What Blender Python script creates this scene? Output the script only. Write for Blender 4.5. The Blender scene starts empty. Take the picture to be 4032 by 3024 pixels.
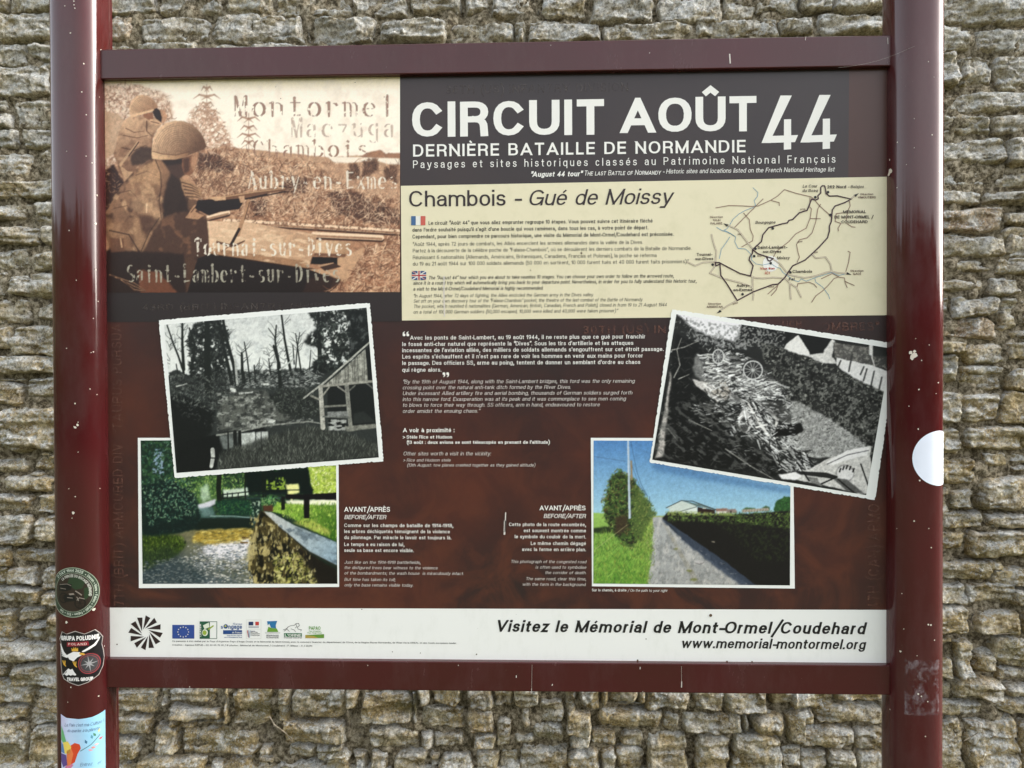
import bpy, math, random
import numpy as np
from math import radians, pi, sin, cos
from mathutils import Matrix, Vector

random.seed(7)
SC = bpy.context.scene
COL = SC.collection

# ---------------------------------------------------------------- camera, light, exposure
ZC = 1.45                                   # height of the board's centre above the ground
SRC_W, SRC_H, FPX = 4032.0, 3024.0, 2998.0
ang = (0.01067, 0.03237, -0.00399)          # pitch, yaw, roll of the board seen from the camera
tr = np.array([-0.032845, -0.02294, 1.16791])


def rot_fit():
    cx, sx = cos(ang[0]), sin(ang[0])
    cy, sy = cos(ang[1]), sin(ang[1])
    cz, sz = cos(ang[2]), sin(ang[2])
    rz = np.array([[cz, -sz, 0], [sz, cz, 0], [0, 0, 1]])
    rx = np.array([[1, 0, 0], [0, cx, -sx], [0, sx, cx]])
    ry = np.array([[cy, 0, sy], [0, 1, 0], [-sy, 0, cy]])
    return rz @ rx @ ry


RF = rot_fit()                              # board frame (right, down, away) -> camera frame
B2W = np.array([[1, 0, 0], [0, 0, 1], [0, -1, 0]], float)   # board frame -> world
CAM_B = -RF.T @ tr
CAM_W = B2W @ CAM_B + np.array([0, 0, ZC])

cam_data = bpy.data.cameras.new('camera')
cam = bpy.data.objects.new('camera', cam_data)
COL.objects.link(cam)
SC.camera = cam
cam_data.sensor_width = 36.0
cam_data.lens = FPX / SRC_W * 36.0
cam_data.clip_start = 0.05
cam_data.clip_end = 500
_r = B2W @ RF.T @ np.diag([1.0, -1.0, -1.0])
_m = Matrix([list(_r[0]) + [CAM_W[0]], list(_r[1]) + [CAM_W[1]], list(_r[2]) + [CAM_W[2]], [0, 0, 0, 1]])
cam.matrix_world = _m
cam_data.dof.use_dof = True
cam_data.dof.focus_distance = 1.17
cam_data.dof.aperture_fstop = 18.0

SUN_EL, SUN_AZ = 25.0, 86.0                # degrees; azimuth measured from +Y clockwise
world = bpy.data.worlds.new('World')
SC.world = world
world.use_nodes = True
wn, wl = world.node_tree.nodes, world.node_tree.links
sky = wn.new('ShaderNodeTexSky')
sky.sky_type = 'NISHITA'
sky.sun_disc = False
sky.sun_elevation = radians(SUN_EL)
sky.sun_rotation = radians(SUN_AZ)
sky.dust_density = 4.0
sky.air_density = 1.0
hs = wn.new('ShaderNodeHueSaturation')      # thin even cloud: the blue of the sky is mostly gone
hs.inputs['Saturation'].default_value = 0.28
wl.new(sky.outputs[0], hs.inputs['Color'])
wl.new(hs.outputs[0], wn['Background'].inputs['Color'])
wn['Background'].inputs['Strength'].default_value = 0.15

sun_d = bpy.data.lights.new('sun', 'SUN')
sun_d.energy = 0.5
sun_d.angle = radians(11)
sun_d.color = (1.0, 0.965, 0.91)
sun = bpy.data.objects.new('sun', sun_d)
COL.objects.link(sun)
_d = Vector((sin(radians(SUN_AZ)) * cos(radians(SUN_EL)), cos(radians(SUN_AZ)) * cos(radians(SUN_EL)), sin(radians(SUN_EL))))
sun.rotation_euler = _d.to_track_quat('Z', 'Y').to_euler()

vs = SC.view_settings
vs.view_transform = 'Standard'
vs.look = 'None'
vs.gamma = 1.0
vs.use_curve_mapping = False
vs.exposure = 2.1
SC.cycles.max_bounces = 6
SC.cycles.transparent_max_bounces = 12


# ---------------------------------------------------------------- pixel of the photograph -> place on a plane
def at(px, py, y=0.0):
    """where the sight line through a pixel of the photograph meets the upright plane at distance y"""
    px = np.asarray(px, float); py = np.asarray(py, float)
    d = np.stack([(px - SRC_W / 2) / FPX, (py - SRC_H / 2) / FPX, np.ones_like(px)], -1) @ RF
    t = (y - CAM_B[2]) / d[..., 2]
    return CAM_B[0] + d[..., 0] * t, ZC - (CAM_B[1] + d[..., 1] * t)


class Zoom:
    def __init__(s, ox, oy, k):
        s.ox, s.oy, s.k = ox, oy, k

    def px(s, x, y):
        return s.ox + np.asarray(x, float) * s.k, s.oy + np.asarray(y, float) * s.k


# ---------------------------------------------------------------- objects
def link(o, parent=None, wpos=(0, 0, 0)):
    COL.objects.link(o)
    wp = Vector(wpos)
    o['_w'] = list(wp)
    if parent is not None:
        o.parent = parent
        o.location = wp - Vector(parent['_w'])
    else:
        o.location = wp
    return o


def empty(name, loc, label=None, cat=None, parent=None):
    o = bpy.data.objects.new(name, None)
    o.empty_display_size = 0.05
    link(o, parent, loc)
    if label: o['label'] = label
    if cat: o['category'] = cat
    return o


def mesh_obj(name, v, f, mat, parent=None, wpos=(0, 0, 0), smooth=False, label=None, kind=None, cat=None):
    me = bpy.data.meshes.new(name)
    v = np.asarray(v, np.float32).reshape(-1, 3) - np.asarray(wpos, np.float32)
    if isinstance(f, np.ndarray) and f.ndim == 2:
        n, k = f.shape
        me.vertices.add(len(v)); me.vertices.foreach_set('co', v.ravel())
        me.loops.add(n * k); me.loops.foreach_set('vertex_index', f.ravel().astype(np.int32))
        me.polygons.add(n)
        me.polygons.foreach_set('loop_start', np.arange(0, n * k, k, dtype=np.int32))
        me.update(calc_edges=True)
        me.validate()
    else:
        me.from_pydata([tuple(map(float, p)) for p in v], [], [tuple(map(int, q)) for q in f])
        me.update()
    if smooth:
        me.polygons.foreach_set('use_smooth', [True] * len(me.polygons))
    me.materials.append(mat)
    o = bpy.data.objects.new(name, me)
    link(o, parent, wpos)
    if label: o['label'] = label
    if kind: o['kind'] = kind
    if cat: o['category'] = cat
    return o


def box_vf(x0, x1, y0, y1, z0, z1, bev=0.0):
    """a box with chamfered long edges (bevel in the y-z and x directions kept simple)"""
    if bev <= 0:
        v = [(x, y, z) for z in (z0, z1) for y in (y0, y1) for x in (x0, x1)]
        f = [(0, 2, 3, 1), (4, 5, 7, 6), (0, 1, 5, 4), (2, 6, 7, 3), (0, 4, 6, 2), (1, 3, 7, 5)]
        return v, f
    b = bev
    prof = []
    for cx_, cz_, a0 in ((y0 + b, z0 + b, 180), (y1 - b, z0 + b, 270), (y1 - b, z1 - b, 0), (y0 + b, z1 - b, 90)):
        for k in range(4):
            a = radians(a0 + k * 30)
            prof.append((cx_ + b * cos(a), cz_ + b * sin(a)))
    n = len(prof)
    v = [(x, p[0], p[1]) for x in (x0, x1) for p in prof]
    f = [(i, (i + 1) % n, n + (i + 1) % n, n + i) for i in range(n)]
    f += [tuple(range(n - 1, -1, -1)), tuple(range(n, 2 * n))]
    return v, f


# ---------------------------------------------------------------- noise
def _h(i, j, k, s):
    n = (i.astype(np.int64) * 374761393 + j.astype(np.int64) * 668265263 + k.astype(np.int64) * 2147483647 + s * 1274126177) & 0xFFFFFFFF
    n = ((n ^ (n >> 13)) * 1274126177) & 0xFFFFFFFF
    n = (n ^ (n >> 16)) & 0xFFFF
    return n / 65535.0


def vnoise(x, y, z=None, s=0):
    x = np.asarray(x, float); y = np.asarray(y, float)
    if z is None:
        xi, yi = np.floor(x), np.floor(y)
        u, v = x - xi, y - yi
        u = u * u * (3 - 2 * u); v = v * v * (3 - 2 * v)
        o = np.zeros_like(xi)
        a = _h(xi, yi, o, s); b = _h(xi + 1, yi, o, s); c = _h(xi, yi + 1, o, s); d = _h(xi + 1, yi + 1, o, s)
        return (a * (1 - u) + b * u) * (1 - v) + (c * (1 - u) + d * u) * v
    z = np.asarray(z, float)
    xi, yi, zi = np.floor(x), np.floor(y), np.floor(z)
    u, v, w = x - xi, y - yi, z - zi
    u = u * u * (3 - 2 * u); v = v * v * (3 - 2 * v); w = w * w * (3 - 2 * w)
    r = 0
    for dz in (0, 1):
        a = _h(xi, yi, zi + dz, s); b = _h(xi + 1, yi, zi + dz, s); c = _h(xi, yi + 1, zi + dz, s); d = _h(xi + 1, yi + 1, zi + dz, s)
        q = (a * (1 - u) + b * u) * (1 - v) + (c * (1 - u) + d * u) * v
        r = r + q * (w if dz else 1 - w)
    return r


def fbm(x, y, s=0, o=4, g=0.5):
    r, a, t = 0, 1.0, 0
    for i in range(o):
        r = r + a * vnoise(x * 2 ** i + 17.3 * i, y * 2 ** i - 9.1 * i, None, s + i)
        t += a; a *= g
    return r / t


def ridged(x, y, s=0, o=3):
    r, a, t = 0, 1.0, 0
    for i in range(o):
        r = r + a * (1 - np.abs(2 * vnoise(x * 2 ** i + 5.3 * i, y * 2 ** i + 3.7 * i, None, s + i) - 1))
        t += a; a *= 0.5
    return r / t


# ---------------------------------------------------------------- materials
def lin(c):
    c = np.asarray(c, float) / 255.0
    return np.where(c <= 0.04045, c / 12.92, ((c + 0.055) / 1.055) ** 2.4)


class NT:
    def __init__(s, name):
        s.m = bpy.data.materials.new(name)
        s.m.use_nodes = True
        s.n, s.l = s.m.node_tree.nodes, s.m.node_tree.links
        s.b = s.n['Principled BSDF']
        s.out = s.n['Material Output']
        s.pos = None

    def P(s):
        if s.pos is None:
            s.pos = s.n.new('ShaderNodeNewGeometry')
        return s.pos

    def put(s, sock, val):
        if isinstance(val, bpy.types.NodeSocket):
            s.l.new(val, sock)
        elif isinstance(val, (tuple, list, np.ndarray)):
            v = list(map(float, val))
            if len(v) == 3 and len(sock.default_value) == 4: v.append(1.0)
            sock.default_value = v
        else:
            sock.default_value = val

    def noise(s, scale, detail=4, rough=0.55, vec=None, dist=0.0, off=0.0, col=False):
        n = s.n.new('ShaderNodeTexNoise')
        n.inputs['Scale'].default_value = scale
        n.inputs['Detail'].default_value = detail
        n.inputs['Roughness'].default_value = rough
        n.inputs['Distortion'].default_value = dist
        v = vec if vec is not None else s.P().outputs['Position']
        if off:
            a = s.n.new('ShaderNodeVectorMath'); a.operation = 'ADD'
            s.l.new(v, a.inputs[0]); a.inputs[1].default_value = (off, off * 1.7, -off)
            v = a.outputs[0]
        s.l.new(v, n.inputs['Vector'])
        return n.outputs['Color' if col else 'Fac']

    def voro(s, scale, feat='F1', rnd=1.0, vec=None):
        n = s.n.new('ShaderNodeTexVoronoi')
        n.feature = feat
        n.inputs['Scale'].default_value = scale
        n.inputs['Randomness'].default_value = rnd
        s.l.new(vec if vec is not None else s.P().outputs['Position'], n.inputs['Vector'])
        return n.outputs['Distance']

    def scalev(s, xyz, vec=None):
        a = s.n.new('ShaderNodeVectorMath'); a.operation = 'MULTIPLY'
        s.l.new(vec if vec is not None else s.P().outputs['Position'], a.inputs[0])
        a.inputs[1].default_value = xyz
        return a.outputs[0]

    def ramp(s, fac, stops):
        r = s.n.new('ShaderNodeValToRGB')
        e = r.color_ramp.elements
        while len(e) < len(stops): e.new(0.5)
        for el, (p, c) in zip(e, stops):
            el.position = p
            c = (c, c, c) if np.isscalar(c) else c
            el.color = (*map(float, c), 1)
        s.l.new(fac, r.inputs[0])
        return r.outputs[0]

    def mix(s, fac, a, b, mode='MIX'):
        m = s.n.new('ShaderNodeMix'); m.data_type = 'RGBA'; m.blend_type = mode
        s.put(m.inputs[0], fac); s.put(m.inputs[6], a); s.put(m.inputs[7], b)
        return m.outputs[2]

    def math(s, op, a, b=0.0, clamp=False):
        m = s.n.new('ShaderNodeMath'); m.operation = op; m.use_clamp = clamp
        s.put(m.inputs[0], a); s.put(m.inputs[1], b)
        return m.outputs[0]

    def bump(s, h, strength=0.3, dist=0.002, prev=None):
        b = s.n.new('ShaderNodeBump')
        b.inputs['Strength'].default_value = strength
        b.inputs['Distance'].default_value = dist
        s.l.new(h, b.inputs['Height'])
        if prev is not None: s.l.new(prev, b.inputs['Normal'])
        s.l.new(b.outputs[0], s.b.inputs['Normal'])
        return b.outputs[0]

    def set(s, **k):
        for n, v in k.items():
            s.put(s.b.inputs[n.replace('_', ' ')], v)
        return s


def plain(name, rgb255, rough=0.4, var=0.06, spec=0.5):
    t = NT(name)
    c = lin(rgb255)
    n = t.noise(35, 5)
    t.set(Base_Color=t.mix(n, c * (1 - var), np.minimum(c * (1 + var), 1)), Roughness=rough, Specular_IOR_Level=spec)
    return t.m
# ---------------------------------------------------------------- a grotesque alphabet drawn with strokes
XH, DE = 0.73, -0.25
BOX = {'c': (0, 1), 'x': (0, XH), 'd': (DE, XH), 'D': (DE, 0.0), 'h': (0, 0.5), 'u': (0.5, 1)}
# glyph: width | box:points ; box:points   ("@cx,cy,rx,ry,a0,a1" is an arc)
GL = {
 'A': '.82|c:0,0 .5,1 1,0;c:.2,.27 .8,.27', 'B': '.68|c:0,.52 0,1 .52,1 @.52,.76,.4,.24,90,-90 0,.52;c:0,.52 .58,.52 @.58,.26,.42,.26,90,-90 0,0 0,.52',
 'C': '.76|c:@.5,.5,.5,.5,38,322', 'D': '.74|c:0,.5 0,1 .42,1 @.42,.5,.58,.5,90,-90 0,0 0,.5', 'E': '.60|c:1,1 0,1 0,0 1,0;c:0,.52 .92,.52',
 'F': '.57|c:1,1 0,1 0,0;c:0,.5 .9,.5', 'G': '.80|c:@.5,.5,.5,.5,42,335;c:1,0 1,.47 .58,.47', 'H': '.72|c:0,0 0,1;c:1,0 1,1;c:0,.52 1,.52',
 'I': '.0|c:0,0 0,1', 'J': '.50|c:1,1 1,.3 @.5,.3,.5,.3,0,-170', 'K': '.70|c:0,0 0,1;c:.98,1 .03,.42;c:.34,.6 1,0', 'L': '.54|c:0,1 0,0 1,0',
 'M': '.90|c:0,0 0,1;c:1,0 1,1;c:0,1 .5,0;c:.5,0 1,1', 'N': '.74|c:0,0 0,1;c:1,0 1,1;c:0,1 1,0', 'O': '.82|c:@.5,.5,.5,.5,90,450',
 'P': '.64|c:0,0 0,1 .52,1 @.52,.73,.48,.27,90,-90 0,.46', 'Q': '.82|c:@.5,.5,.5,.5,90,450;c:.6,.25 1,-.06', 'R': '.70|c:0,0 0,1 .52,1 @.52,.74,.46,.26,90,-90 0,.48;c:.55,.48 @.55,.2,.4,.28,90,0 .97,0',
 'S': '.66|c:@.5,.755,.45,.245,22,270 @.5,.26,.5,.26,90,-160', 'T': '.66|c:0,1 1,1;c:.5,0 .5,1', 'U': '.74|c:0,1 0,.36 @.5,.36,.5,.36,180,360 1,1',
 'V': '.76|c:0,1 .5,0 1,1', 'W': '1.1|c:0,1 .25,0 .5,1 .75,0 1,1', 'X': '.74|c:0,1 1,0;c:0,0 1,1', 'Y': '.74|c:0,1 .5,.42;c:1,1 .5,.42;c:.5,.45 .5,0', 'Z': '.64|c:0,1 1,1 0,0 1,0',
 'a': '.54|x:@.5,.66,.46,.34,158,0 .96,.1 1,0;x:.96,.6 .45,.57 @.4,.285,.4,.285,90,270 @.42,.42,.54,.42,-90,0', 'b': '.56|c:0,0 0,1;x:@.5,.5,.5,.5,180,540', 'c': '.52|x:@.5,.5,.5,.5,42,318',
 'd': '.56|c:1,0 1,1;x:@.5,.5,.5,.5,0,360', 'e': '.56|x:0,.52 1,.52 @.5,.5,.5,.5,4,318', 'f': '.36|c:.38,0 .38,.78 @.85,.78,.47,.22,180,95;x:0,.97 1,.97',
 'g': '.56|d:1,1 1,.25 @.5,.25,.5,.25,0,-160;x:@.5,.5,.5,.5,0,360', 'h': '.54|c:0,0 0,1;x:0,.55 @.5,.6,.5,.4,180,0 1,0', 'i': '0|x:0,0 0,1;.:0', 'j': '.16|d:1,1 1,.14 @.2,.14,.8,.14,0,-90;.:1',
 'k': '.54|c:0,0 0,1;x:.95,1 .03,.38;x:.35,.6 1,0', 'l': '0|c:0,0 0,1', 'm': '.90|x:0,0 0,1;x:0,.6 @.25,.64,.25,.36,180,0 .5,0;x:.5,.6 @.75,.64,.25,.36,180,0 1,0', 'n': '.54|x:0,0 0,1;x:0,.55 @.5,.6,.5,.4,180,0 1,0',
 'o': '.58|x:@.5,.5,.5,.5,90,450', 'p': '.56|d:0,0 0,1;x:@.5,.5,.5,.5,180,540', 'q': '.56|d:1,0 1,1;x:@.5,.5,.5,.5,0,360', 'r': '.34|x:0,0 0,1;x:0,.5 @.8,.5,.8,.5,180,95',
 's': '.50|x:@.5,.75,.45,.25,20,270 @.5,.26,.5,.26,90,-160', 't': '.36|x:.4,1.32 .4,.25 @.85,.25,.45,.25,180,275;x:0,.97 1,.97', 'u': '.54|x:1,0 1,1;x:0,1 0,.4 @.5,.4,.5,.4,180,360', 'v': '.56|x:0,1 .5,0 1,1',
 'w': '.84|x:0,1 .25,0 .5,1 .75,0 1,1', 'x': '.54|x:0,1 1,0;x:0,0 1,1', 'y': '.56|x:0,1 .5,0;d:1,1 .38,0 .05,0', 'z': '.48|x:0,1 1,1 0,0 1,0',
 '0': '.58|c:@.5,.5,.5,.5,90,450', '1': '.30|c:1,0 1,1;c:0,.78 .35,.8 1,.97', '2': '.56|c:@.5,.72,.47,.28,165,-30 0,0 1,0', '3': '.56|c:@.5,.76,.44,.24,155,-90 .35,.52;c:.5,.52 @.5,.26,.5,.26,90,-155', '4': '.60|c:.72,0 .72,1 0,.25 1,.25',
 '5': '.56|c:.95,1 .12,1 .05,.5 @.48,.33,.52,.33,130,-155', '6': '.58|c:@.5,.31,.5,.31,180,540;c:@.6,.35,.6,.65,182,72', '7': '.54|c:0,1 1,1 .35,0', '8': '.58|c:@.5,.76,.43,.24,90,450;c:@.5,.27,.5,.27,90,450', '9': '.58|c:@.5,.69,.5,.31,0,360;c:@.4,.65,.6,.65,2,-108',
 '.': '0|p:0,0', ',': '.06|p:0,0;l:.06,0 0,-.16', ':': '0|p:0,0;p:0,.55', ';': '.04|p:.04,0;p:.04,.55;l:.06,0 0,-.16', '-': '.26|l:0,.36 .26,.36', '/': '.42|l:0,-.12 .42,1.02', '(': '.2|l:.2,1.08 .02,.75 0,.42 .02,.1 .2,-.24', ')': '.2|l:0,1.08 .18,.75 .2,.42 .18,.1 0,-.24',
 '"': '.2|l:0,.98 0,.72;l:.2,.98 .2,.72', "'": '.0|l:0,.98 0,.72', '’': '.06|l:.06,.98 .04,.85 0,.74', '“': '.26|l:.06,1 .0,.86 .02,.76;l:.26,1 .2,.86 .22,.76', '”': '.26|l:.05,1 .06,.88 0,.76;l:.25,1 .26,.88 .2,.76', '>': '.4|l:0,.66 .4,.4 0,.14',
 '©': '.8|c:@.5,.5,.5,.5,90,450;c:@.5,.5,.24,.24,45,315', '!': '0|p:0,0;l:0,.3 0,1', 'æ': '.8|x:@.5,.5,.5,.5,90,450', '★': '.5|s:0', '·': '0|p:0,.4', 'ł': '.1|c:.5,0 .5,1;l:-.1,.4 .2,.6',
}
ACC = {'é': 'e´', 'è': 'e`', 'ê': 'e^', 'à': 'a`', 'â': 'a^', 'ù': 'u`', 'û': 'u^', 'ç': 'c,', 'É': 'E´', 'È': 'E`', 'À': 'A`', 'Û': 'U^', 'ï': 'i¨', 'î': 'i^', 'ô': 'o^', 'Ł': 'L/', 'ï': 'i^'}


def _stroke(spec, W, w):
    """'box:points' -> list of centre line points in cap-height units"""
    b, pts = spec.split(':')
    if b == 'p':
        x, y = map(float, pts.split(','))
        return ('dot', x + w / 2, y + w * 0.55)
    if b == '.':
        return ('dot', (W - w) * float(pts) + w / 2 if W > w else w / 2, 1.0 - w * 0.5)
    if b == 's':
        return ('star', 0.25, 0.45)
    res = []
    if b == 'l':
        sx, ox, y0, sy = 1, w / 2, 0, 1
    else:
        y0, y1 = BOX[b]
        ox = w / 2; sx = max(W - w, 0)
        sy = (y1 - y0 - w); y0 = y0 + w / 2
    for tk in pts.split():
        if tk[0] == '@':
            cx, cy, rx, ry, a0, a1 = map(float, tk[1:].split(','))
            n = max(3, int(abs(a1 - a0) / 17))
            for i in range(n + 1):
                a = radians(a0 + (a1 - a0) * i / n)
                ca, sa = cos(a), sin(a)
                e = 2 / 2.25
                res.append((ox + sx * (cx + rx * math.copysign(abs(ca) ** e, ca)), y0 + sy * (cy + ry * math.copysign(abs(sa) ** e, sa))))
        else:
            x, y = map(float, tk.split(','))
            res.append((ox + sx * x, y0 + sy * y))
    out = [res[0]]
    for p in res[1:]:
        if math.hypot(p[0] - out[-1][0], p[1] - out[-1][1]) > 1e-4: out.append(p)
    if b == 'l' or b == 'D': lo, hi = -9, 9
    else: lo, hi = (BOX[b][0], BOX[b][1])
    if b == 'x' and '1.32' in pts: hi = 0.95
    if 'Q' == spec: lo = -.1
    return ('line', out, lo, hi, b == 'l')


def _clip(poly, lo, hi):
    for s, lim in ((1, lo), (-1, hi)):
        out = []
        for i in range(len(poly)):
            a, b = poly[i], poly[(i + 1) % len(poly)]
            ia, ib = s * (a[1] - lim) >= -1e-9, s * (b[1] - lim) >= -1e-9
            if ia: out.append(a)
            if ia != ib:
                t = (lim - a[1]) / (b[1] - a[1])
                out.append((a[0] + t * (b[0] - a[0]), lim))
        poly = out
        if len(poly) < 3: return []
    return poly


def ribbon(pts, w, ext=True, lo=-99, hi=99, wy=None):
    """a polyline drawn with a flat pen -> convex polygons"""
    wy = wy or w
    closed = math.hypot(pts[0][0] - pts[-1][0], pts[0][1] - pts[-1][1]) < 1e-3 and len(pts) > 3
    p = [np.array(q, float) for q in pts]
    n = len(p)
    if n < 2: return []
    d = [(p[i + 1] - p[i]) / (np.linalg.norm(p[i + 1] - p[i]) + 1e-12) for i in range(n - 1)]
    if not closed and ext:
        e0 = w * (0.5 if (abs(d[0][0]) < .05 or abs(d[0][1]) < .05) else 1.0) if (n == 2 or (n < 6 and abs(d[0][0]) > .1 and abs(d[0][1]) > .1)) else w * 0.5
        p[0] = p[0] - d[0] * e0
        p[-1] = p[-1] + d[-1] * e0
    L, R = [], []
    for i in range(n):
        if closed and i in (0, n - 1): a, b = d[-1], d[0]
        else: a, b = d[max(i - 1, 0)], d[min(i, n - 2)]
        t = a + b
        l = np.linalg.norm(t)
        if l < 0.3: t = b; l = 1.0; k = 1.0
        else: t = t / l; k = 1 / max(np.dot(t, b), 0.3 if lo > -9 else 0.45)
        nrm = np.array([-t[1], t[0]])
        L.append(p[i] + nrm * np.array([w, wy]) * 0.5 * k); R.append(p[i] - nrm * np.array([w, wy]) * 0.5 * k)
    out = []
    for i in range(n - 1):
        q = [tuple(R[i]), tuple(R[i + 1]), tuple(L[i + 1]), tuple(L[i])]
        if lo > -9 or hi < 9: q = _clip(q, lo, hi)
        if len(q) >= 3: out.append(q)
    return out


def glyph(ch, w):
    """-> (advance width, [polygons grouped per stroke])"""
    if ch == ' ': return 0.30, []
    acc = None
    if ch in ACC: base, acc = ACC[ch]; ch = base
    if ch not in GL: ch = '-'
    W, body = GL[ch].split('|')
    W = float(W)
    W = W + (0.13 + (w - 0.13) * 0.8 if W < 0.08 else 0) if W < 0.08 else W * (1 + (w - 0.12) * 0.55)
    W = max(W, w)
    groups = []
    for sp in body.split(';'):
        if acc and acc in '´`^¨' and sp.startswith('.'): continue
        s = _stroke(sp, W, w)
        if s[0] == 'dot':
            r = w * 0.55; x, y = s[1], s[2]
            groups.append([[(x - r, y - r), (x + r, y - r), (x + r, y + r), (x - r, y + r)]])
        elif s[0] == 'star':
            c = [(0.25 + r * sin(k * pi / 5), 0.4 + r * cos(k * pi / 5)) for k in range(10) for r in ((0.32 if k % 2 == 0 else 0.13),)]
            groups.append([[(0.25, 0.4), c[(k + 1) % 10], c[k]] for k in range(10)])
        else:
            hw = w * (0.86 if len(s[1]) > 4 else 1.0)
            groups.append(ribbon(s[1], w, True, s[2], s[3], wy=hw))
    if acc:
        top = 1.0 if ch.isupper() else XH
        c = W / 2; t = w * 0.8; g = 0.07
        if acc == '´': groups.append(ribbon([(c - .02, top + g), (c + .12, top + g + .16)], t, False))
        if acc == '`': groups.append(ribbon([(c + .02, top + g), (c - .12, top + g + .16)], t, False))
        if acc == '^':
            groups.append(ribbon([(c - .17, top + g), (c, top + g + .15), (c + .17, top + g)], t, False))
        if acc == ',': groups.append(ribbon([(c, -.02), (c + .06, -.12), (c - .08, -.2)], t * .8, False))
        if acc == '/': groups.append(ribbon([(-.06, .38), (.34, .66)], t, False))
    return W, groups


def text_polys(s, w=0.14, track=0.11, smallcaps=False):
    """-> total width, list of (polygon, depth index) in cap-height units"""
    x, out, k = 0.0, [], 0
    for ch in s:
        sc = 1.0
        if smallcaps and ch.islower(): ch = ch.upper(); sc = 0.78
        W, gs = glyph(ch, w / sc)
        for g in gs:
            k += 1
            for j, poly in enumerate(g): out.append(([(x + px * sc, py * sc) for px, py in poly], (k % 4) + (j % 11) * .09))
        x += W * sc + track
    return x - track, out


class Print:
    """collects flat printed shapes and joins them into one mesh lying on a surface"""
    def __init__(s, place):
        s.v, s.f, s.place = [], [], place

    def poly(s, pts, dz=0.0):
        """pts already in the plane's own x, z"""
        i = len(s.v)
        a = sum(pts[j][0] * pts[(j + 1) % len(pts)][1] - pts[(j + 1) % len(pts)][0] * pts[j][1] for j in range(len(pts)))
        if a < 0: pts = pts[::-1]
        s.v += [s.place(x, z, dz) for x, z in pts]
        s.f.append(tuple(range(i, i + len(pts))))

    def build(s, name, mat, parent, **k):
        return mesh_obj(name, s.v, s.f, mat, parent, **k)


def board_place(y):
    return lambda x, z, dz=0.0: (x, y - dz, z)


def put_text(pr, zm, s, x0, yb0, x1, yb1, cap, w=0.14, slant=0.0, track=0.11, smallcaps=False, align=True):
    """one line fitted between two measured baseline points of the photograph"""
    ax, az = at(*zm.px(x0, yb0)); bx, bz = at(*zm.px(x1, yb1))
    cx, cz = at(*zm.px((x0 + x1) / 2, (yb0 + yb1) / 2)); _, tz = at(*zm.px((x0 + x1) / 2, (yb0 + yb1) / 2 - cap))
    H = float(tz - cz)
    tot, polys = text_polys(s, w, track, smallcaps)
    zb = (az + bz) / 2 if align else None
    tot += slant * 0.3
    sx = float(bx - ax) / tot
    for p, k in polys:
        q = []
        for x, y in p:
            X = ax + (x + slant * y) * sx
            Z = (zb if align else az + (bz - az) * x / tot) + y * H
            q.append((float(X), float(Z)))
        pr.poly(q, k * 0.00004)


def put_line(pr, zm, pts, width, dz=0.0):
    """a printed line through measured points; width in photograph zoom pixels"""
    X = [tuple(map(float, at(*zm.px(x, y)))) for x, y in pts]
    w = width * zm.k / 2574.0
    for q in ribbon(X, w, False): pr.poly(q, dz)


def put_poly(pr, zm, pts, dz=0.0):
    pr.poly([tuple(map(float, at(*zm.px(x, y)))) for x, y in pts], dz)


def circle(cx, cy, r, n=20, ry=None):
    return [(cx + r * cos(2 * pi * i / n), cy + (ry or r) * sin(2 * pi * i / n)) for i in range(n)]


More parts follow.
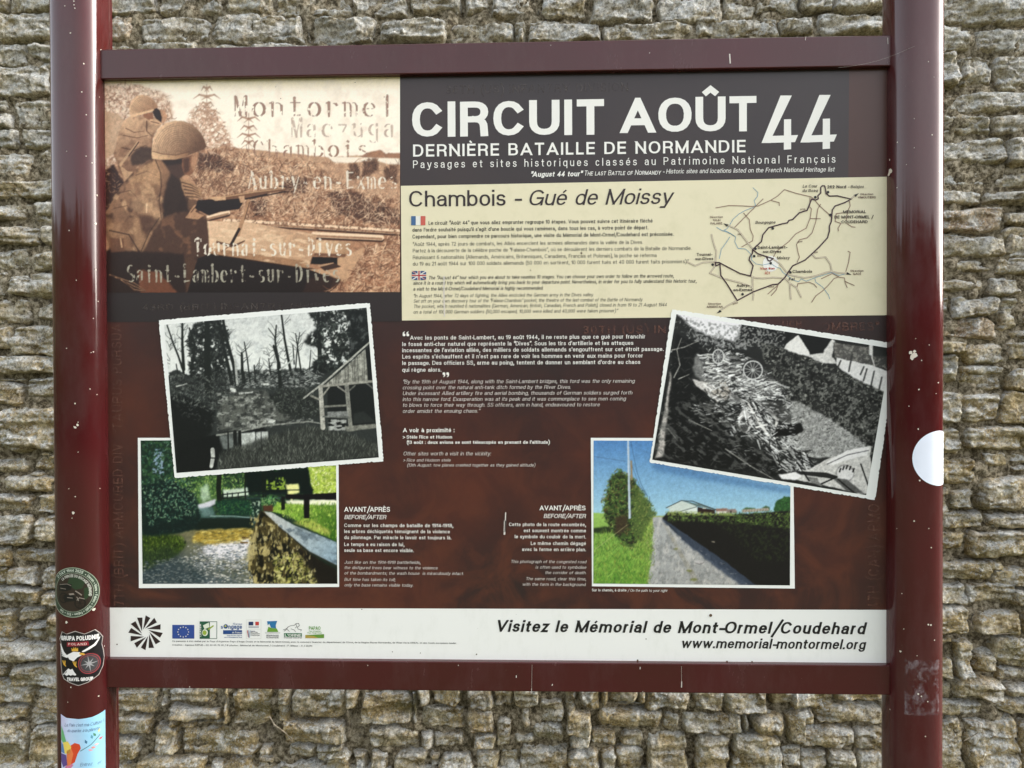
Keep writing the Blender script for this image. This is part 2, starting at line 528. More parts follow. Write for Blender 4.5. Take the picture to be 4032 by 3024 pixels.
# ---------------------------------------------------------------- printed pictures, painted by rule
class Canvas:
    def __init__(s, zm, tl, tr_, br, bl, res, ss=2):
        P_ = [np.array(at(*zm.px(*c))) for c in (tl, tr_, br, bl)]
        s.o = P_[0]; s.U = ((P_[1] - P_[0]) + (P_[2] - P_[3])) / 2; s.V = ((P_[3] - P_[0]) + (P_[2] - P_[1])) / 2
        s.V = s.V - s.U * (s.V @ s.U) / (s.U @ s.U)
        s.zm = zm; s.ss = ss
        s.w = int(res); s.h = int(round(res * np.linalg.norm(s.V) / np.linalg.norm(s.U)))
        s.W, s.H = (s.w + 1) * ss, (s.h + 1) * ss
        s.a = np.zeros((s.H, s.W, 3), np.float32)
        M = np.array([s.U, s.V]).T
        s.inv = np.linalg.inv(M)
        q = s.to([(0, 0), (100, 0)])
        s.k = float(np.hypot(*(q[1] - q[0]))) / 100.0     # canvas pixels per zoom pixel
        s.gy, s.gx = np.mgrid[0:s.H, 0:s.W].astype(np.float32)
        s.rs = random.Random(3)

    def to(s, pts):
        pts = np.asarray(pts, float)
        X, Z = at(*s.zm.px(pts[:, 0], pts[:, 1]))
        q = (np.stack([X, Z], -1) - s.o) @ s.inv.T
        return q * [s.W - 1, s.H - 1]

    def fill(s, c): s.a[:] = c

    def _bb(s, p, m=2):
        x0, y0 = np.floor(p.min(0) - m).astype(int); x1, y1 = np.ceil(p.max(0) + m).astype(int) + 1
        x0, y0, x1, y1 = max(x0, 0), max(y0, 0), min(x1, s.W), min(y1, s.H)
        return x0, y0, x1, y1

    def mask(s, pts, soft=0, wob=0, seed=1):
        p = s.to(pts)
        x0, y0, x1, y1 = s._bb(p, 2 + soft * 3 + wob * s.k)
        if x1 <= x0 or y1 <= y0: return None
        gx, gy = s.gx[y0:y1, x0:x1], s.gy[y0:y1, x0:x1]
        if wob:
            f = 0.035 / s.k * 1.2
            gx = gx + (fbm(gx * f, gy * f, seed, 3) - .5) * 2 * wob * s.k; gy = gy + (fbm(gx * f + 50, gy * f, seed + 5, 3) - .5) * 2 * wob * s.k
        m = np.zeros(gx.shape, bool)
        n = len(p)
        for i in range(n):
            ax, ay = p[i]; bx, by = p[(i + 1) % n]
            if abs(by - ay) < 1e-9: continue
            m ^= ((ay > gy) != (by > gy)) & (gx < (bx - ax) * (gy - ay) / (by - ay) + ax)
        m = m.astype(np.float32)
        if soft:
            m = s.blur(m, soft)
        return (y0, y1, x0, x1), m

    @staticmethod
    def blur(m, r):
        r = max(1, int(r))
        k = np.hanning(2 * r + 3)[1:-1]; k /= k.sum()
        q = np.pad(m, r, mode='edge')
        q = np.apply_along_axis(lambda v: np.convolve(v, k, 'valid'), 0, q) if False else sum(k[i] * q[i:i + m.shape[0], :] for i in range(2 * r + 1))
        return sum(k[i] * q[:, i:i + m.shape[1]] for i in range(2 * r + 1)).astype(np.float32)

    def poly(s, pts, col, al=1.0, soft=0, wob=0, seed=1):
        r = s.mask(pts, soft, wob, seed)
        if r is None: return
        (y0, y1, x0, x1), m = r
        m = (m * al)[..., None]
        s.a[y0:y1, x0:x1] = s.a[y0:y1, x0:x1] * (1 - m) + np.array(col, np.float32) * m

    def grad(s, pts, c0, c1, p0, p1, soft=0, wob=0, al=1.0):
        """polygon filled with a gradient running from point p0 to point p1"""
        r = s.mask(pts, soft, wob)
        if r is None: return
        (y0, y1, x0, x1), m = r
        a, b = s.to([p0, p1]); d = b - a
        t = np.clip(((s.gx[y0:y1, x0:x1] - a[0]) * d[0] + (s.gy[y0:y1, x0:x1] - a[1]) * d[1]) / (d @ d), 0, 1)[..., None]
        c = np.array(c0, np.float32) * (1 - t) + np.array(c1, np.float32) * t
        m = (m * al)[..., None]
        s.a[y0:y1, x0:x1] = s.a[y0:y1, x0:x1] * (1 - m) + c * m

    def tex(s, pts, c, scale=8, lo=.5, hi=.6, st=(1, 1), al=1.0, soft=3, seed=0, wob=0, kind='f', rot=0):
        """noise blotches of one colour; scale in zoom pixels"""
        r = s.mask(pts, soft, wob, seed)
        if r is None: return
        (y0, y1, x0, x1), m = r
        f = 1.0 / (scale * s.k)
        gx, gy = s.gx[y0:y1, x0:x1], s.gy[y0:y1, x0:x1]
        if rot:
            c_, s_ = cos(radians(rot)), sin(radians(rot))
            gx, gy = gx * c_ + gy * s_, -gx * s_ + gy * c_
        n = (fbm if kind == 'f' else ridged)(gx * f / st[0], gy * f / st[1], seed, 3)
        t = np.clip((n - lo) / (hi - lo), 0, 1)
        m = (m * t * al)[..., None]
        s.a[y0:y1, x0:x1] = s.a[y0:y1, x0:x1] * (1 - m) + np.array(c, np.float32) * m

    def line(s, pts, wd, col, al=1.0, w2=None):
        p = s.to(pts); n = len(p) - 1
        w0 = wd * s.k; w1 = (wd if w2 is None else w2) * s.k
        col = np.array(col, np.float32)
        for i in range(n):
            a, b = p[i], p[i + 1]
            ra = w0 + (w1 - w0) * i / n; rb = w0 + (w1 - w0) * (i + 1) / n
            x0, y0, x1, y1 = s._bb(np.array([a, b]), max(ra, rb) / 2 + 2)
            if x1 <= x0 or y1 <= y0: continue
            gx, gy = s.gx[y0:y1, x0:x1], s.gy[y0:y1, x0:x1]
            d = b - a
            t = np.clip(((gx - a[0]) * d[0] + (gy - a[1]) * d[1]) / (d @ d + 1e-9), 0, 1)
            ds = np.hypot(gx - a[0] - t * d[0], gy - a[1] - t * d[1])
            m = (np.clip((ra + (rb - ra) * t) / 2 - ds + .5, 0, 1) * al * np.minimum(1, (ra + (rb - ra) * t)))[..., None]
            s.a[y0:y1, x0:x1] = s.a[y0:y1, x0:x1] * (1 - m) + col * m

    def dabs(s, pts, n, ln, wd, cols, an=(0, 360), al=0.8, seed=1, curve=0.0):
        """n short brush strokes (grass, leaves, rubble) with their roots inside a polygon"""
        rs = random.Random(seed)
        P_ = np.asarray(pts, float)
        x0, y0 = P_.min(0); x1, y1 = P_.max(0)

        def ins(x, y):
            r = False
            for i in range(len(P_)):
                ax, ay = P_[i]; bx, by = P_[(i + 1) % len(P_)]
                if (ay > y) != (by > y) and x < (bx - ax) * (y - ay) / (by - ay) + ax: r = not r
            return r
        for _ in range(n):
            x, y = rs.uniform(x0, x1), rs.uniform(y0, y1)
            if not ins(x, y): continue
            a = radians(rs.uniform(*an)); l = rs.uniform(*ln)
            c = np.array(rs.choice(cols), float) * rs.uniform(.85, 1.12)
            e = (x + l * cos(a), y - l * sin(a))
            w = rs.uniform(*wd)
            if curve:
                a2 = a + rs.uniform(-curve, curve)
                s.line([(x, y), e, (e[0] + l * .7 * cos(a2), e[1] - l * .7 * sin(a2))], w, c, al, w * .4)
            else:
                s.line([(x, y), e], w, c, al, w * .5)

    def detail(s, amt=.5, seed=50, k=3.2):
        """the fine unevenness of a real print: nothing stays a flat patch"""
        n = .55 * (fbm(s.gx / (k * 2.2), s.gy / (k * 2.2), seed, 3) - .5) + .45 * (ridged(s.gx / k, s.gy / k, seed + 3, 2) - .62)
        L = s.a.mean(-1, keepdims=True) / 255.0
        w = np.clip(4 * L * (1 - L), 0, 1) ** 2 + .06
        s.a = s.a * (1 + amt * 2 * n[..., None] * w)
        for c in range(3): s.a[..., c] = s.blur(s.a[..., c], 1)

    def grain(s, amt, seed=5):
        g = np.random.RandomState(seed).randn(s.H, s.W).astype(np.float32)
        s.a += (s.blur(g, 1) * amt)[..., None]

    def build(s, name, y, parent, rough=0.35, xmax=None, label=None):
        a = np.clip(s.a, 0, 255)
        a = a[:(s.h + 1) * s.ss, :(s.w + 1) * s.ss].reshape(s.h + 1, s.ss, s.w + 1, s.ss, 3).mean((1, 3))
        c = lin(a)
        u = np.linspace(0, 1, s.w + 1); v = np.linspace(0, 1, s.h + 1)
        X = s.o[0] + u[None] * s.U[0] + v[:, None] * s.V[0]
        Z = s.o[1] + u[None] * s.U[1] + v[:, None] * s.V[1]
        V = np.stack([X, np.full_like(X, y), Z], -1).reshape(-1, 3)
        i = np.arange((s.h + 1) * (s.w + 1)).reshape(s.h + 1, s.w + 1)
        F = np.stack([i[1:, :-1], i[1:, 1:], i[:-1, 1:], i[:-1, :-1]], -1).reshape(-1, 4)
        if xmax is not None:
            keep = V[F].max(1)[:, 0] <= xmax
            F = F[keep]
        o = mesh_obj(name, V, F, PRINT, parent, label=label)
        me = o.data
        at_ = me.color_attributes.new('print', 'FLOAT_COLOR', 'POINT')
        cc = np.ones((len(me.vertices), 4), np.float32)
        cc[:, :3] = c.reshape(-1, 3)
        at_.data.foreach_set('color', cc.ravel())
        return o


def print_material():
    t = NT('photo_print')
    a = t.n.new('ShaderNodeVertexColor'); a.layer_name = 'print'
    n = t.noise(900, 2)
    t.set(Base_Color=t.mix(0.10, a.outputs[0], t.ramp(n, [(0.3, 0.0), (0.7, 1.0)]), 'OVERLAY'), Roughness=0.34, Specular_IOR_Level=0.4)
    return t.m


PRINT = print_material()
# ---------------------------------------------------------------- ground
g = NT('ground_grass')
gn = g.noise(6, 6)
g.set(Base_Color=g.ramp(g.noise(3, 8), [(0.3, (.05, .06, .022)), (0.55, (.085, .085, .04)), (0.75, (.13, .115, .075))]), Roughness=0.9)
g.bump(gn, 0.8, 0.03)
gxs = np.linspace(-60, 60, 61)
gv = [(x, y, 0.02 * float(vnoise(np.array([x * .7]), np.array([y * .7]))[0]) - 0.02) for y in gxs for x in gxs]
gf = [(j * 61 + i, j * 61 + i + 1, (j + 1) * 61 + i + 1, (j + 1) * 61 + i) for j in range(60) for i in range(60)]
mesh_obj('ground', gv, gf, g.m, kind='structure')

# unseen tree ring, added to darken the lower half of the paint's reflections
tw = NT('reflection_woods_leaves')
tw.set(Base_Color=tw.ramp(tw.noise(2.2, 6), [(0.35, (.018, .026, .010)), (0.65, (.055, .07, .025))]), Roughness=0.9)
wv, wf = [], []
NA, NH = 240, 16
for j in range(NH + 1):
    for i in range(NA + 1):
        a = radians(150) + radians(360) * i / NA; i = i if i < 150 else (150 if i < 225 else (240 - i) * 10)
        t = j / NH
        r = 17 - 1.6 * sin(pi * min(t * 1.2, 1)) + 1.6 * float(fbm(np.array([i * .33]), np.array([t * 6.0]), 3)[0])
        hh = (4.6 if i < 95 else 4.6 - (i - 95) / 55 * 2.6) + 1.8 * float(fbm(np.array([i * .21]), np.array([.5]), 9)[0])  # ring kept lower to the right so sky still reflects in the posts
        if t > .9: r += 2.5 * (t - .9) * 10
        wv.append((r * cos(a), r * sin(a), hh * t - .1))
wf = [(j * (NA + 1) + i, j * (NA + 1) + i + 1, (j + 1) * (NA + 1) + i + 1, (j + 1) * (NA + 1) + i) for j in range(NH) for i in range(NA)]
mesh_obj('reflection_woods', wv, wf, tw.m, smooth=True, kind='stuff')['label'] = 'unseen ring of far-off trees added to darken the reflections in the paint'

# ---------------------------------------------------------------- stone wall
YW = 0.56                                   # plane of the stone faces
st = NT('rubble_stone')
pos = st.P().outputs['Position']
isl = st.P().outputs['Random Per Island']
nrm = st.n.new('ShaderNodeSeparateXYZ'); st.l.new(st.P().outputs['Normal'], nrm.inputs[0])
pz = st.n.new('ShaderNodeSeparateXYZ'); st.l.new(pos, pz.inputs[0])
big = st.noise(7, 5, off=3)
fine = st.noise(190, 8, .72, off=1)
nb = st.math('ADD', st.math('MULTIPLY', st.noise(28, 8, .66), .5), st.math('MULTIPLY', fine, .5))
ng = st.math('ADD', st.math('MULTIPLY', st.noise(40, 8, .66, off=7), .5), st.math('MULTIPLY', fine, .5))
base = st.ramp(nb, [(0.41, (.15, .11, .05)), (0.47, (.38, .31, .18)), (0.54, (.56, .48, .31)), (0.61, (.82, .76, .60))])
grey = st.ramp(ng, [(0.41, (.17, .16, .135)), (0.465, (.42, .405, .355)), (0.53, (.60, .58, .52)), (0.60, (.84, .83, .78))])
ochre = st.ramp(nb, [(0.41, (.17, .105, .03)), (0.5, (.45, .32, .12)), (0.61, (.72, .57, .31))])
hgt = st.n.new('ShaderNodeMapRange'); st.l.new(pz.outputs[2], hgt.inputs[0])
hgt.inputs[1].default_value = 1.15; hgt.inputs[2].default_value = 2.1; hgt.inputs[3].default_value = 0.0; hgt.inputs[4].default_value = 0.62
fg = st.math('ADD', hgt.outputs[0], st.math('MULTIPLY', st.math('SUBTRACT', big, 0.5), 1.6))
fg = st.math('ADD', fg, st.math('MULTIPLY', isl, 0.35))
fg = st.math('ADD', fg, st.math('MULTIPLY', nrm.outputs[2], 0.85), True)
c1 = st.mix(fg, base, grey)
fo = st.math('MULTIPLY', st.ramp(st.noise(13, 6, .65, off=21), [(0.44, 0.0), (0.58, 1.0)]), st.math('SUBTRACT', 0.95, st.math('MULTIPLY', hgt.outputs[0], 1.1), True))
c1 = st.mix(st.math('MULTIPLY', fo, 0.75), c1, ochre)
tanf = st.ramp(isl, [(0.80, 0.0), (0.84, .65)])
c1 = st.mix(tanf, c1, st.ramp(nb, [(0.42, (.24, .15, .085)), (0.5, (.48, .35, .22)), (0.6, (.68, .55, .39))]))
darkf = st.ramp(st.noise(130, 8, .72, off=88), [(0.555, 0.0), (0.59, .5)])
c1 = st.mix(darkf, c1, (.10, .09, .07, 1))
moss = st.math('MULTIPLY', st.ramp(st.noise(14, 5, off=31), [(0.55, 0.0), (0.7, 1.0)]), st.math('SUBTRACT', 0.55, st.math('MULTIPLY', hgt.outputs[0], .7), True))
c1 = st.mix(moss, c1, (.14, .13, .045, 1))
lm = st.ramp(st.noise(230, 4, .6, off=13), [(0.57, 0.0), (0.60, 1.0)])
lm2 = st.ramp(st.noise(11, 3, off=17), [(0.36, 0.15), (0.60, 1.0)])
lb = st.math('MULTIPLY', st.ramp(st.math('ADD', st.noise(26, 8, .72, off=41), st.math('MULTIPLY', nrm.outputs[2], .05)), [(0.535, 0.0), (0.575, .85)]), st.ramp(st.noise(170, 4, .6, off=43), [(.40, .25), (.52, 1.)]))
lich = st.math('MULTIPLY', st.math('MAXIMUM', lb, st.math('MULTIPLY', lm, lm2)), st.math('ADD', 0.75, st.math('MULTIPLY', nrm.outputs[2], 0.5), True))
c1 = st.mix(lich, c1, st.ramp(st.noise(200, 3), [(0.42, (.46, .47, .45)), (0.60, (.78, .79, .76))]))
pit = st.ramp(st.noise(260, 5, .6, off=5), [(0.37, 0.5), (0.43, 1.0)])
c1 = st.mix(1.0, c1, pit, 'MULTIPLY')
st.set(Base_Color=c1, Roughness=0.92, Specular_IOR_Level=0.25)
b1 = st.bump(st.noise(120, 12, .78), 1.0, 0.006)
b2 = st.bump(st.voro(95, 'F1', 1.0), 0.5, 0.005, b1)

mo = NT('earth_mortar')
mc = mo.ramp(mo.noise(90, 10, .74), [(0.41, (.07, .055, .035)), (0.5, (.24, .20, .13)), (0.59, (.50, .44, .33))])
mo.set(Base_Color=mc, Roughness=0.95, Specular_IOR_Level=0.15)
mo.bump(mo.noise(90, 10, .75), 1.0, 0.008)

wall = empty('stone_wall', (0, YW + 0.1, 0), 'old rubble stone wall with lichen and dry roots behind the board', 'wall')

ZA = (0, 0, .4973); ZB = (1000, 0, .4973); ZCc = (2000, 0, .4973); ZD = (3000, 0, .4672)
ZE = (3450, 750, .4522); ZF = (3450, 1400, .4522); ZG = (3450, 2100, .5570); ZH = (0, 750, .4522); ZI = (0, 1400, .4522)
ZJ = (0, 2100, .5568); ZK = (380, 2550, .4521); ZL = (1280, 2550, .4521); ZM = (2180, 2550, .4521); ZN = (3032, 2550, .4521)
STONES = [
 (ZA, """-80,-60,60,85;60,-60,560,100;-60,92,560,322;-60,330,195,520;203,340,560,478;238,480,430,545;-80,522,385,755;-60,765,45,895;85,760,560,1020;-60,900,80,1015;-60,1022,130,1180;165,1020,560,1172;-60,1182,230,1420;285,1177,560,1430;-60,1430,560,1585;-60,1608,255,1720;275,1600,560,1720;
   640,-80,1225,108;1235,-80,1768,98;1785,-80,2170,112;640,115,1048,335;1068,98,1664,338;1680,110,2235,352;640,345,1060,420;1080,345,1560,420;1590,345,2120,440"""),
 (ZB, """158,-80,764,128;775,-80,1217,132;1226,-80,1637,104;1643,-80,1855,100;1862,-80,2212,125;-40,125,398,352;450,152,972,350;975,128,1535,352;1512,178,2065,345;400,200,450,345;2075,150,2150,345;-20,355,440,430;480,358,960,430;990,360,1500,430"""),
 (ZCc, """225,-80,252,130;258,-80,640,150;648,-80,1172,198;1180,-80,1690,195;1698,-80,1960,150;1968,-80,2212,110;150,150,740,335;750,188,1478,330;1475,140,2160,305;45,165,145,330"""),
 (ZD, """-60,-80,325,140;335,-80,610,105;615,-80,1050,110;140,150,440,302;450,115,1100,300;1400,-80,2280,212;1400,225,1782,445;1790,212,2320,452;1380,460,1645,722;1650,478,1968,732;1975,470,2400,762;1380,735,1560,950;1565,765,2300,955;1380,962,1952,1152;1960,970,2400,1132;1380,1172,2066,1405;2075,1150,2400,1405;1380,1440,1918,1592;1955,1435,2400,1580;1380,1612,1852,1725;1860,1605,2400,1735"""),
 (ZE, """480,150,1092,372;1102,188,1520,312;1090,320,1320,430;480,372,1142,592;1145,388,1520,592;540,592,652,762;655,590,1030,712;1035,592,1520,728;480,762,957,892;968,748,1252,916;1260,755,1520,890;460,920,652,1082;665,930,1065,1112;1075,905,1262,1245;1268,900,1520,1205;460,1100,1065,1302;1170,1220,1520,1302;460,1312,780,1425;740,1330,1125,1515;1140,1310,1520,1465;460,1432,720,1705;730,1520,1130,1610"""),
 (ZF, """735,90,1130,318;1135,110,1520,312;460,325,740,592;745,328,1080,592;1085,325,1520,612;460,640,722,868;760,602,1295,830;1240,640,1520,830;460,872,890,1132;898,835,1172,990;1180,842,1520,948;1172,952,1520,1036;890,1040,1520,1362;655,1150,868,1355;460,1150,648,1370;460,1365,948,1520;950,1378,1520,1520;460,1540,782,1705;790,1528,1520,1760"""),
 (ZG, """350,205,800,342;780,200,905,272;818,252,1190,378;350,362,636,502;640,350,980,505;968,385,1190,520;350,512,662,732;708,540,1042,732;1048,545,1190,735;350,740,560,792;558,770,692,1022;700,830,855,1000;835,742,1190,950;350,875,556,1045;860,960,1190,1065;350,1050,548,1185;552,1020,912,1182;918,1072,1190,1175;350,1192,752,1302;800,1172,1190,1305;350,1320,628,1720;636,1312,1010,1720;1015,1330,1190,1720"""),
 (ZH, """-110,105,240,262;292,102,600,288;-110,298,350,472;355,290,600,482;-110,508,300,692;305,540,600,700;-110,700,50,820;-110,825,50,942;55,708,600,935;-110,955,245,1158;325,1000,600,1130;-110,1180,82,1392;92,1188,600,1442;-110,1450,600,1602;-110,1640,190,1670"""),
 (ZI, """195,170,600,392;-110,215,190,452;-110,440,600,848;-110,850,200,880;-110,882,236,1052;285,882,600,1015;245,1015,360,1068;330,840,560,885;20,1042,462,1200;-110,1060,12,1192;-110,1205,286,1375;325,1220,600,1382;-110,1380,285,1662;285,1392,600,1645"""),
 (ZJ, """-80,95,52,252;62,110,372,218;378,110,520,236;-80,256,32,372;40,238,248,372;288,240,520,408;-80,388,272,498;275,410,520,528;-80,540,98,792;122,530,290,638;158,642,318,760;345,580,520,762;-80,770,412,922;52,922,520,1102;-80,930,44,1015;-80,1040,228,1215;235,1120,520,1278;-80,1222,165,1325;182,1252,520,1372;-80,1335,190,1720;195,1380,520,1720"""),
 (ZK, """60,370,512,592;520,365,604,532;612,345,1052,518;602,522,1090,642;1100,345,1135,690;1142,345,1535,702;1540,345,1682,690;1685,350,2160,642;60,610,462,778;478,690,705,955;588,620,698,722;705,645,845,702;850,640,1120,698;710,702,1402,962;1420,868,1515,945;1600,652,2160,855;60,790,362,1002;345,955,960,1140;60,1010,305,1140;965,985,1110,1140;1130,962,1345,1140;1380,940,1540,1140;1632,858,1900,1000;1905,868,2150,1000;1560,1005,1990,1140"""),
 (ZL, """165,370,300,560;300,385,742,675;748,390,800,690;802,350,908,520;830,525,1200,735;912,350,1190,520;1230,350,1440,560;1236,565,1480,765;1445,350,1640,560;1650,350,1860,558;1700,545,1800,745;1862,465,2080,655;2085,360,2200,600;365,682,812,885;820,742,932,902;938,752,1210,905;1290,772,1480,890;1485,640,1625,885;1632,755,1832,855;1805,642,2092,835;0,880,210,1140;218,900,355,1140;360,895,555,1140;568,912,900,1140;905,920,995,1060;1000,940,1280,1140;1285,900,1520,1140;1525,890,1690,1140;1698,845,2125,1140"""),
 (ZM, """235,350,405,545;412,350,488,535;490,350,738,502;490,505,800,535;740,350,812,520;815,350,1192,562;1205,350,1492,555;1508,350,1872,592;1885,350,2200,522;390,540,952,722;960,588,1098,742;1102,552,1642,765;1645,600,1712,742;1725,590,2022,765;2035,560,2200,842;110,560,335,765;150,770,320,888;328,725,562,888;570,742,790,890;800,742,1182,1140;1240,772,1535,1140;1548,762,1972,1140;1985,850,2155,1045;120,900,402,1140;408,900,540,1140;545,895,792,1140;1990,1050,2160,1140"""),
 (ZN, """180,350,562,545;575,350,1000,500;250,550,385,680;390,502,1000,690;250,700,735,895;742,700,1020,905;255,900,500,1140;505,905,755,1140;762,912,1020,1140"""),
]

rects = []
for (ox, oy, k), s in STONES:
    z_ = Zoom(ox, oy, k)
    for q in s.replace('\n', '').split(';'):
        x0, y0, x1, y1 = map(float, q.split(','))
        X, Z = at(*z_.px([x0, x1], [y0, y1]), y=YW)
        rects.append((float(X[0]), float(X[1]), float(Z[1]), float(Z[0])))


def stone_mesh(x0, x1, z0, z1, seed, cell=0.0027, gap=-0.0016):
    rs = random.Random(seed)
    x0 += gap; x1 -= gap; z0 += gap; z1 -= gap
    w, h = x1 - x0, z1 - z0
    if w < 0.006 or h < 0.006: return None
    nx = int(min(84, max(6, w / cell))); nz = int(min(52, max(5, h / cell)))
    u = np.linspace(-1, 1, nx + 1); v = np.linspace(-1, 1, nz + 1)
    u = np.sign(u) * np.abs(u) ** .82; v = np.sign(v) * np.abs(v) ** .82
    a, b = np.meshgrid(u, v)
    asp = min(w, h)
    c = rs.uniform(.05, .24)
    ca, cb = c * min(1, h / w * 1.2), c * min(1, w / h * 1.2)
    X = a * (1 - ca * b ** 4 * .6 - (1 - np.sqrt(1 - .5 * c * b * b)) * .3)
    Z = b * (1 - cb * a ** 4 * .6 - (1 - np.sqrt(1 - .5 * c * a * a)) * .3)
    sk = rs.uniform(-.09, .09); tp = rs.uniform(-.12, .12)
    X, Z = X + sk * Z * h / w, Z * (1 + tp * X)
    X = (x0 + x1) / 2 + X * w / 2
    Z = (z0 + z1) / 2 + Z * h / 2
    so = seed * 3.17
    am = min(0.009, asp * .16)
    X1, Z1 = X, Z
    X = X1 + (fbm(X1 * 26 + so, Z1 * 26, 11, 3) - .5) * 2.2 * am + (ridged(X1 * 90, Z1 * 90 + so, 13, 2) - .5) * .005
    Z = Z1 + (fbm(X1 * 22, Z1 * 30 + so, 23, 3) - .5) * 2.2 * am + (ridged(X1 * 80 + so, Z1 * 80, 19, 2) - .5) * .005
    rr = rs.uniform(.006, .016)
    ex = np.clip((1 - np.abs(a)) * w / 2 / rr, 0, 1); ez = np.clip((1 - np.abs(b)) * h / 2 / rr, 0, 1)
    e = np.sqrt(1 - (1 - ex) ** 2) * np.sqrt(1 - (1 - ez) ** 2)
    D = rs.uniform(.036, .054)
    tx, tz = rs.uniform(-.10, .10), rs.uniform(-.16, .10)
    face = (fbm(X * 16 + so, Z * 24, 31, 3) - .5) * .024
    face = face + (ridged(X * 45 + so, Z * 75, 41, 3) - .5) * .010 + (ridged(X * 130, Z * 170 + so, 51, 3) - .5) * .006
    led = fbm(X * 9 + so, Z * 55 + so, 61, 2)
    face = face + np.where(led > .55, .004, 0) - np.where(led < .42, .004, 0)
    face = face + a * tx * w * .35 + b * tz * h * .35
    cham = np.clip(np.abs(b) - .6, 0, 1) ** 2 * rs.uniform(.0, .06) + np.clip(np.abs(a) - .7, 0, 1) ** 2 * rs.uniform(0, .05)
    Y = YW + .046 + (1 - e) * .02 - e * (D + face) + cham * e
    # never further forward than the rubble really is
    V = np.stack([X, np.maximum(Y, YW - .03), Z], -1).reshape(-1, 3)
    i = np.arange((nz + 1) * (nx + 1)).reshape(nz + 1, nx + 1)
    F = np.stack([i[:-1, :-1], i[:-1, 1:], i[1:, 1:], i[1:, :-1]], -1).reshape(-1, 4)
    return V, F


n_st = 0
extra = []
order = sorted(range(len(rects)), key=lambda k: -(rects[k][1] - rects[k][0]) * (rects[k][3] - rects[k][2]))
for rank, k in enumerate(order):
    r = rects[k]
    m_ = stone_mesh(*r, seed=k + 1)
    if m_ is None: continue
    if rank < 298:
        mesh_obj('stone', m_[0], m_[1], st.m, wall, ((r[0] + r[1]) / 2, YW, (r[2] + r[3]) / 2), smooth=True)
        n_st += 1
    else: extra.append(m_)
# the courses hidden behind the board and beyond the frame carry on in one mesh
X0h, Z1h = map(float, at(470, 230, YW)); X1h, Z0h = map(float, at(3440, 2660, YW))
XL, ZT = map(float, at(-60, -50, YW)); XR, ZB_ = map(float, at(4080, 3050, YW))
rs = random.Random(99)


def fill(x0, x1, z0, z1, sk=1.0):
    z = z0
    while z < z1 - .01:
        hh = rs.uniform(.04, .085) * sk
        if z1 - (z + hh) < .03: hh = z1 - z
        x = x0
        while x < x1 - .01:
            ww = rs.uniform(.07, .2) * sk
            if x1 - (x + ww) < .05: ww = x1 - x
            m2 = stone_mesh(x, x + ww, z, z + hh, rs.randrange(10 ** 6), cell=.009)
            if m2: extra.append(m2)
            x += ww
        z += hh


fill(X0h, X1h, Z0h, Z1h)
for pa, pb, qa, qb in ((286, 408, -50, 3050), (408, 470, 230, 2660), (3440, 3520, 230, 2660), (3520, 3652, -50, 3050)):
    (xa, za), (xb, zb_) = at(pa, qb, YW), at(pb, qa, YW)
    fill(float(xa), float(xb), float(za), float(zb_))
fill(XL - 1.0, XL, 0.0, ZT + .5, 1.25); fill(XR, XR + 1.0, 0.0, ZT + .5, 1.25)
fill(XL, XR, ZT, ZT + .5, 1.25); fill(XL, XR, 0.0, ZB_, 1.25)
ev, ef, off = [], [], 0
for V, F in extra:
    ev.append(V); ef.append(F + off); off += len(V)
mesh_obj('stone', np.concatenate(ev), np.concatenate(ef), st.m, wall, smooth=True, kind='stuff', label='the small stones and the courses running on behind the board')
# earth and lime mortar, recessed between the stones
NXm, NZm = 520, 330
mx, mz = np.meshgrid(np.linspace(XL - .3, XR + .3, NXm), np.linspace(ZB_ - .2, ZT + .2, NZm))
my = YW + .0115 + (fbm(mx * 22, mz * 22, 71, 4) - .5) * .044 + np.clip(ZC - .2 - mz, 0, .25) * .03 + (fbm(mx * 110, mz * 110, 81, 2) - .5) * .010
Vm = np.stack([mx, my, mz], -1).reshape(-1, 3)
im = np.arange(NXm * NZm).reshape(NZm, NXm)
mesh_obj('mortar', Vm, np.stack([im[:-1, :-1], im[:-1, 1:], im[1:, 1:], im[1:, :-1]], -1).reshape(-1, 4), mo.m, wall, smooth=True)
v, f = box_vf(XL - 1.05, XR + 1.05, YW + .075, YW + .5, -.05, ZT + .52)
mesh_obj('wall_core', v, f, mo.m, wall)
# dry roots, stalks and spider threads hanging out of the joints
rt = NT('dry_root'); rt.set(Base_Color=rt.ramp(rt.noise(60, 3), [(0.35, (.13, .10, .065)), (0.65, (.42, .36, .27))]), Roughness=.9)


def tube(path, r0, r1, V, F, n=4):
    o = len(V)
    for i, p in enumerate(path):
        r = r0 + (r1 - r0) * i / (len(path) - 1)
        for k in range(n):
            a = 2 * pi * k / n
            V.append((p[0] + r * cos(a), p[1] + r * sin(a) * .7, p[2] + r * sin(a) * .7))
    for i in range(len(path) - 1):
        for k in range(n):
            F.append((o + i * n + k, o + i * n + (k + 1) % n, o + (i + 1) * n + (k + 1) % n, o + (i + 1) * n + k))


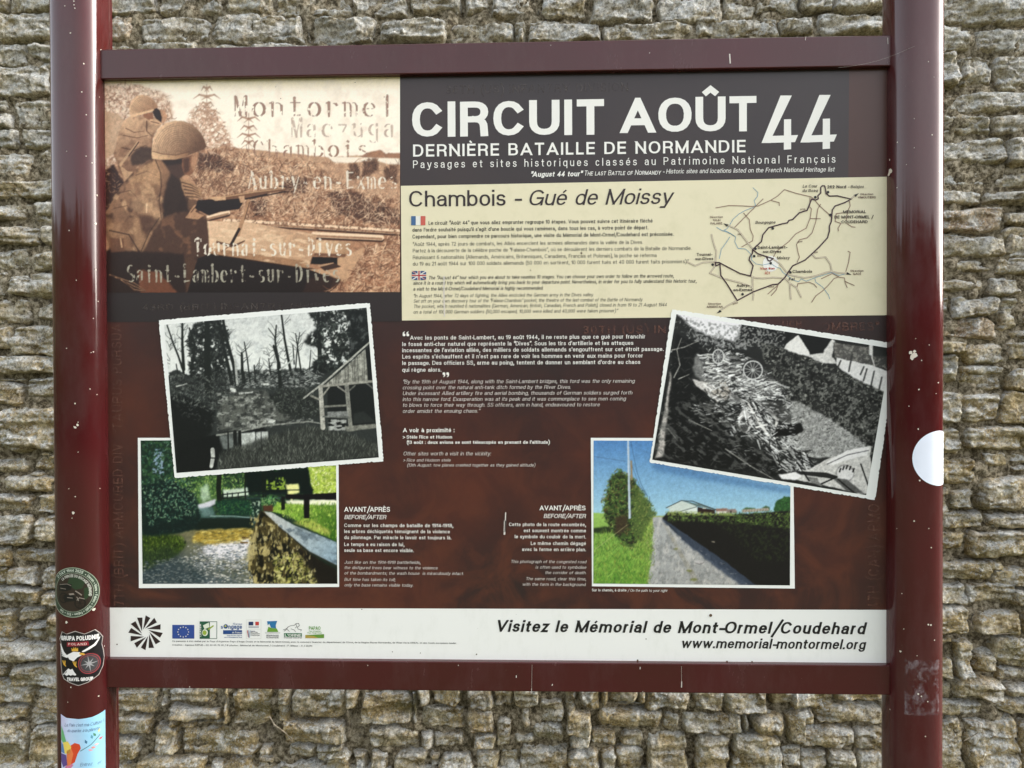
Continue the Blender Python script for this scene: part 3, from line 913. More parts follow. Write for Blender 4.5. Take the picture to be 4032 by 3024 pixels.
V, F = [], []
rs = random.Random(5)
spots = [(1400 + 0, 2870), (640, 2760), (3780, 2400), (3850, 2420), (3820, 2480), (3860, 2820), (3340, 2880), (2640, 2830), (2790, 2880), (1850, 2830), (1700, 2900), (1060, 2870), (120, 2440), (110, 2260), (60, 1290), (150, 880), (90, 1010), (3800, 1040), (3890, 1080), (3720, 1010), (1290, 2900), (2380, 2800), (620, 2890), (3960, 2680), (140, 1170), (100, 2560)]
for sx_, sy_ in spots:
    for _ in range(16):
        x, z = map(float, at(sx_ + rs.gauss(0, 42), sy_ + rs.gauss(0, 30), YW))
        p = np.array([x, YW + .012, z]); d = np.array([rs.gauss(0, .5), -abs(rs.gauss(0, .6)), rs.gauss(-.4, .6)])
        path = [tuple(p)]
        for _ in range(9):
            d = d * .8 + np.array([rs.gauss(0, .42), rs.gauss(.03, .22), rs.gauss(-.08, .42)])
            p = p + d / (np.linalg.norm(d) + .3) * rs.uniform(.003, .0068)
            p[1] = min(max(p[1], YW - .04), YW + .02)
            path.append(tuple(p))
        tube(path, rs.choice([.00025, .0003, .0005]), .00012, V, F)
for pts, r in (([(1062, 2818), (1085, 2850), (1120, 2880), (1155, 2910)], .0014), ([(3850, 2850), (3845, 2880), (3820, 2900), (3790, 2912)], .0012), ([(3800, 2830), (3840, 2835), (3868, 2852), (3862, 2890)], .001),
               ([(3726, 2505), (3760, 2492)], .0007), ([(3910, 2497), (3972, 2490)], .0008), ([(2180 + 430, 2735), (2180 + 400, 2795)], .0007), ([(1368, 2795), (1380, 2850)], .0010), ([(970, 2880), (1015, 2882)], .0009)):
    q = []
    for i, (x, y) in enumerate(pts):
        a_, b_ = map(float, at(x, y, YW - .02)); q.append((a_, YW - .022 - .004 * (i % 2), b_))
    tube(q, r, r * .6, V, F, 6)
mesh_obj('dry_roots', V, F, rt.m, wall, kind='stuff', label='dry roots, dead stalks and cobweb threads hanging from the joints')
wb = NT('cobweb_dust'); wb.set(Base_Color=(.30, .27, .22), Roughness=1.0)
V, F = [], []
for sx_, sy_ in spots + [(1330, 2840), (1420, 2900), (3850, 2370), (640, 2830), (3370, 2870)]:
    for _ in range(30):
        x, z = map(float, at(sx_ + rs.gauss(0, 38), sy_ + rs.gauss(0, 30), YW))
        L_ = rs.uniform(.008, .032); a = rs.uniform(0, pi)
        y0 = YW + rs.uniform(-.022, .006)
        mid = (x + rs.gauss(0, .004), y0 + .004, z - L_ * .22)
        tube([(x - L_ / 2 * cos(a), y0, z - L_ / 2 * sin(a)), mid, (x + L_ / 2 * cos(a), y0 + .006, z + L_ / 2 * sin(a))], .00009, .00009, V, F, 3)
mesh_obj('cobwebs', V, F, wb.m, wall, kind='stuff', label='dusty spider threads stretched across the joints')

# ---------------------------------------------------------------- the board: painted steel posts, rails and panel
def paint(name, c1_, c2_, rough=.2):
    t = NT(name)
    n = t.noise(5, 4)
    sp = t.ramp(t.noise(420, 2, .5), [(0.755, 0.0), (0.775, 1.0)])
    col = t.mix(t.ramp(n, [(.35, 0.), (.65, 1.)]), c1_, c2_)
    col = t.mix(t.math('MULTIPLY', sp, .12), col, (.4, .33, .28, 1))
    smear = t.ramp(t.noise(14, 6, .7, vec=t.scalev((1, 1, .35))), [(0.48, 0.0), (0.75, 1.0)])
    col = t.mix(t.math('MULTIPLY', smear, .05), col, (.35, .3, .3, 1))
    t.set(Base_Color=col, Roughness=t.math('ADD', rough, t.math('MULTIPLY', smear, .16)), Specular_IOR_Level=.5)
    t.bump(t.noise(55, 4, .5), .018, .002)
    return t.m


RED = paint('oxblood_paint', (.062, .0085, .010), (.052, .0095, .008))
REDP = paint('oxblood_paint_posts', (.060, .0075, .009), (.052, .010, .009), .09)
ZB0 = ZC - .45; ZT0 = ZC + .45
board = empty('information_board', (0, .014, 0), 'large oxblood red steel information board about the battle trail, with two posts and printed panel', 'information board')
PCX, PCY, PA, PB, PN = .6366, .0015, .0386, .035, 2.9


def prof(t):
    """point on the post's outline, t in radians (t=-90 deg faces the camera)"""
    e = 2 / PN
    c, s = cos(t), sin(t)
    return PA * math.copysign(abs(c) ** e, c), PB * math.copysign(abs(s) ** e, s)


POSTZ = (-0.3, ZC + .85)
posts = []
for sx in (-1, 1):
    n = 72
    v = []; f = []
    for z in POSTZ:
        for i in range(n):
            x, y = prof(2 * pi * i / n)
            v.append((sx * PCX + x, PCY + y, z))
    f = [(i, (i + 1) % n, n + (i + 1) % n, n + i) for i in range(n)] + [tuple(range(3 * n - 1, 2 * n - 1, -1)), tuple(range(3 * n, 4 * n))]
    v = v + v
    pst = mesh_obj('post', v, f, REDP, board, (sx * PCX, PCY, 0))
    for pl in pst.data.polygons:
        pl.use_smooth = len(pl.vertices) == 4
    posts.append(pst)
    # channel and mounting rail along the back of the post
    v, f = box_vf(sx * PCX - .012, sx * PCX + .012, PCY + .032, PCY + .0468, POSTZ[0], POSTZ[1])
    v2 = [(a - 0, b, c) for a, b, c in v]
    mesh_obj('back_channel', v2, f, REDP, pst, (sx * PCX, PCY, 0))
    v, f = box_vf(sx * PCX - .0195, sx * PCX + .0195, PCY + .0465, PCY + .0545, POSTZ[0], POSTZ[1])
    mesh_obj('back_rib', v, f, REDP, pst, (sx * PCX, PCY, 0))
# rails: measured top and bottom edges in the photograph
RT1 = float(at(1950, 167, -.010)[1]); RT0 = float(at(1950, 286, -.010)[1])
RB1 = float(at(1950, 2607, -.010)[1]); RB0 = float(at(1950, 2722, -.010)[1])
for z0, z1, tk in ((RT0, RT1, .030), (RB0, RB1, .028)):
    v, f = box_vf(-.6, .6, -.0105, tk, z0, z1, .0016)
    o = mesh_obj('rail', v, f, RED, board, (0, 0, z0))
    o['label'] = 'upper rail of the board' if z0 > ZC else 'lower rail of the board'

pm = NT('panel_print')
pp = pm.P().outputs['Position']
psx = pm.n.new('ShaderNodeSeparateXYZ'); pm.l.new(pp, psx.inputs[0])
ca = pm.ramp(pm.noise(3.2, 6, .6, off=2), [(.36, lin((46, 32, 31))), (.50, lin((60, 34, 31))), (.66, lin((80, 40, 31)))])
cb = pm.ramp(pm.noise(11, 7, .62, dist=1.4, off=4), [(.42, 0.0), (.62, 1.0)])
lowr = pm.n.new('ShaderNodeMapRange'); pm.l.new(psx.outputs[2], lowr.inputs[0]); lowr.inputs[1].default_value = ZC + .05; lowr.inputs[2].default_value = ZC - .30
ca = pm.mix(pm.math('MULTIPLY', pm.math('MULTIPLY', cb, lowr.outputs[0]), .55), ca, (*lin((98, 52, 36)), 1))
pm.set(Base_Color=ca, Roughness=.33)
pm.bump(pm.noise(160, 3), .02, .001)
PY = 0.0
v, f = box_vf(-.6005, .6005, PY, PY + .006, ZB0 - .004, ZT0 + .004)
panel = mesh_obj('panel', v, f, pm.m, board, (0, 0, ZC))


def layer(name, zm, pts, mat, y, label=None, parent=None):
    pr = Print(board_place(y)); put_poly(pr, zm, pts)
    return pr.build(name, mat, parent or panel, label=label)


S1 = Zoom(0, 0, 1)
hm = NT('header_print'); hm.set(Base_Color=hm.ramp(hm.noise(4, 4), [(.35, lin((47, 38, 38))), (.65, lin((56, 44, 42)))]), Roughness=.36)
cm = NT('cream_print')
cm.set(Base_Color=cm.mix(cm.ramp(cm.noise(22, 7, .7), [(.5, 0.), (.72, .45)]), (*lin((226, 217, 184)), 1), (*lin((204, 198, 160)), 1)), Roughness=.38)
wm = NT('white_print')
wst = wm.ramp(wm.noise(26, 6, .7, vec=wm.scalev((1, 1, .4))), [(.52, 0.), (.75, .3)])
wsp = wm.ramp(wm.noise(170, 2, .5), [(.77, 0.), (.79, .8)])
wm.set(Base_Color=wm.mix(wsp, wm.mix(wst, (*lin((236, 236, 230)), 1), (*lin((206, 208, 196)), 1)), (*lin((110, 95, 75)), 1)), Roughness=.4)
bm = plain('brown_print', (72, 42, 32), .36)
dk = plain('dark_print', (40, 31, 31), .36)
layer('header_band', S1, [(1574, 250), (3343, 250), (3340, 702), (1578, 734)], hm.m, PY - .0004, 'dark header band with the big white title')
layer('brown_strip', S1, [(3343, 250), (3500, 250), (3500, 700), (3340, 702)], bm, PY - .0004)
layer('cream_band', S1, [(1578.5, 732), (3498, 696), (3498, 1241), (1583, 1262)], cm.m, PY - .0005, 'cream band with the story and the map')
layer('dark_band', S1, [(405, 1150), (1581, 1150), (1581, 1266), (405, 1268)], dk, PY - .0004)
layer('white_band', S1, [(428, 2392), (3498, 2401), (3498, 2640), (428, 2620)], wm.m, PY - .0005, 'white footer band with logos and web address')
# ---------------------------------------------------------------- lettering on the board
WHITE = plain('white_ink', (236, 234, 226), .4, .02)
OFFW = plain('soft_white_ink', (214, 208, 200), .4, .02)
BLACK = plain('black_ink', (22, 20, 20), .4, .02)
BROWNI = plain('dark_brown_ink', (44, 30, 30), .4, .02)
REDI = plain('red_ink', (170, 50, 38), .4, .02)


def block(name, mat, zm, lines, y, label=None):
    pr = Print(board_place(y))
    for ln in lines:
        kw = ln[6] if len(ln) > 6 else {}
        put_text(pr, zm, *ln[:6], **kw)
    return pr.build(name, mat, panel, label=label)


LY = PY - .0008
H1 = Zoom(1560, 270, .9042)
B = dict(w=.205, track=.10)
block('title_text', WHITE, H1, [
    ('CIRCUIT', 70, 299, 905, 289, 154, dict(w=.198, track=.12)), ('AOÛT', 980, 283, 1568, 272, 153, dict(w=.198, track=.10)),
    ('DERNIÈRE BATAILLE DE NORMANDIE', 74, 390, 1521, 360, 54, dict(w=.16, track=.19)),
    ('Paysages et sites historiques classés au Patrimoine National Français', 74, 440, 1912, 405, 34, dict(w=.115, track=.38)),
    ('"August 44 tour"', 585, 473, 807, 469, 23, dict(w=.19, slant=.2)),
    ('The last Battle of Normandy', 818, 468, 1152, 461, 22, dict(w=.12, slant=.2, smallcaps=True)),
    ('- Historic sites and locations listed on the French National Heritage list', 1160, 461, 1908, 446, 20, dict(w=.12, slant=.2))], LY, 'white title lettering CIRCUIT AOÛT 44')
for dx, dy in ((0, 0), (169, -2.5)):
    pr = Print(board_place(LY))
    for q in ([(1590, 325), (1672, 118), (1722, 118), (1637, 294), (1642, 325)], [(1590, 325), (1640, 293.5), (1748, 289), (1737, 323)], [(1688, 222), (1718, 221), (1718, 352), (1687, 354)]):
        pass
    put_poly(pr, H1, [(1590 + dx, 325 + dy), (1673 + dx, 118 + dy), (1722 + dx, 118 + dy), (1638 + dx, 294 + dy), (1631 + dx, 325 + dy)])
    put_poly(pr, H1, [(1625 + dx, 294.5 + dy), (1749 + dx, 290 + dy), (1736 + dx, 321 + dy), (1610 + dx, 325 + dy)], .00003)
    put_poly(pr, H1, [(1688 + dx, 222 + dy), (1719 + dx, 221 + dy), (1719 + dx, 352 + dy), (1687 + dx, 354 + dy)], .00006)
    pr.build('title_numeral', WHITE, panel)
C1 = Zoom(1560, 700, .5606)
block('place_name_text', BROWNI, C1, [('Chambois -', 92, 203, 868, 197, 112, dict(w=.125, track=.10)), ('Gué de Moissy', 925, 196, 1940, 184, 110, dict(w=.115, slant=.22, track=.10))], LY, 'dark brown heading Chambois - Gué de Moissy')
Bd = dict(w=.145, track=.14); Rg = dict(w=.10, track=.13); It = dict(w=.10, track=.13, slant=.2); BI = dict(w=.13, track=.12, slant=.2)
block('french_text', BLACK, C1, [
    ('Le circuit “Août 44” que vous allez emprunter regroupe 10 étapes. Vous pouvez suivre cet itinéraire fléché', 228, 334, 1800, 313, 27, Bd),
    ("dans l'ordre souhaité puisqu'il s'agit d'une boucle qui vous ramènera, dans tous les cas, à votre point de départ.", 115, 382, 1770, 360, 27, Bd),
    ('Cependant, pour bien comprendre ce parcours historique, une visite du Mémorial de Mont-Ormel/Coudehard est préconisée.', 115, 430, 1947, 406, 27, Bd),
    ('“Août 1944, après 72 jours de combats, les Alliés encerclent les armées allemandes dans la vallée de la Dives.', 118, 482, 1732, 463, 26, Rg),
    ('Partez à la découverte de la célèbre poche de “Falaise-Chambois”, où se déroulèrent les derniers combats de la Bataille de Normandie.', 118, 528, 2073, 505, 26, Rg),
    ('Réunissant 6 nationalités (Allemands, Américains, Britanniques, Canadiens, Français et Polonais), la poche se referma', 118, 575, 1828, 555, 26, Rg),
    ('du 19 au 21 août 1944 sur 100 000 soldats allemands (50 000 en sortirent, 10 000 furent tués et 40 000 furent faits prisonniers).”', 118, 620, 2052, 598, 26, Rg)], LY)
block('english_text', BLACK, C1, [
    ('The “August 44” tour which you are about to take reunites 10 stages. You can choose your own order to follow on the arrowed route,', 228, 717, 1950, 698, 25, BI),
    ('since it is a round trip which will automatically bring you back to your departure point. Nevertheless, in order for you to fully understand this historic tour,', 120, 756, 2110, 733, 25, BI),
    ('a visit to the Mont-Ormel/Coudehard Memorial is highly recommended.', 120, 794, 1033, 786, 25, BI),
    ('“In August 1944, after 72 days of fighting, the Allies encircled the German army in the Dives valley.', 122, 842, 1388, 832, 24, It),
    ('Set off on your own discovery tour of the “Falaise-Chambois” pocket, the theatre of the last combat of the Battle of Normandy.', 122, 880, 1735, 865, 24, It),
    ('The pocket, which reunited 6 nationalities (German, American, British, Canadian, French and Polish), closed in from 19 to 21 August 1944', 122, 918, 1900, 900, 24, It),
    ('on a total of 100,000 German soldiers (50,000 escaped, 10,000 were killed and 40,000 were taken prisoner).”', 122, 955, 1555, 945, 24, It)], LY)
Q1 = Zoom(1540, 1270, .5244)
block('quote_french_text', WHITE, Q1, [
    ('Avec les ponts de Saint-Lambert, au 19 août 1944, il ne reste plus que ce gué pour franchir', 143, 130, 1908, 119, 31, Bd),
    ("le fossé anti-char naturel que représente la “Dives”. Sous les tirs d'artillerie et les attaques", 85, 178, 1818, 167, 31, Bd),
    ("incessantes de l'aviation alliée, des milliers de soldats allemands s'engouffrent sur cet étroit passage.", 85, 225, 2045, 212, 31, Bd),
    ("Les esprits s'échauffent et il n'est pas rare de voir les hommes en venir aux mains pour forcer", 85, 272, 1890, 262, 31, Bd),
    ("le passage. Des officiers SS, arme au poing, tentent de donner un semblant d'ordre au chaos", 85, 320, 1870, 310, 31, Bd),
    ('qui règne alors.', 85, 370, 378, 369, 31, Bd), ('A voir à proximité :', 90, 825, 476, 822, 32, dict(w=.17, track=.11)),
    ('> Stèle Rice et Hudson', 90, 872, 458, 870, 25, dict(w=.16, track=.1)), ("(13 août : deux avions se sont télescopés en prenant de l'altitude)", 119, 912, 1187, 909, 25, dict(w=.17, track=.1))], LY)
for cx, cy, s in ((98, 93, 1), (126, 93, 1), (397, 384, -1), (425, 384, -1)):
    pr = Print(board_place(LY)); put_poly(pr, Q1, circle(cx, cy, 11, 12))
    put_poly(pr, Q1, [(cx - 11 * s, cy), (cx - 9 * s, cy - 18 * s), (cx + 5 * s, cy - 27 * s), (cx + 5 * s, cy - 22 * s), (cx - 2 * s, cy - 12 * s), (cx + 1 * s, cy - 5 * s)], .00003)
    pr.build('quotation_mark', WHITE, panel)
block('quote_english_text', OFFW, Q1, [
    ('“By the 19th of August 1944, along with the Saint-Lambert bridges, this ford was the only remaining', 88, 458, 1828, 452, 28, It),
    ('crossing point over the natural anti-tank ditch formed by the River Dives.', 87, 502, 1350, 497, 28, It),
    ('Under incessant Allied artillery fire and aerial bombing, thousands of German soldiers surged forth', 87, 545, 1810, 540, 28, It),
    ('into this narrow ford. Exasperation was at its peak and it was commonplace to see men coming', 87, 590, 1762, 584, 28, It),
    ('to blows to force their way through. SS officers, arm in hand, endeavoured to restore', 87, 633, 1566, 629, 28, It),
    ('order amidst the ensuing chaos.”', 87, 678, 665, 677, 28, It),
    ('Other sites worth a visit in the vicinity:', 92, 998, 750, 997, 29, It), ('> Rice and Hudson stele', 92, 1044, 447, 1043, 23, It),
    ('(13th August: tow planes crashed together as they gained altitude)', 120, 1082, 1080, 1080, 23, It)], LY)
L1 = Zoom(1300, 1900, .4973)
BH = dict(w=.17, track=.10)
block('before_after_french_text', WHITE, L1, [
    ('AVANT/APRÈS', 113, 232, 475, 230, 39, BH), ('Comme sur les champs de bataille de 1914-1918,', 113, 354, 975, 351, 28, Bd),
    ('les arbres déchiquetés témoignent de la violence', 113, 401, 948, 399, 28, Bd), ('du pilonnage. Par miracle le lavoir est toujours là.', 113, 449, 960, 447, 28, Bd),
    ('Le temps a eu raison de lui,', 113, 503, 588, 502, 28, Bd), ('seule sa base est encore visible.', 113, 550, 662, 549, 28, Bd),
    ('AVANT/APRÈS', 1658, 220, 2022, 219, 38, BH), ('Cette photo de la route encombrée,', 1416, 345, 2025, 345, 28, Bd), ('est souvent montrée comme', 1533, 393, 2025, 393, 28, Bd),
    ('le symbole du couloir de la mort.', 1462, 441, 2025, 441, 28, Bd), ('Le même chemin dégagé', 1589, 494, 2025, 494, 28, Bd), ('avec la ferme en arrière plan.', 1520, 542, 2025, 542, 28, Bd)], LY)
block('before_after_english_text', OFFW, L1, [
    ('BEFORE/AFTER', 113, 290, 445, 289, 34, dict(w=.17, track=.08, slant=.2)), ('Just like on the 1914-1918 battlefields,', 113, 643, 718, 642, 24, It),
    ('the disfigured trees bear witness to the violence', 113, 686, 851, 685, 24, It), ('of the bombardments; the wash house  is miraculously intact.', 113, 730, 1058, 728, 24, It),
    ('But time has taken its toll;', 114, 779, 517, 778, 24, It), ('only the base remains visible today.', 114, 823, 660, 822, 24, It),
    ('BEFORE/AFTER', 1690, 281, 2024, 281, 34, dict(w=.17, track=.08, slant=.2)), ('This photograph of the congested road', 1430, 637, 2027, 637, 24, It), ('is often used to symbolise', 1626, 681, 2027, 681, 24, It),
    ('the corridor of death.', 1702, 724, 2027, 724, 24, It), ('The same road, clear this time,', 1549, 773, 2027, 773, 24, It), ('with the farm in the background.', 1522, 817, 2027, 817, 24, It)], LY)
R1 = Zoom(2250, 1650, .42948)
block('caption_text', WHITE, R1, [('Sur le chemin, à droite', 188, 1578, 503, 1580, 25, Bd), ('/ On the path to your right', 515, 1581, 878, 1584, 25, It)], LY)
V1 = Zoom(1800, 2360, .7866)
block('address_text', BLACK, V1, [('Visitez le Mémorial de Mont-Ormel/Coudehard', 192, 160, 2042, 176, 60, dict(w=.18, track=.14, slant=.22)), ('www.memorial-montormel.org', 1120, 243, 2043, 249, 50, dict(w=.17, track=.11, slant=.2))], LY, 'black lettering inviting to the memorial with its web address')
F1 = Zoom(400, 2360, .678)
block('credits_text', BLACK, F1, [
    ("Ce panneau a été réalisé par le Pays d'Argentan Pays d'Auge Ornais et le Mémorial de Mont-Ormel, avec le concours financier du département de l'Orne, de la Région Basse Normandie, de l'Etat via la DREAL et des fonds européens leader.", 412, 251, 2063, 252, 9, dict(w=.14, track=.14)),
    ("Création : Agence R2PUB - 02 33 05 75 81 / © photos : Mémorial de Montormel / Coudehard - P. Billaux - X / 05/13", 412, 270, 1224, 271, 9, dict(w=.14, track=.14))], LY)


def ghost(name, rgb, lines, op=.5):
    t = NT(name)
    t.set(Base_Color=lin(rgb), Roughness=.4)
    tb = t.n.new('ShaderNodeBsdfTransparent'); mx_ = t.n.new('ShaderNodeMixShader')
    t.l.new(t.math('MULTIPLY', t.ramp(t.noise(45, 4, .7), [(.36, .1), (.62, 1.0)]), op), mx_.inputs[0])
    t.l.new(tb.outputs[0], mx_.inputs[1]); t.l.new(t.b.outputs[0], mx_.inputs[2]); t.l.new(mx_.outputs[0], t.out.inputs[0])
    for ln in lines:
        pr = Print(board_place(PY - .0007))
        if ln[0] == 'V':                                # running upwards
            _, s, zx, y_bottom, y_top, cap = ln
            bx, bz = map(float, at(zx, y_bottom)); tx_, tz_ = map(float, at(zx, y_top))
            tot, polys = text_polys(s, .16, .2)
            H = cap / 2574.
            for p, k in polys: pr.poly([(bx - y * H, bz + (tz_ - bz) * x / tot) for x, y in p], k * .00004)
        else:
            zm, a = ln[0], ln[1:]
            put_text(pr, zm, *a, w=.16, track=.2)
        pr.build('faded_stencil_text', t.m, panel)


ghost('faded_stencil_ink', (112, 74, 62), [('V', '7TH (BRIT) ARMOURED DIV  "TAURUS PURSUA', 490, 2385, 1275, 42), ('V', '4TH (CAN) ARMO', 3462, 2395, 1985, 46), ('V', 'U', 3462, 1620, 1590, 46),
    (Zoom(2200, 1200, .5967), '30TH (US) IN', 160, 192, 705, 188, 52), (Zoom(2200, 1200, .5967), 'UCH', 1475, 152, 1600, 150, 46), (Zoom(2200, 1200, .5967), 'OMBRES”', 1735, 176, 2105, 168, 56)], .6)
ghost('faded_band_ink', (78, 68, 64), [(Zoom(400, 1130, .5425), '43RD (BRIT) INFANTRY DIVISION', 300, 168, 1770, 162, 46), (H1, '36TH (US) INFANTRY DIVISION', 215, 112, 1010, 100, 38)], .75)

# the map
MAR = plain('map_maroon_ink', (58, 30, 38), .4)
M1 = Zoom(2680, 690, .37975)
tan_ = plain('map_tan_ink', (150, 126, 106), .4, .03); blue_ = plain('map_blue_ink', (120, 156, 174), .4, .03); lite = plain('map_pale_ink', (224, 216, 190), .4, .02)
MY = PY - .0008
pr = Print(board_place(MY))
put_poly(pr, M1, circle(932, 918, 82, 32)); pr.build('map_disc', WHITE, panel)
for ln in ([(748, 130), (800, 180), (795, 220), (760, 265), (775, 310), (750, 335), (670, 365), (600, 405), (540, 460), (505, 520), (480, 555), (450, 570), (510, 600), (570, 640), (560, 690), (595, 760), (670, 765), (700, 790), (735, 830), (735, 880), (780, 920), (850, 932), (930, 915), (985, 950), (1030, 965), (1060, 1010), (1110, 1045), (1150, 1080), (1220, 1105), (1250, 1075), (1300, 1100), (1400, 1060), (1500, 1030), (1560, 1010), (1640, 1040), (1715, 1020)],
           [(370, 540), (430, 575), (480, 590), (520, 610), (560, 635)], [(510, 640), (470, 700), (420, 770), (400, 868)], [(1390, 1070), (1400, 1110), (1470, 1160), (1500, 1200), (1530, 1240), (1545, 1285)]):
    pr = Print(board_place(MY - .0001)); put_line(pr, M1, ln, 6); pr.build('map_river', blue_, panel)
for ln in ([(360, 340), (500, 315), (620, 318), (740, 325), (800, 320), (930, 262), (1000, 220), (1075, 150), (1200, 190), (1350, 225), (1390, 260), (1440, 320), (1490, 365), (1530, 400), (1570, 450)], [(855, 245), (780, 320), (560, 540)],
           [(650, 392), (710, 460), (720, 560), (750, 630), (745, 680), (630, 745)], [(935, 262), (1020, 285), (1022, 320)], [(1335, 330), (1355, 350), (1340, 450), (1300, 550), (1190, 610), (1120, 690), (1040, 750), (985, 800), (960, 850)],
           [(1450, 300), (1420, 350), (1400, 480), (1360, 600), (1310, 650), (1230, 670), (1200, 720), (1215, 800), (1230, 850), (1205, 905)], [(1340, 450), (1450, 452)], [(1748, 265), (1755, 320), (1730, 370), (1715, 470)], [(1680, 390), (1610, 400), (1600, 480), (1660, 500), (1630, 550), (1635, 580)], [(1720, 500), (1770, 535), (1810, 540)],
           [(1730, 788), (1755, 800), (1740, 900), (1710, 1000)], [(1205, 1160), (1215, 1125), (1330, 1110), (1380, 1130), (1410, 1165)], [(1455, 1075), (1570, 1020), (1650, 1060), (1695, 1065), (1705, 1120), (1725, 1168)], [(1640, 1055), (1590, 1070), (1530, 1140), (1470, 1200), (1400, 1250), (1355, 1320)], [(1700, 1100), (1800, 1145)], [(1010, 1140), (960, 1180), (900, 1235)], [(1005, 1145), (990, 1190), (935, 1250)], [(1340, 225), (1335, 330)]):
    pr = Print(board_place(MY - .00015)); put_line(pr, M1, ln, 9); pr.build('map_road', tan_, panel)
dbl = ([(490, 520), (590, 565), (740, 760)], [(955, 870), (1030, 920), (1100, 1010), (1130, 1035), (1280, 1065), (1400, 1045), (1500, 1010), (1560, 1000), (1640, 1015), (1720, 1018)], [(318, 610), (335, 690), (368, 790), (360, 890), (350, 950), (302, 1015), (440, 1070), (620, 1115), (700, 1145), (745, 1165)],
       [(60, 895), (150, 940), (230, 905), (350, 900)], [(745, 1050), (745, 1160), (755, 1240), (745, 1300)], [(725, 1045), (770, 1065), (850, 1070), (950, 1060), (1070, 1068)], [(1085, 1070), (1130, 1120), (1140, 1290)], [(1130, 1120), (1200, 1165), (1250, 1270)], [(1360, 820), (1400, 860), (1500, 850), (1550, 920), (1565, 1000)], [(585, 1300), (490, 1350), (420, 1395)], [(1765, 245), (1800, 215)])
for i_r, ln in enumerate(dbl):
    pr = Print(board_place(MY - .0002 - .000006 * i_r)); put_line(pr, M1, ln, 14); pr.build('map_main_road', tan_, panel)
    pr = Print(board_place(MY - .00028 - .000006 * i_r)); put_line(pr, M1, ln, 6); pr.build('map_road_centre', lite, panel)
pr = Print(board_place(MY - .00035))
for ln in ([(585, 1300), (480, 1130), (415, 1040), (405, 910), (500, 960), (615, 1020), (722, 1045), (750, 940), (708, 880), (715, 850), (742, 810), (745, 770), (835, 690), (850, 620), (910, 545), (1050, 505), (1105, 495), (1120, 470), (1160, 460), (1230, 390), (1310, 365), (1335, 300), (1355, 250), (1400, 258), (1425, 245), (1420, 215), (1450, 185), (1450, 130), (1465, 110), (1490, 112), (1500, 150), (1505, 190), (1540, 218), (1620, 215), (1765, 248), (1700, 285), (1600, 320), (1570, 360), (1560, 480), (1540, 530), (1540, 580), (1520, 650), (1430, 750), (1290, 880), (1160, 940), (1110, 1010), (1080, 1060), (1010, 1130), (950, 1135), (750, 1210), (585, 1300)],
           [(748, 775), (800, 815), (890, 845), (955, 865), (925, 892), (905, 885), (890, 850)], [(405, 908), (360, 905), (362, 940), (400, 925)]):
    put_line(pr, M1, ln, 13)
pr.build('map_route', MAR, panel, label='dark maroon line of the signposted route')
for x, y in ((1393, 230), (1525, 177), (1548, 413), (953, 553), (773, 763), (760, 840), (932, 913), (330, 928), (1136, 1008), (640, 1235)): pr = Print(board_place(MY - .00045)); put_poly(pr, M1, circle(x, y, 14, 12)); pr.build('map_dot', BLACK, panel)
for q in ([(440, 500), (495, 512), (478, 535)], [(1845, 188), (1795, 205), (1812, 228)], [(1770, 1033), (1720, 1005), (1715, 1030)], [(372, 1433), (405, 1395), (425, 1418)]): pr = Print(board_place(MY - .00045)); put_poly(pr, M1, q); pr.build('map_arrow', BLACK, panel)
b_ = dict(w=.18, track=.13, align=False); i_ = dict(w=.15, track=.13, slant=.2, align=False); s_ = dict(w=.17, track=.12, align=False)
block('map_names_text', BROWNI, M1, [
    ('La Cour', 1262, 130, 1415, 127, 30, i_), ('du Bosq', 1258, 176, 1418, 174, 30, i_), ('262 Nord', 1518, 138, 1712, 137, 32, b_), ('- Boisjos', 1730, 136, 1895, 134, 30, i_), ('MÉMORIAL', 1682, 396, 1918, 394, 30, b_), ('DE MONT-ORMEL /', 1592, 450, 1990, 448, 30, b_), ('COUDEHARD', 1664, 500, 1935, 498, 30, b_),
    ('Bourgogne', 772, 506, 980, 503, 30, i_), ('Saint-Lambert-', 795, 765, 1098, 762, 32, b_), ('sur-Dives', 852, 808, 1040, 806, 30, b_), ('Moissy', 995, 873, 1128, 872, 32, i_), ('Tournai-', 165, 838, 322, 836, 30, b_), ('sur-Dives', 150, 882, 335, 880, 30, b_),
    ('Chambois', 1157, 1013, 1360, 1012, 30, b_), ('Fel', 1120, 1092, 1178, 1091, 30, b_), ('Aubry-', 578, 1158, 705, 1156, 30, b_), ('en-Exmes', 544, 1204, 738, 1202, 30, b_)], MY - .0005)
block('map_directions_text', plain('map_brown_ink', (92, 60, 54), .4), M1, [
    ('Direction', 303, 445, 435, 443, 20, s_), ('TRUN', 330, 478, 410, 477, 20, s_), ('FALAISE', 308, 512, 430, 510, 22, s_), ('Direction', 1862, 208, 1993, 207, 20, s_), ('VIMOUTIERS', 1835, 242, 2020, 241, 22, s_), ('Direction', 1758, 1002, 1892, 1001, 20, s_), ('GACÉ', 1785, 1034, 1868, 1034, 22, s_),
    ('Direction', 284, 1343, 415, 1342, 20, s_), ('ARGENTAN', 268, 1376, 432, 1375, 22, s_), ('D13', 590, 622, 625, 622, 16, s_), ('D710', 1238, 365, 1290, 363, 16, s_), ('D13', 795, 845, 835, 850, 16, s_), ('D710', 1210, 705, 1260, 695, 16, s_), ('D113', 910, 1168, 965, 1163, 16, s_), ('D16', 1385, 812, 1418, 805, 16, s_), ('D113', 540, 1348, 590, 1330, 16, s_)], MY - .0005)
block('you_are_here_text', REDI, M1, [('Vous êtes', 822, 980, 972, 978, 24, dict(w=.2, track=.1, align=False)), ('ICI', 872, 1028, 922, 1028, 28, dict(w=.18, track=.16, align=False))], MY - .0006)

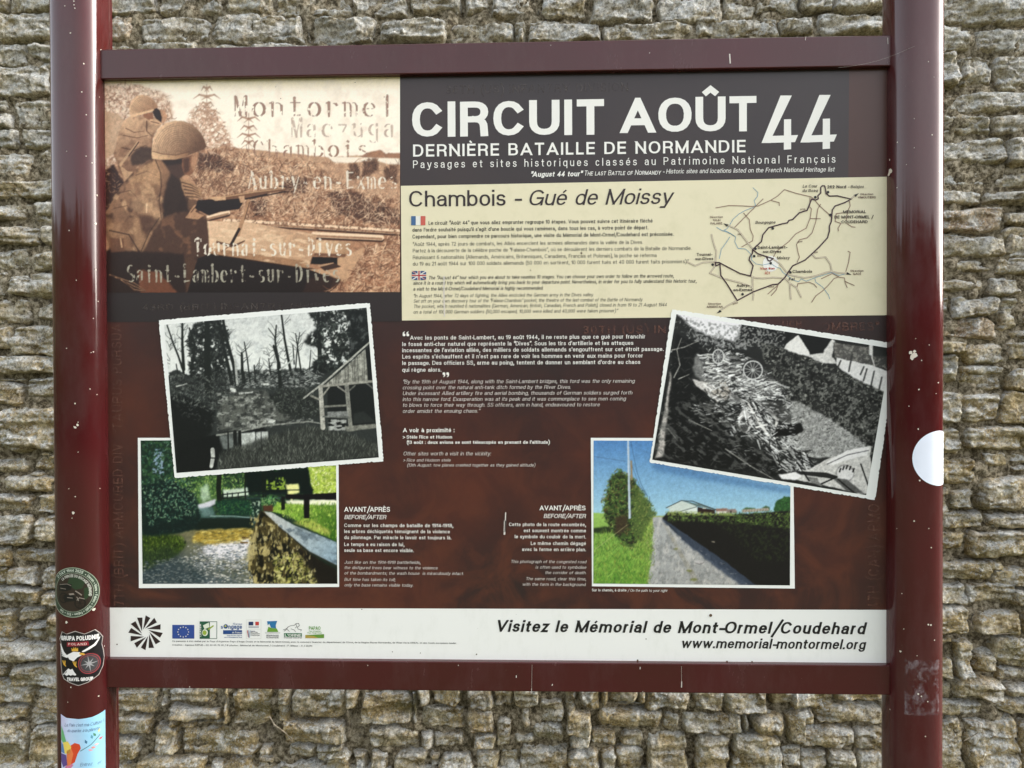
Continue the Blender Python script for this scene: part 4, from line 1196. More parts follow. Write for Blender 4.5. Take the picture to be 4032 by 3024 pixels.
# flags
def flat(name, rgb, zm, polys, y, rough=.4, label=None):
    m_ = plain(name + '_ink', rgb, rough, .03)
    for k, p in enumerate(polys):
        pr = Print(board_place(y)); put_poly(pr, zm, p, .00002 * (k % 6)); pr.build(name, m_, panel, label=label)


def rc(x0, y0, x1, y1): return [(x0, y0), (x1, y0), (x1, y1), (x0, y1)]


flat('flag_white', (228, 226, 216), C1, [rc(106, 270, 206, 334), rc(111, 655, 211, 718)], LY)
flat('flag_blue', (62, 98, 140), C1, [rc(106, 270, 138, 334)], LY - .0002); flat('flag_red', (196, 92, 78), C1, [rc(172, 270, 206, 334)], LY - .0002)
flat('flag_navy', (52, 76, 118), C1, [[(118, 655), (150, 655), (150, 675)], [(171, 655), (204, 655), (171, 675)], [(111, 660), (111, 678), (140, 678)], [(211, 660), (211, 678), (182, 678)], [(111, 714), (111, 696), (140, 696)], [(211, 714), (211, 696), (182, 696)], [(118, 718), (150, 718), (150, 699)], [(171, 718), (204, 718), (171, 699)]], LY - .0002)
flat('flag_crimson', (176, 62, 62), C1, [rc(156, 655, 166, 718), rc(111, 682, 211, 691), [(111, 655), (117, 655), (140, 672), (134, 674)], [(211, 718), (205, 718), (182, 700), (188, 699)]], LY - .0003)
# logos on the footer
blades = []
for k in range(12):
    a = radians(-90 + k * 30 + 1); a2 = a + .30; a3 = a - .93
    blades.append([(257 + 100 * cos(a - .01), 193 + 101 * sin(a - .01)), (257 + 88 * cos(a2), 193 + 90 * sin(a2)), (257 + 22 * cos(a3 + .2), 193 + 24 * sin(a3 + .2))])
for q_ in blades:
    pr = Print(board_place(LY)); put_poly(pr, F1, q_); pr.build('logo_blade', BROWNI, panel)
flat('eu_flag', (46, 74, 142), F1, [rc(412, 147, 540, 227)], LY)
flat('eu_stars', (232, 226, 200), F1, [circle(476 + 31 * cos(k * pi / 6), 188 + 29 * sin(k * pi / 6), 3.6, 5) for k in range(12)], LY - .0003)
flat('leader_logo', (34, 84, 60), F1, [rc(571, 127, 630, 228), rc(630, 127, 672, 130), rc(630, 225, 672, 228), rc(669, 127, 672, 228)], LY)
flat('leader_shapes', (222, 226, 205), F1, [circle(602, 192, 17, 14, 20), [(590, 150), (625, 133), (628, 160), (600, 172)]], LY - .0002)
flat('leader_wheat', (150, 172, 60), F1, [circle(600, 192, 12, 12, 14), [(618, 170), (650, 148), (654, 154), (622, 178)]], LY - .0003)
pr = Print(board_place(LY - .0004)); bx, bz = map(float, at(*F1.px(581, 214))); tx_, tz_ = map(float, at(*F1.px(581, 142)))
tot, polys = text_polys('LEADER', .2, .2)
for p, k in polys: pr.poly([(bx - y * .0023, bz + (tz_ - bz) * x / tot) for x, y in p], k * .00004)
pr.build('leader_text', WHITE, panel)
flat('europe_engage_logo', (36, 72, 128), F1, [rc(707, 178, 817, 201), circle(722, 156, 13, 14)], LY)
flat('europe_star', (206, 212, 80), F1, [circle(721, 154, 6, 5)], LY - .0002)
block('europe_engage_text', plain('logo_blue_ink', (46, 84, 138), .4), F1, [("l'Europe", 765, 147, 817, 147, 11, dict(w=.12)), ('s', 694, 170, 706, 170, 24, dict(w=.16)), ('ngage', 738, 170, 817, 170, 26, dict(w=.17)), ('Fonds Européen Agricole', 730, 212, 817, 212, 6, dict(w=.2)), ('pour le Développement Rural', 714, 222, 817, 222, 6, dict(w=.2))], LY - .0001)
block('logo_white_text', WHITE, F1, [('en France', 760, 196, 815, 196, 11, dict(w=.14))], LY - .0004)
block('logo_white_text', WHITE, F1, [("L'ORNE", 1066, 214, 1160, 214, 15, dict(w=.16))], LY - .0004)
flat('ministry_panel', (212, 212, 204), F1, [rc(841, 117, 928, 119), rc(841, 226, 928, 228), rc(841, 117, 843, 228), rc(926, 117, 928, 228), rc(843, 171, 926, 173)], LY)
flat('ministry_blue', (40, 56, 96), F1, [rc(855, 129, 882, 150), rc(868, 182, 892, 185), rc(855, 157, 915, 159), rc(855, 161, 915, 162.5)], LY - .0001)
flat('ministry_red', (190, 66, 60), F1, [rc(894, 129, 915, 150), [(846, 178), (850, 178), (856, 220), (852, 220)]], LY - .0001)
flat('ministry_stripes', (120, 150, 170), F1, [[(852, 178), (856, 178), (858, 220), (855, 220)], [(862, 178), (866, 178), (862, 222), (859, 222)]], LY - .0002)
block('ministry_text', BLACK, F1, [("Ministère de l'Écologie,", 868, 192, 908, 192, 6, dict(w=.2)), ('du Développement durable', 868, 201, 920, 201, 6, dict(w=.2)), ('des Transports et du Logement', 868, 210, 920, 210, 6, dict(w=.2))], LY - .0002)
flat('region_blue', (44, 112, 160), F1, [[(962, 126), (1021, 124), (1012, 150), (1015, 168), (985, 164), (975, 140), (966, 150)]], LY)
flat('region_green', (108, 152, 56), F1, [[(962, 188), (970, 158), (990, 166), (1018, 168), (1028, 188)]], LY - .0001)
flat('region_bar', (60, 60, 60), F1, [rc(950, 193, 1038, 195)], LY)
block('region_text', plain('logo_grey_ink', (120, 120, 120), .4), F1, [('RÉGION BASSE', 958, 214, 1030, 214, 10, dict(w=.2)), ('NORMANDIE', 958, 225, 1030, 225, 9, dict(w=.17))], LY - .0001)
flat('orne_green', (30, 104, 62), F1, [rc(1060, 195, 1164, 217)], LY)
pr = Print(board_place(LY))
for ln in ([(1055, 176), (1075, 170), (1085, 158), (1100, 152), (1120, 150), (1130, 140), (1145, 138), (1150, 152), (1138, 160), (1142, 172), (1162, 176), (1156, 184)], [(1085, 160), (1070, 178), (1060, 184)], [(1100, 170), (1120, 176), (1128, 188)], [(1078, 172), (1092, 186)], [(1130, 142), (1134, 158), (1125, 166)]): put_line(pr, F1, ln, 2.4)
pr.build('orne_horse', BLACK, panel)
block('orne_text', BLACK, F1, [('Conseil Général', 1060, 225, 1164, 225, 6, dict(w=.17))], LY)
block('papao_text', plain('logo_green_ink', (92, 150, 50), .4), F1, [('PAPAO', 1205, 176, 1272, 176, 21, dict(w=.17)), ("Pays d'Argentan", 1205, 187, 1274, 187, 7, dict(w=.17)), ("Pays d'Auge Ornais", 1197, 197, 1281, 197, 7, dict(w=.17))], LY)
flat('papao_green', (98, 142, 52), F1, [[(1184, 206), (1293, 201), (1293, 224), (1184, 224)]], LY); flat('papao_gold', (172, 150, 70), F1, [[(1184, 206), (1232, 212), (1262, 224), (1184, 224)]], LY - .0001)
# ---------------------------------------------------------------- printed photograph 1: two soldiers, sepia
ZS = Zoom(400, 300, .5425)
cv = Canvas(ZS, (14, 30), (2161, 12), (2181, 1567), (30, 1577), 430)
SKY = (246, 232, 212)
cv.fill(SKY)
cv.grad([(0, 0), (2200, 0), (2200, 160), (0, 160)], (222, 208, 168), SKY, (1000, 20), (1000, 120), 8)
cv.tex([(0, 0), (2200, 0), (2200, 640), (0, 640)], (226, 212, 190), 60, .5, .75, al=.6)
# far hills and the river
cv.poly([(880, 500), (1000, 525), (1180, 540), (1400, 565), (1660, 590), (1900, 575), (2200, 590), (2200, 700), (880, 700)], (188, 146, 112), 1, 2, 6)
cv.poly([(1880, 580), (1960, 545), (2020, 535), (2060, 560), (2200, 560), (2200, 600), (1880, 598)], (160, 112, 82), 1, 2, 8)
cv.poly([(1640, 585), (1900, 590), (2200, 600), (2200, 645), (2080, 640), (1990, 612), (1700, 640)], (236, 222, 200), 1, 2)
# ground
GR = [(0, 560), (520, 560), (700, 540), (900, 500), (1050, 560), (1200, 590), (1400, 600), (1500, 620), (1800, 650), (2200, 650), (2200, 1600), (0, 1600)]
cv.grad(GR, (190, 142, 106), (168, 116, 84), (1400, 560), (1400, 1500), 1, 10)
# scrub at the upper left
BS = [(0, 60), (160, 50), (330, 80), (440, 120), (500, 190), (520, 300), (470, 380), (380, 480), (0, 700)]
cv.poly(BS, (206, 172, 146), .9, 8, 34)
cv.tex(BS, (234, 214, 188), 14, .5, .62, al=.9); cv.tex(BS, (158, 112, 84), 16, .55, .68, al=.7, seed=3)
cv.dabs(BS, 900, (8, 30), (3, 8), [(232, 208, 180), (150, 100, 72), (210, 170, 140), (120, 76, 54)], al=.6, seed=2, curve=1)
LB = [(0, 700), (90, 640), (180, 780), (200, 900), (60, 1100), (0, 1200)]
cv.poly(LB, (66, 40, 32), 1, 4, 14); cv.dabs(LB, 260, (10, 30), (3, 8), [(150, 106, 78), (40, 24, 20), (190, 146, 112)], al=.6, seed=4)
cv.poly([(15, 250), (130, 275), (170, 330), (130, 420), (95, 560), (15, 620)], (198, 160, 126), .9, 3, 10)
# middle bush and the tall weeds
BM = [(650, 250), (720, 200), (830, 250), (900, 360), (940, 470), (980, 560), (700, 600), (660, 440), (620, 330)]
cv.tex(BM, (196, 152, 122), 18, .38, .55, al=.85, soft=8, wob=12)
cv.dabs(BM, 650, (10, 34), (3, 9), [(176, 128, 98), (206, 166, 138), (142, 94, 68), (238, 222, 200)], al=.65, seed=6, curve=1)


def weed(x, y0, y1, leaves, c, w):
    cv.line([(x, y0), (x, y1)], 5, c, .8)
    for yy, l in leaves:
        for sg in (-1, 1):
            cv.line([(x, yy), (x + sg * l * .55, yy - 14), (x + sg * l, yy + 16)], w, c, .85, 3)
            cv.line([(x, yy), (x + sg * l * .4, yy + 26)], w * .7, c, .7, 3)


weed(765, 60, 330, [(92, 40), (150, 98), (205, 50), (262, 100), (315, 60)], (176, 136, 108), 20)
weed(1069, 270, 540, [(312, 82), (375, 60), (432, 84), (482, 52)], (160, 116, 90), 17)
# grass, light and dark
RG = [(640, 560), (900, 500), (1200, 590), (1600, 620), (2200, 660), (2200, 1600), (1600, 1600), (1750, 1450), (1900, 1250), (2180, 1120), (1000, 1050), (700, 900)]
cv.tex(RG, (126, 82, 58), 30, .48, .62, al=.75, seed=9)
cv.tex(RG, (216, 174, 136), 20, .52, .66, al=.7, seed=12)
for q in ([(700, 560), (860, 570), (980, 650), (960, 700), (700, 680)], [(1360, 740), (1500, 740), (1480, 850), (1300, 840)], [(1640, 840), (1880, 850), (1980, 950), (1960, 1060), (1700, 1000)], [(1080, 900), (1200, 900), (1180, 1010), (1090, 1000)], [(1800, 660), (1860, 640), (1880, 740), (1800, 750)], [(1900, 620), (2000, 610), (2010, 700), (1890, 740)], [(2050, 680), (2150, 650), (2160, 790), (2040, 740)], [(2000, 900), (2180, 1000), (2180, 1080), (1960, 1060)]):
    cv.poly(q, (72, 44, 34), .85, 5, 22); cv.dabs(q, 90, (14, 40), (3, 7), [(180, 134, 100), (40, 24, 20), (120, 80, 58)], al=.7, seed=8)
cv.dabs(RG, 4200, (16, 60), (2.5, 7), [(226, 188, 150), (116, 72, 50), (236, 204, 168), (86, 52, 38), (190, 146, 110), (150, 100, 72)], al=.62, seed=10, curve=.8)
cv.dabs([(660, 700), (960, 760), (960, 880), (720, 880)], 260, (20, 60), (3, 6), [(228, 190, 150), (120, 78, 54), (96, 60, 44)], (10, 170), .7, 3, .7)
cv.dabs([(900, 560), (1500, 640), (2180, 860), (2180, 1080), (1200, 1020), (900, 800)], 1500, (14, 50), (2.5, 5), [(240, 208, 172), (74, 46, 34), (214, 176, 140)], al=.7, seed=44, curve=.9)
cv.grad([(1500, 630), (2200, 660), (2200, 900), (1900, 860)], (206, 162, 126), (190, 146, 112), (1500, 640), (2100, 880), 10, 20, .55)
for q in ([(1800, 650), (1850, 630), (1870, 740), (1790, 740)], [(1900, 620), (2000, 600), (2010, 690), (1890, 730)], [(2050, 670), (2130, 650), (2140, 780), (2050, 740)]):
    cv.poly(q, (92, 60, 44), .8, 4, 26); cv.dabs(q, 70, (10, 30), (3, 6), [(60, 38, 30), (150, 108, 80)], (40, 140), .8, 45)
# poles
for a_, b_, w_ in (((900, 1052), (2180, 1130), 34), ((1540, 1150), (2030, 1172), 38), ((760, 1030), (920, 990), 30)):
    cv.line([(a_[0], a_[1] + 14), (b_[0], b_[1] + 14)], w_, (74, 46, 34)); cv.line([a_, b_], w_, (236, 202, 166)); cv.line([(a_[0], a_[1] + 8), (b_[0], b_[1] + 8)], w_ * .4, (168, 124, 92))
cv.tex([(900, 1030), (2180, 1105), (2180, 1160), (900, 1080)], (120, 80, 58), 12, .56, .64, al=.8)
# crate boards and the dark below
cv.poly([(480, 1260), (860, 1290), (1500, 1390), (1700, 1430), (1640, 1580), (400, 1590), (300, 1400)], (38, 26, 24), 1, 3)
cv.grad([(762, 1050), (1080, 1062), (1565, 1150), (1530, 1290), (1500, 1395), (780, 1280)], (220, 180, 142), (190, 146, 110), (800, 1050), (1400, 1390), 1)
cv.poly([(780, 1245), (1510, 1345), (1500, 1395), (778, 1290)], (158, 114, 80), .9, 1)
cv.tex([(762, 1050), (1565, 1150), (1500, 1395), (780, 1280)], (236, 202, 162), 26, .55, .7, (3, 1), .6, rot=8)
cv.line([(780, 1290), (1500, 1398)], 8, (60, 38, 28))
cv.grad([(1560, 1190), (1812, 1200), (1782, 1292), (1545, 1282)], (216, 178, 138), (178, 132, 94), (1560, 1190), (1780, 1290), 1)
cv.poly([(1548, 1284), (1776, 1292), (1766, 1312), (1540, 1304)], (120, 80, 58), 1, 1)
cv.poly([(1530, 1310), (1720, 1316), (1716, 1372), (1516, 1362)], (34, 24, 22), 1, 1)
cv.poly([(1712, 1318), (1776, 1314), (1768, 1372), (1712, 1368)], (196, 152, 112), 1, 1)
cv.poly([(1778, 1300), (1900, 1240), (1904, 1258), (1770, 1500), (1500, 1400), (1700, 1400)], (196, 150, 112), 1, 1)
cv.poly([(1566, 1370), (1680, 1352), (1740, 1382), (1620, 1412)], (70, 46, 36), 1, 1); cv.poly([(1566, 1370), (1680, 1352), (1686, 1358), (1580, 1386)], (180, 138, 104), 1)
cv.poly([(1500, 1470), (1640, 1440), (1740, 1480), (1660, 1580), (1450, 1580)], (56, 36, 30), .9, 3, 8)
cv.poly([(828, 1165), (900, 1170), (1045, 1185), (960, 1225), (840, 1195)], (214, 176, 138), 1, 1); cv.poly([(835, 1195), (960, 1225), (1040, 1190), (1040, 1200), (950, 1245), (835, 1210)], (100, 66, 48), 1)
RB = [(1640, 1560), (1760, 1500), (1900, 1330), (2180, 1180), (2200, 1590), (1500, 1590)]
cv.dabs(RB, 800, (20, 60), (3, 8), [(232, 194, 154), (200, 150, 112), (96, 58, 42), (170, 112, 80)], al=.7, seed=14, curve=.8)
# second soldier, looking through binoculars
BK = [(212, 292), (166, 322), (130, 400), (108, 500), (88, 570), (120, 640), (128, 700), (172, 750), (250, 700), (380, 610), (372, 460), (392, 400), (440, 350), (420, 310), (390, 300), (340, 300)]
cv.grad(BK, (212, 168, 128), (130, 90, 66), (180, 300), (330, 640), 1)
cv.tex(BK, (110, 72, 52), 44, .50, .72, (1, 1.6), .45, rot=20, soft=6); cv.tex(BK, (216, 172, 130), 40, .54, .74, (1.6, 1), .5, seed=4, soft=6)
for ln, w_ in (([(180, 380), (240, 410), (310, 400)], 8), ([(160, 430), (260, 450), (340, 430)], 7), ([(330, 330), (330, 400), (372, 440)], 12), ([(150, 520), (240, 540), (330, 500)], 10)): cv.line(ln, w_, (86, 54, 38), .75, 3)
cv.poly([(225, 560), (300, 515), (372, 520), (372, 600), (300, 640), (230, 650), (205, 610)], (62, 42, 34), .85, 5, 12)
cv.poly([(262, 475), (275, 485), (165, 625), (140, 660), (130, 640)], (190, 150, 112), 1, 1); cv.line([(272, 480), (200, 580)], 7, (60, 38, 30))
cv.poly([(130, 640), (190, 690), (250, 700), (172, 755)], (186, 144, 106), 1, 1)
cv.poly([(300, 276), (372, 262), (380, 310), (350, 322), (310, 300)], (150, 96, 66), 1, 1)
cv.poly([(378, 238), (402, 232), (428, 252), (442, 300), (436, 340), (410, 330), (384, 290), (372, 262)], (46, 28, 24), 1, 1)
cv.poly([(424, 244), (462, 250), (478, 300), (458, 340), (440, 344), (440, 300)], (188, 136, 100), 1, 1)
cv.poly([(352, 312), (410, 318), (440, 345), (400, 362), (360, 340)], (206, 160, 120), 1, 1, 3); cv.line([(360, 330), (420, 345)], 5, (90, 58, 42))


def helmet(pts, c0, c1, p0, p1, cx, cy, rx, ry, a0, a1, step, ca):
    cv.grad(pts, c0, c1, p0, p1, 1)
    for k in range(1, 16):
        t = k * step
        seg = [(cx + (rx - t * rx) * cos(radians(a)), cy - (ry - t * ry) * sin(radians(a))) for a in range(a0, a1 + 1, 12)]
        if t < .92: cv.line(seg, 3.6, ca, .38)


H2 = [(208, 286), (204, 220), (222, 172), (262, 142), (306, 136), (352, 152), (392, 186), (412, 226), (380, 244), (310, 262), (250, 276)]
helmet(H2, (222, 178, 136), (160, 114, 82), (240, 150), (390, 260), 306, 262, 100, 120, 0, 180, .10, (110, 72, 48))
cv.poly([(208, 286), (250, 274), (330, 254), (380, 240), (384, 250), (310, 276), (240, 296), (214, 300)], (220, 176, 132), 1, 1)
# first soldier
BD = [(392, 600), (330, 625), (230, 700), (150, 790), (70, 920), (28, 1000), (28, 1120), (60, 1240), (30, 1330), (30, 1580), (620, 1580), (700, 1320), (780, 1290), (775, 1160), (762, 1020), (700, 985), (760, 960), (700, 900), (640, 890), (600, 760), (520, 640)]
cv.grad(BD, (166, 120, 86), (84, 56, 42), (120, 700), (500, 1300), 1, 5)
cv.tex(BD, (66, 42, 33), 56, .50, .66, (1, 1.5), .75, seed=21, rot=20)
cv.tex([(30, 960), (150, 780), (330, 640), (500, 760), (430, 1100), (300, 1280), (60, 1240)], (206, 162, 118), 52, .52, .70, (1, 1.3), .65, seed=27, rot=-20)
cv.poly([(330, 640), (400, 610), (440, 700), (420, 790), (330, 760), (240, 780), (200, 760)], (186, 140, 98), .8, 8, 10)
cv.poly([(230, 880), (320, 860), (420, 900), (410, 1020), (300, 1000), (210, 960)], (196, 152, 112), .6, 12, 16)
cv.poly([(310, 1010), (430, 1040), (400, 1100), (330, 1150), (290, 1090), (260, 1010)], (84, 54, 42), .75, 10, 10)
cv.poly([(232, 1010), (268, 1020), (320, 1180), (400, 1100), (300, 1280), (240, 1240)], (178, 134, 96), .7, 8, 8)
cv.poly([(28, 1020), (200, 1060), (220, 1280), (40, 1240)], (150, 106, 74), .7, 8, 10)
cv.line([(60, 1120), (200, 1150), (280, 1280)], 10, (60, 38, 30), .7); cv.line([(330, 930), (328, 990)], 14, (232, 194, 150), .8, 8)
# dark trunk, legs
cv.poly([(505, 690), (565, 730), (610, 880), (640, 980), (540, 990), (450, 1030), (445, 900), (475, 780)], (52, 34, 28), .92, 7, 6)
cv.line([(392, 604), (430, 700), (436, 800), (420, 900), (436, 1030)], 9, (70, 46, 36), .6)
cv.line([(250, 720), (330, 690), (400, 720)], 9, (92, 62, 46), .5); cv.line([(120, 850), (210, 830), (260, 880)], 9, (84, 56, 42), .6, 3); cv.line([(90, 960), (190, 940), (230, 1000)], 8, (84, 56, 42), .6, 3)
cv.line([(420, 1030), (350, 1130), (290, 1270)], 8, (60, 40, 32), .6); cv.poly([(300, 700), (360, 660), (410, 700), (400, 780), (330, 780)], (196, 150, 110), .45, 12, 10)
cv.poly([(440, 1040), (560, 1000), (700, 980), (762, 1012), (776, 1150), (776, 1290), (600, 1310), (300, 1290), (380, 1120)], (82, 54, 42), .95, 4, 6)
cv.tex([(440, 1040), (560, 1000), (762, 1012), (776, 1290), (400, 1290)], (136, 92, 64), 60, .54, .68, al=.6, seed=31)
cv.poly([(30, 1260), (600, 1290), (620, 1580), (30, 1580)], (46, 30, 27), .9, 6, 10)
cv.poly([(260, 1400), (420, 1420), (560, 1575), (280, 1575)], (126, 72, 48), .85, 5, 12); cv.poly([(60, 1170), (160, 1180), (170, 1270), (70, 1280)], (110, 70, 50), .9, 3)
for k in range(9): cv.line([(60 + k * 14, 1440 + k * 6), (240, 1500 + k * 8), (330, 1560)], 7, (206, 156, 112) if k % 3 == 0 else (70, 44, 34), .7, 3)
cv.line([(140, 1180), (150, 1240)], 12, (190, 146, 106))
# neck and face
cv.poly([(440, 610), (640, 596), (650, 690), (600, 720), (560, 750), (500, 700)], (78, 52, 42), 1, 3)
cv.poly([(430, 606), (640, 590), (620, 630), (480, 650)], (48, 32, 27), .9, 6)
cv.poly([(588, 600), (706, 552), (700, 600), (688, 612), (694, 640), (676, 662), (668, 700), (640, 722), (600, 712), (584, 650)], (142, 92, 64), 1, 1)
cv.poly([(660, 560), (706, 552), (698, 606), (690, 640), (668, 690), (650, 650)], (186, 134, 98), .9, 2); cv.poly([(590, 600), (640, 590), (640, 690), (600, 710)], (72, 44, 34), .8, 5)
# helmet
HM = [(368, 598), (366, 540), (380, 450), (410, 386), (466, 342), (530, 324), (600, 328), (664, 356), (716, 404), (748, 460), (764, 512), (740, 536), (690, 552), (620, 580), (540, 604), (440, 606)]
helmet(HM, (226, 182, 140), (104, 70, 50), (430, 370), (700, 540), 560, 575, 200, 245, -5, 185, .062, (92, 60, 42))
for k in range(9): cv.line([(395 + k * 36, 585 - k * 4), (430 + k * 32, 460 - 40 * sin(k / 8 * pi)), (480 + k * 22, 372 - 36 * sin(k / 8 * pi))], 2.6, (100, 66, 46), .3)
cv.grad([(366, 545), (440, 566), (540, 572), (640, 552), (620, 582), (540, 606), (430, 608), (368, 598)], (222, 178, 132), (140, 96, 66), (380, 570), (640, 570), 1)
cv.line([(372, 546), (440, 566), (540, 574), (640, 550)], 5, (96, 62, 44), .8)
# sleeve folds, hands
cv.poly([(570, 740), (640, 760), (720, 820), (730, 880), (650, 900), (600, 860)], (170, 126, 90), 1, 2, 6)
for k in range(5): cv.line([(585 + k * 8, 770 + k * 26), (650 + k * 10, 790 + k * 22), (700 + k * 6, 820 + k * 18)], 9, (64, 40, 32), .8, 3)
cv.poly([(640, 985), (668, 940), (700, 925), (706, 950), (680, 985), (750, 1010), (700, 1040), (610, 1030)], (178, 130, 94), 1, 1, 3)
cv.line([(650, 990), (690, 940)], 5, (80, 52, 38))
# rifle
cv.poly([(700, 900), (880, 890), (1000, 870), (1032, 910), (1000, 965), (860, 985), (780, 1012), (680, 960)], (40, 26, 24), 1, 1)
cv.poly([(890, 872), (1120, 836), (1250, 815), (1335, 812), (1332, 832), (1200, 852), (1040, 886), (900, 902)], (120, 80, 56), 1, 1)
cv.line([(900, 906), (1060, 892), (1335, 838)], 9, (40, 26, 22), .9); cv.line([(1290, 800), (1335, 800)], 8, (60, 40, 32))
cv.line([(895, 876), (1120, 840), (1330, 815)], 6, (206, 162, 118), .9); cv.line([(900, 900), (1060, 886), (1200, 856)], 7, (44, 28, 24))
cv.poly([(770, 880), (900, 872), (905, 900), (830, 905)], (206, 160, 118), 1, 1, 3); cv.poly([(994, 872), (1036, 868), (1042, 920), (1010, 920)], (196, 150, 112), 1, 1, 3)
cv.line([(1066, 905), (1060, 960), (1020, 1060), (990, 1150)], 24, (176, 130, 94), 1, 30); cv.line([(1000, 1110), (940, 1225)], 20, (52, 34, 28)); cv.line([(1075, 915), (1040, 1040)], 5, (80, 50, 36))
cv.line([(940, 1225), (870, 1275)], 7, (120, 80, 58))


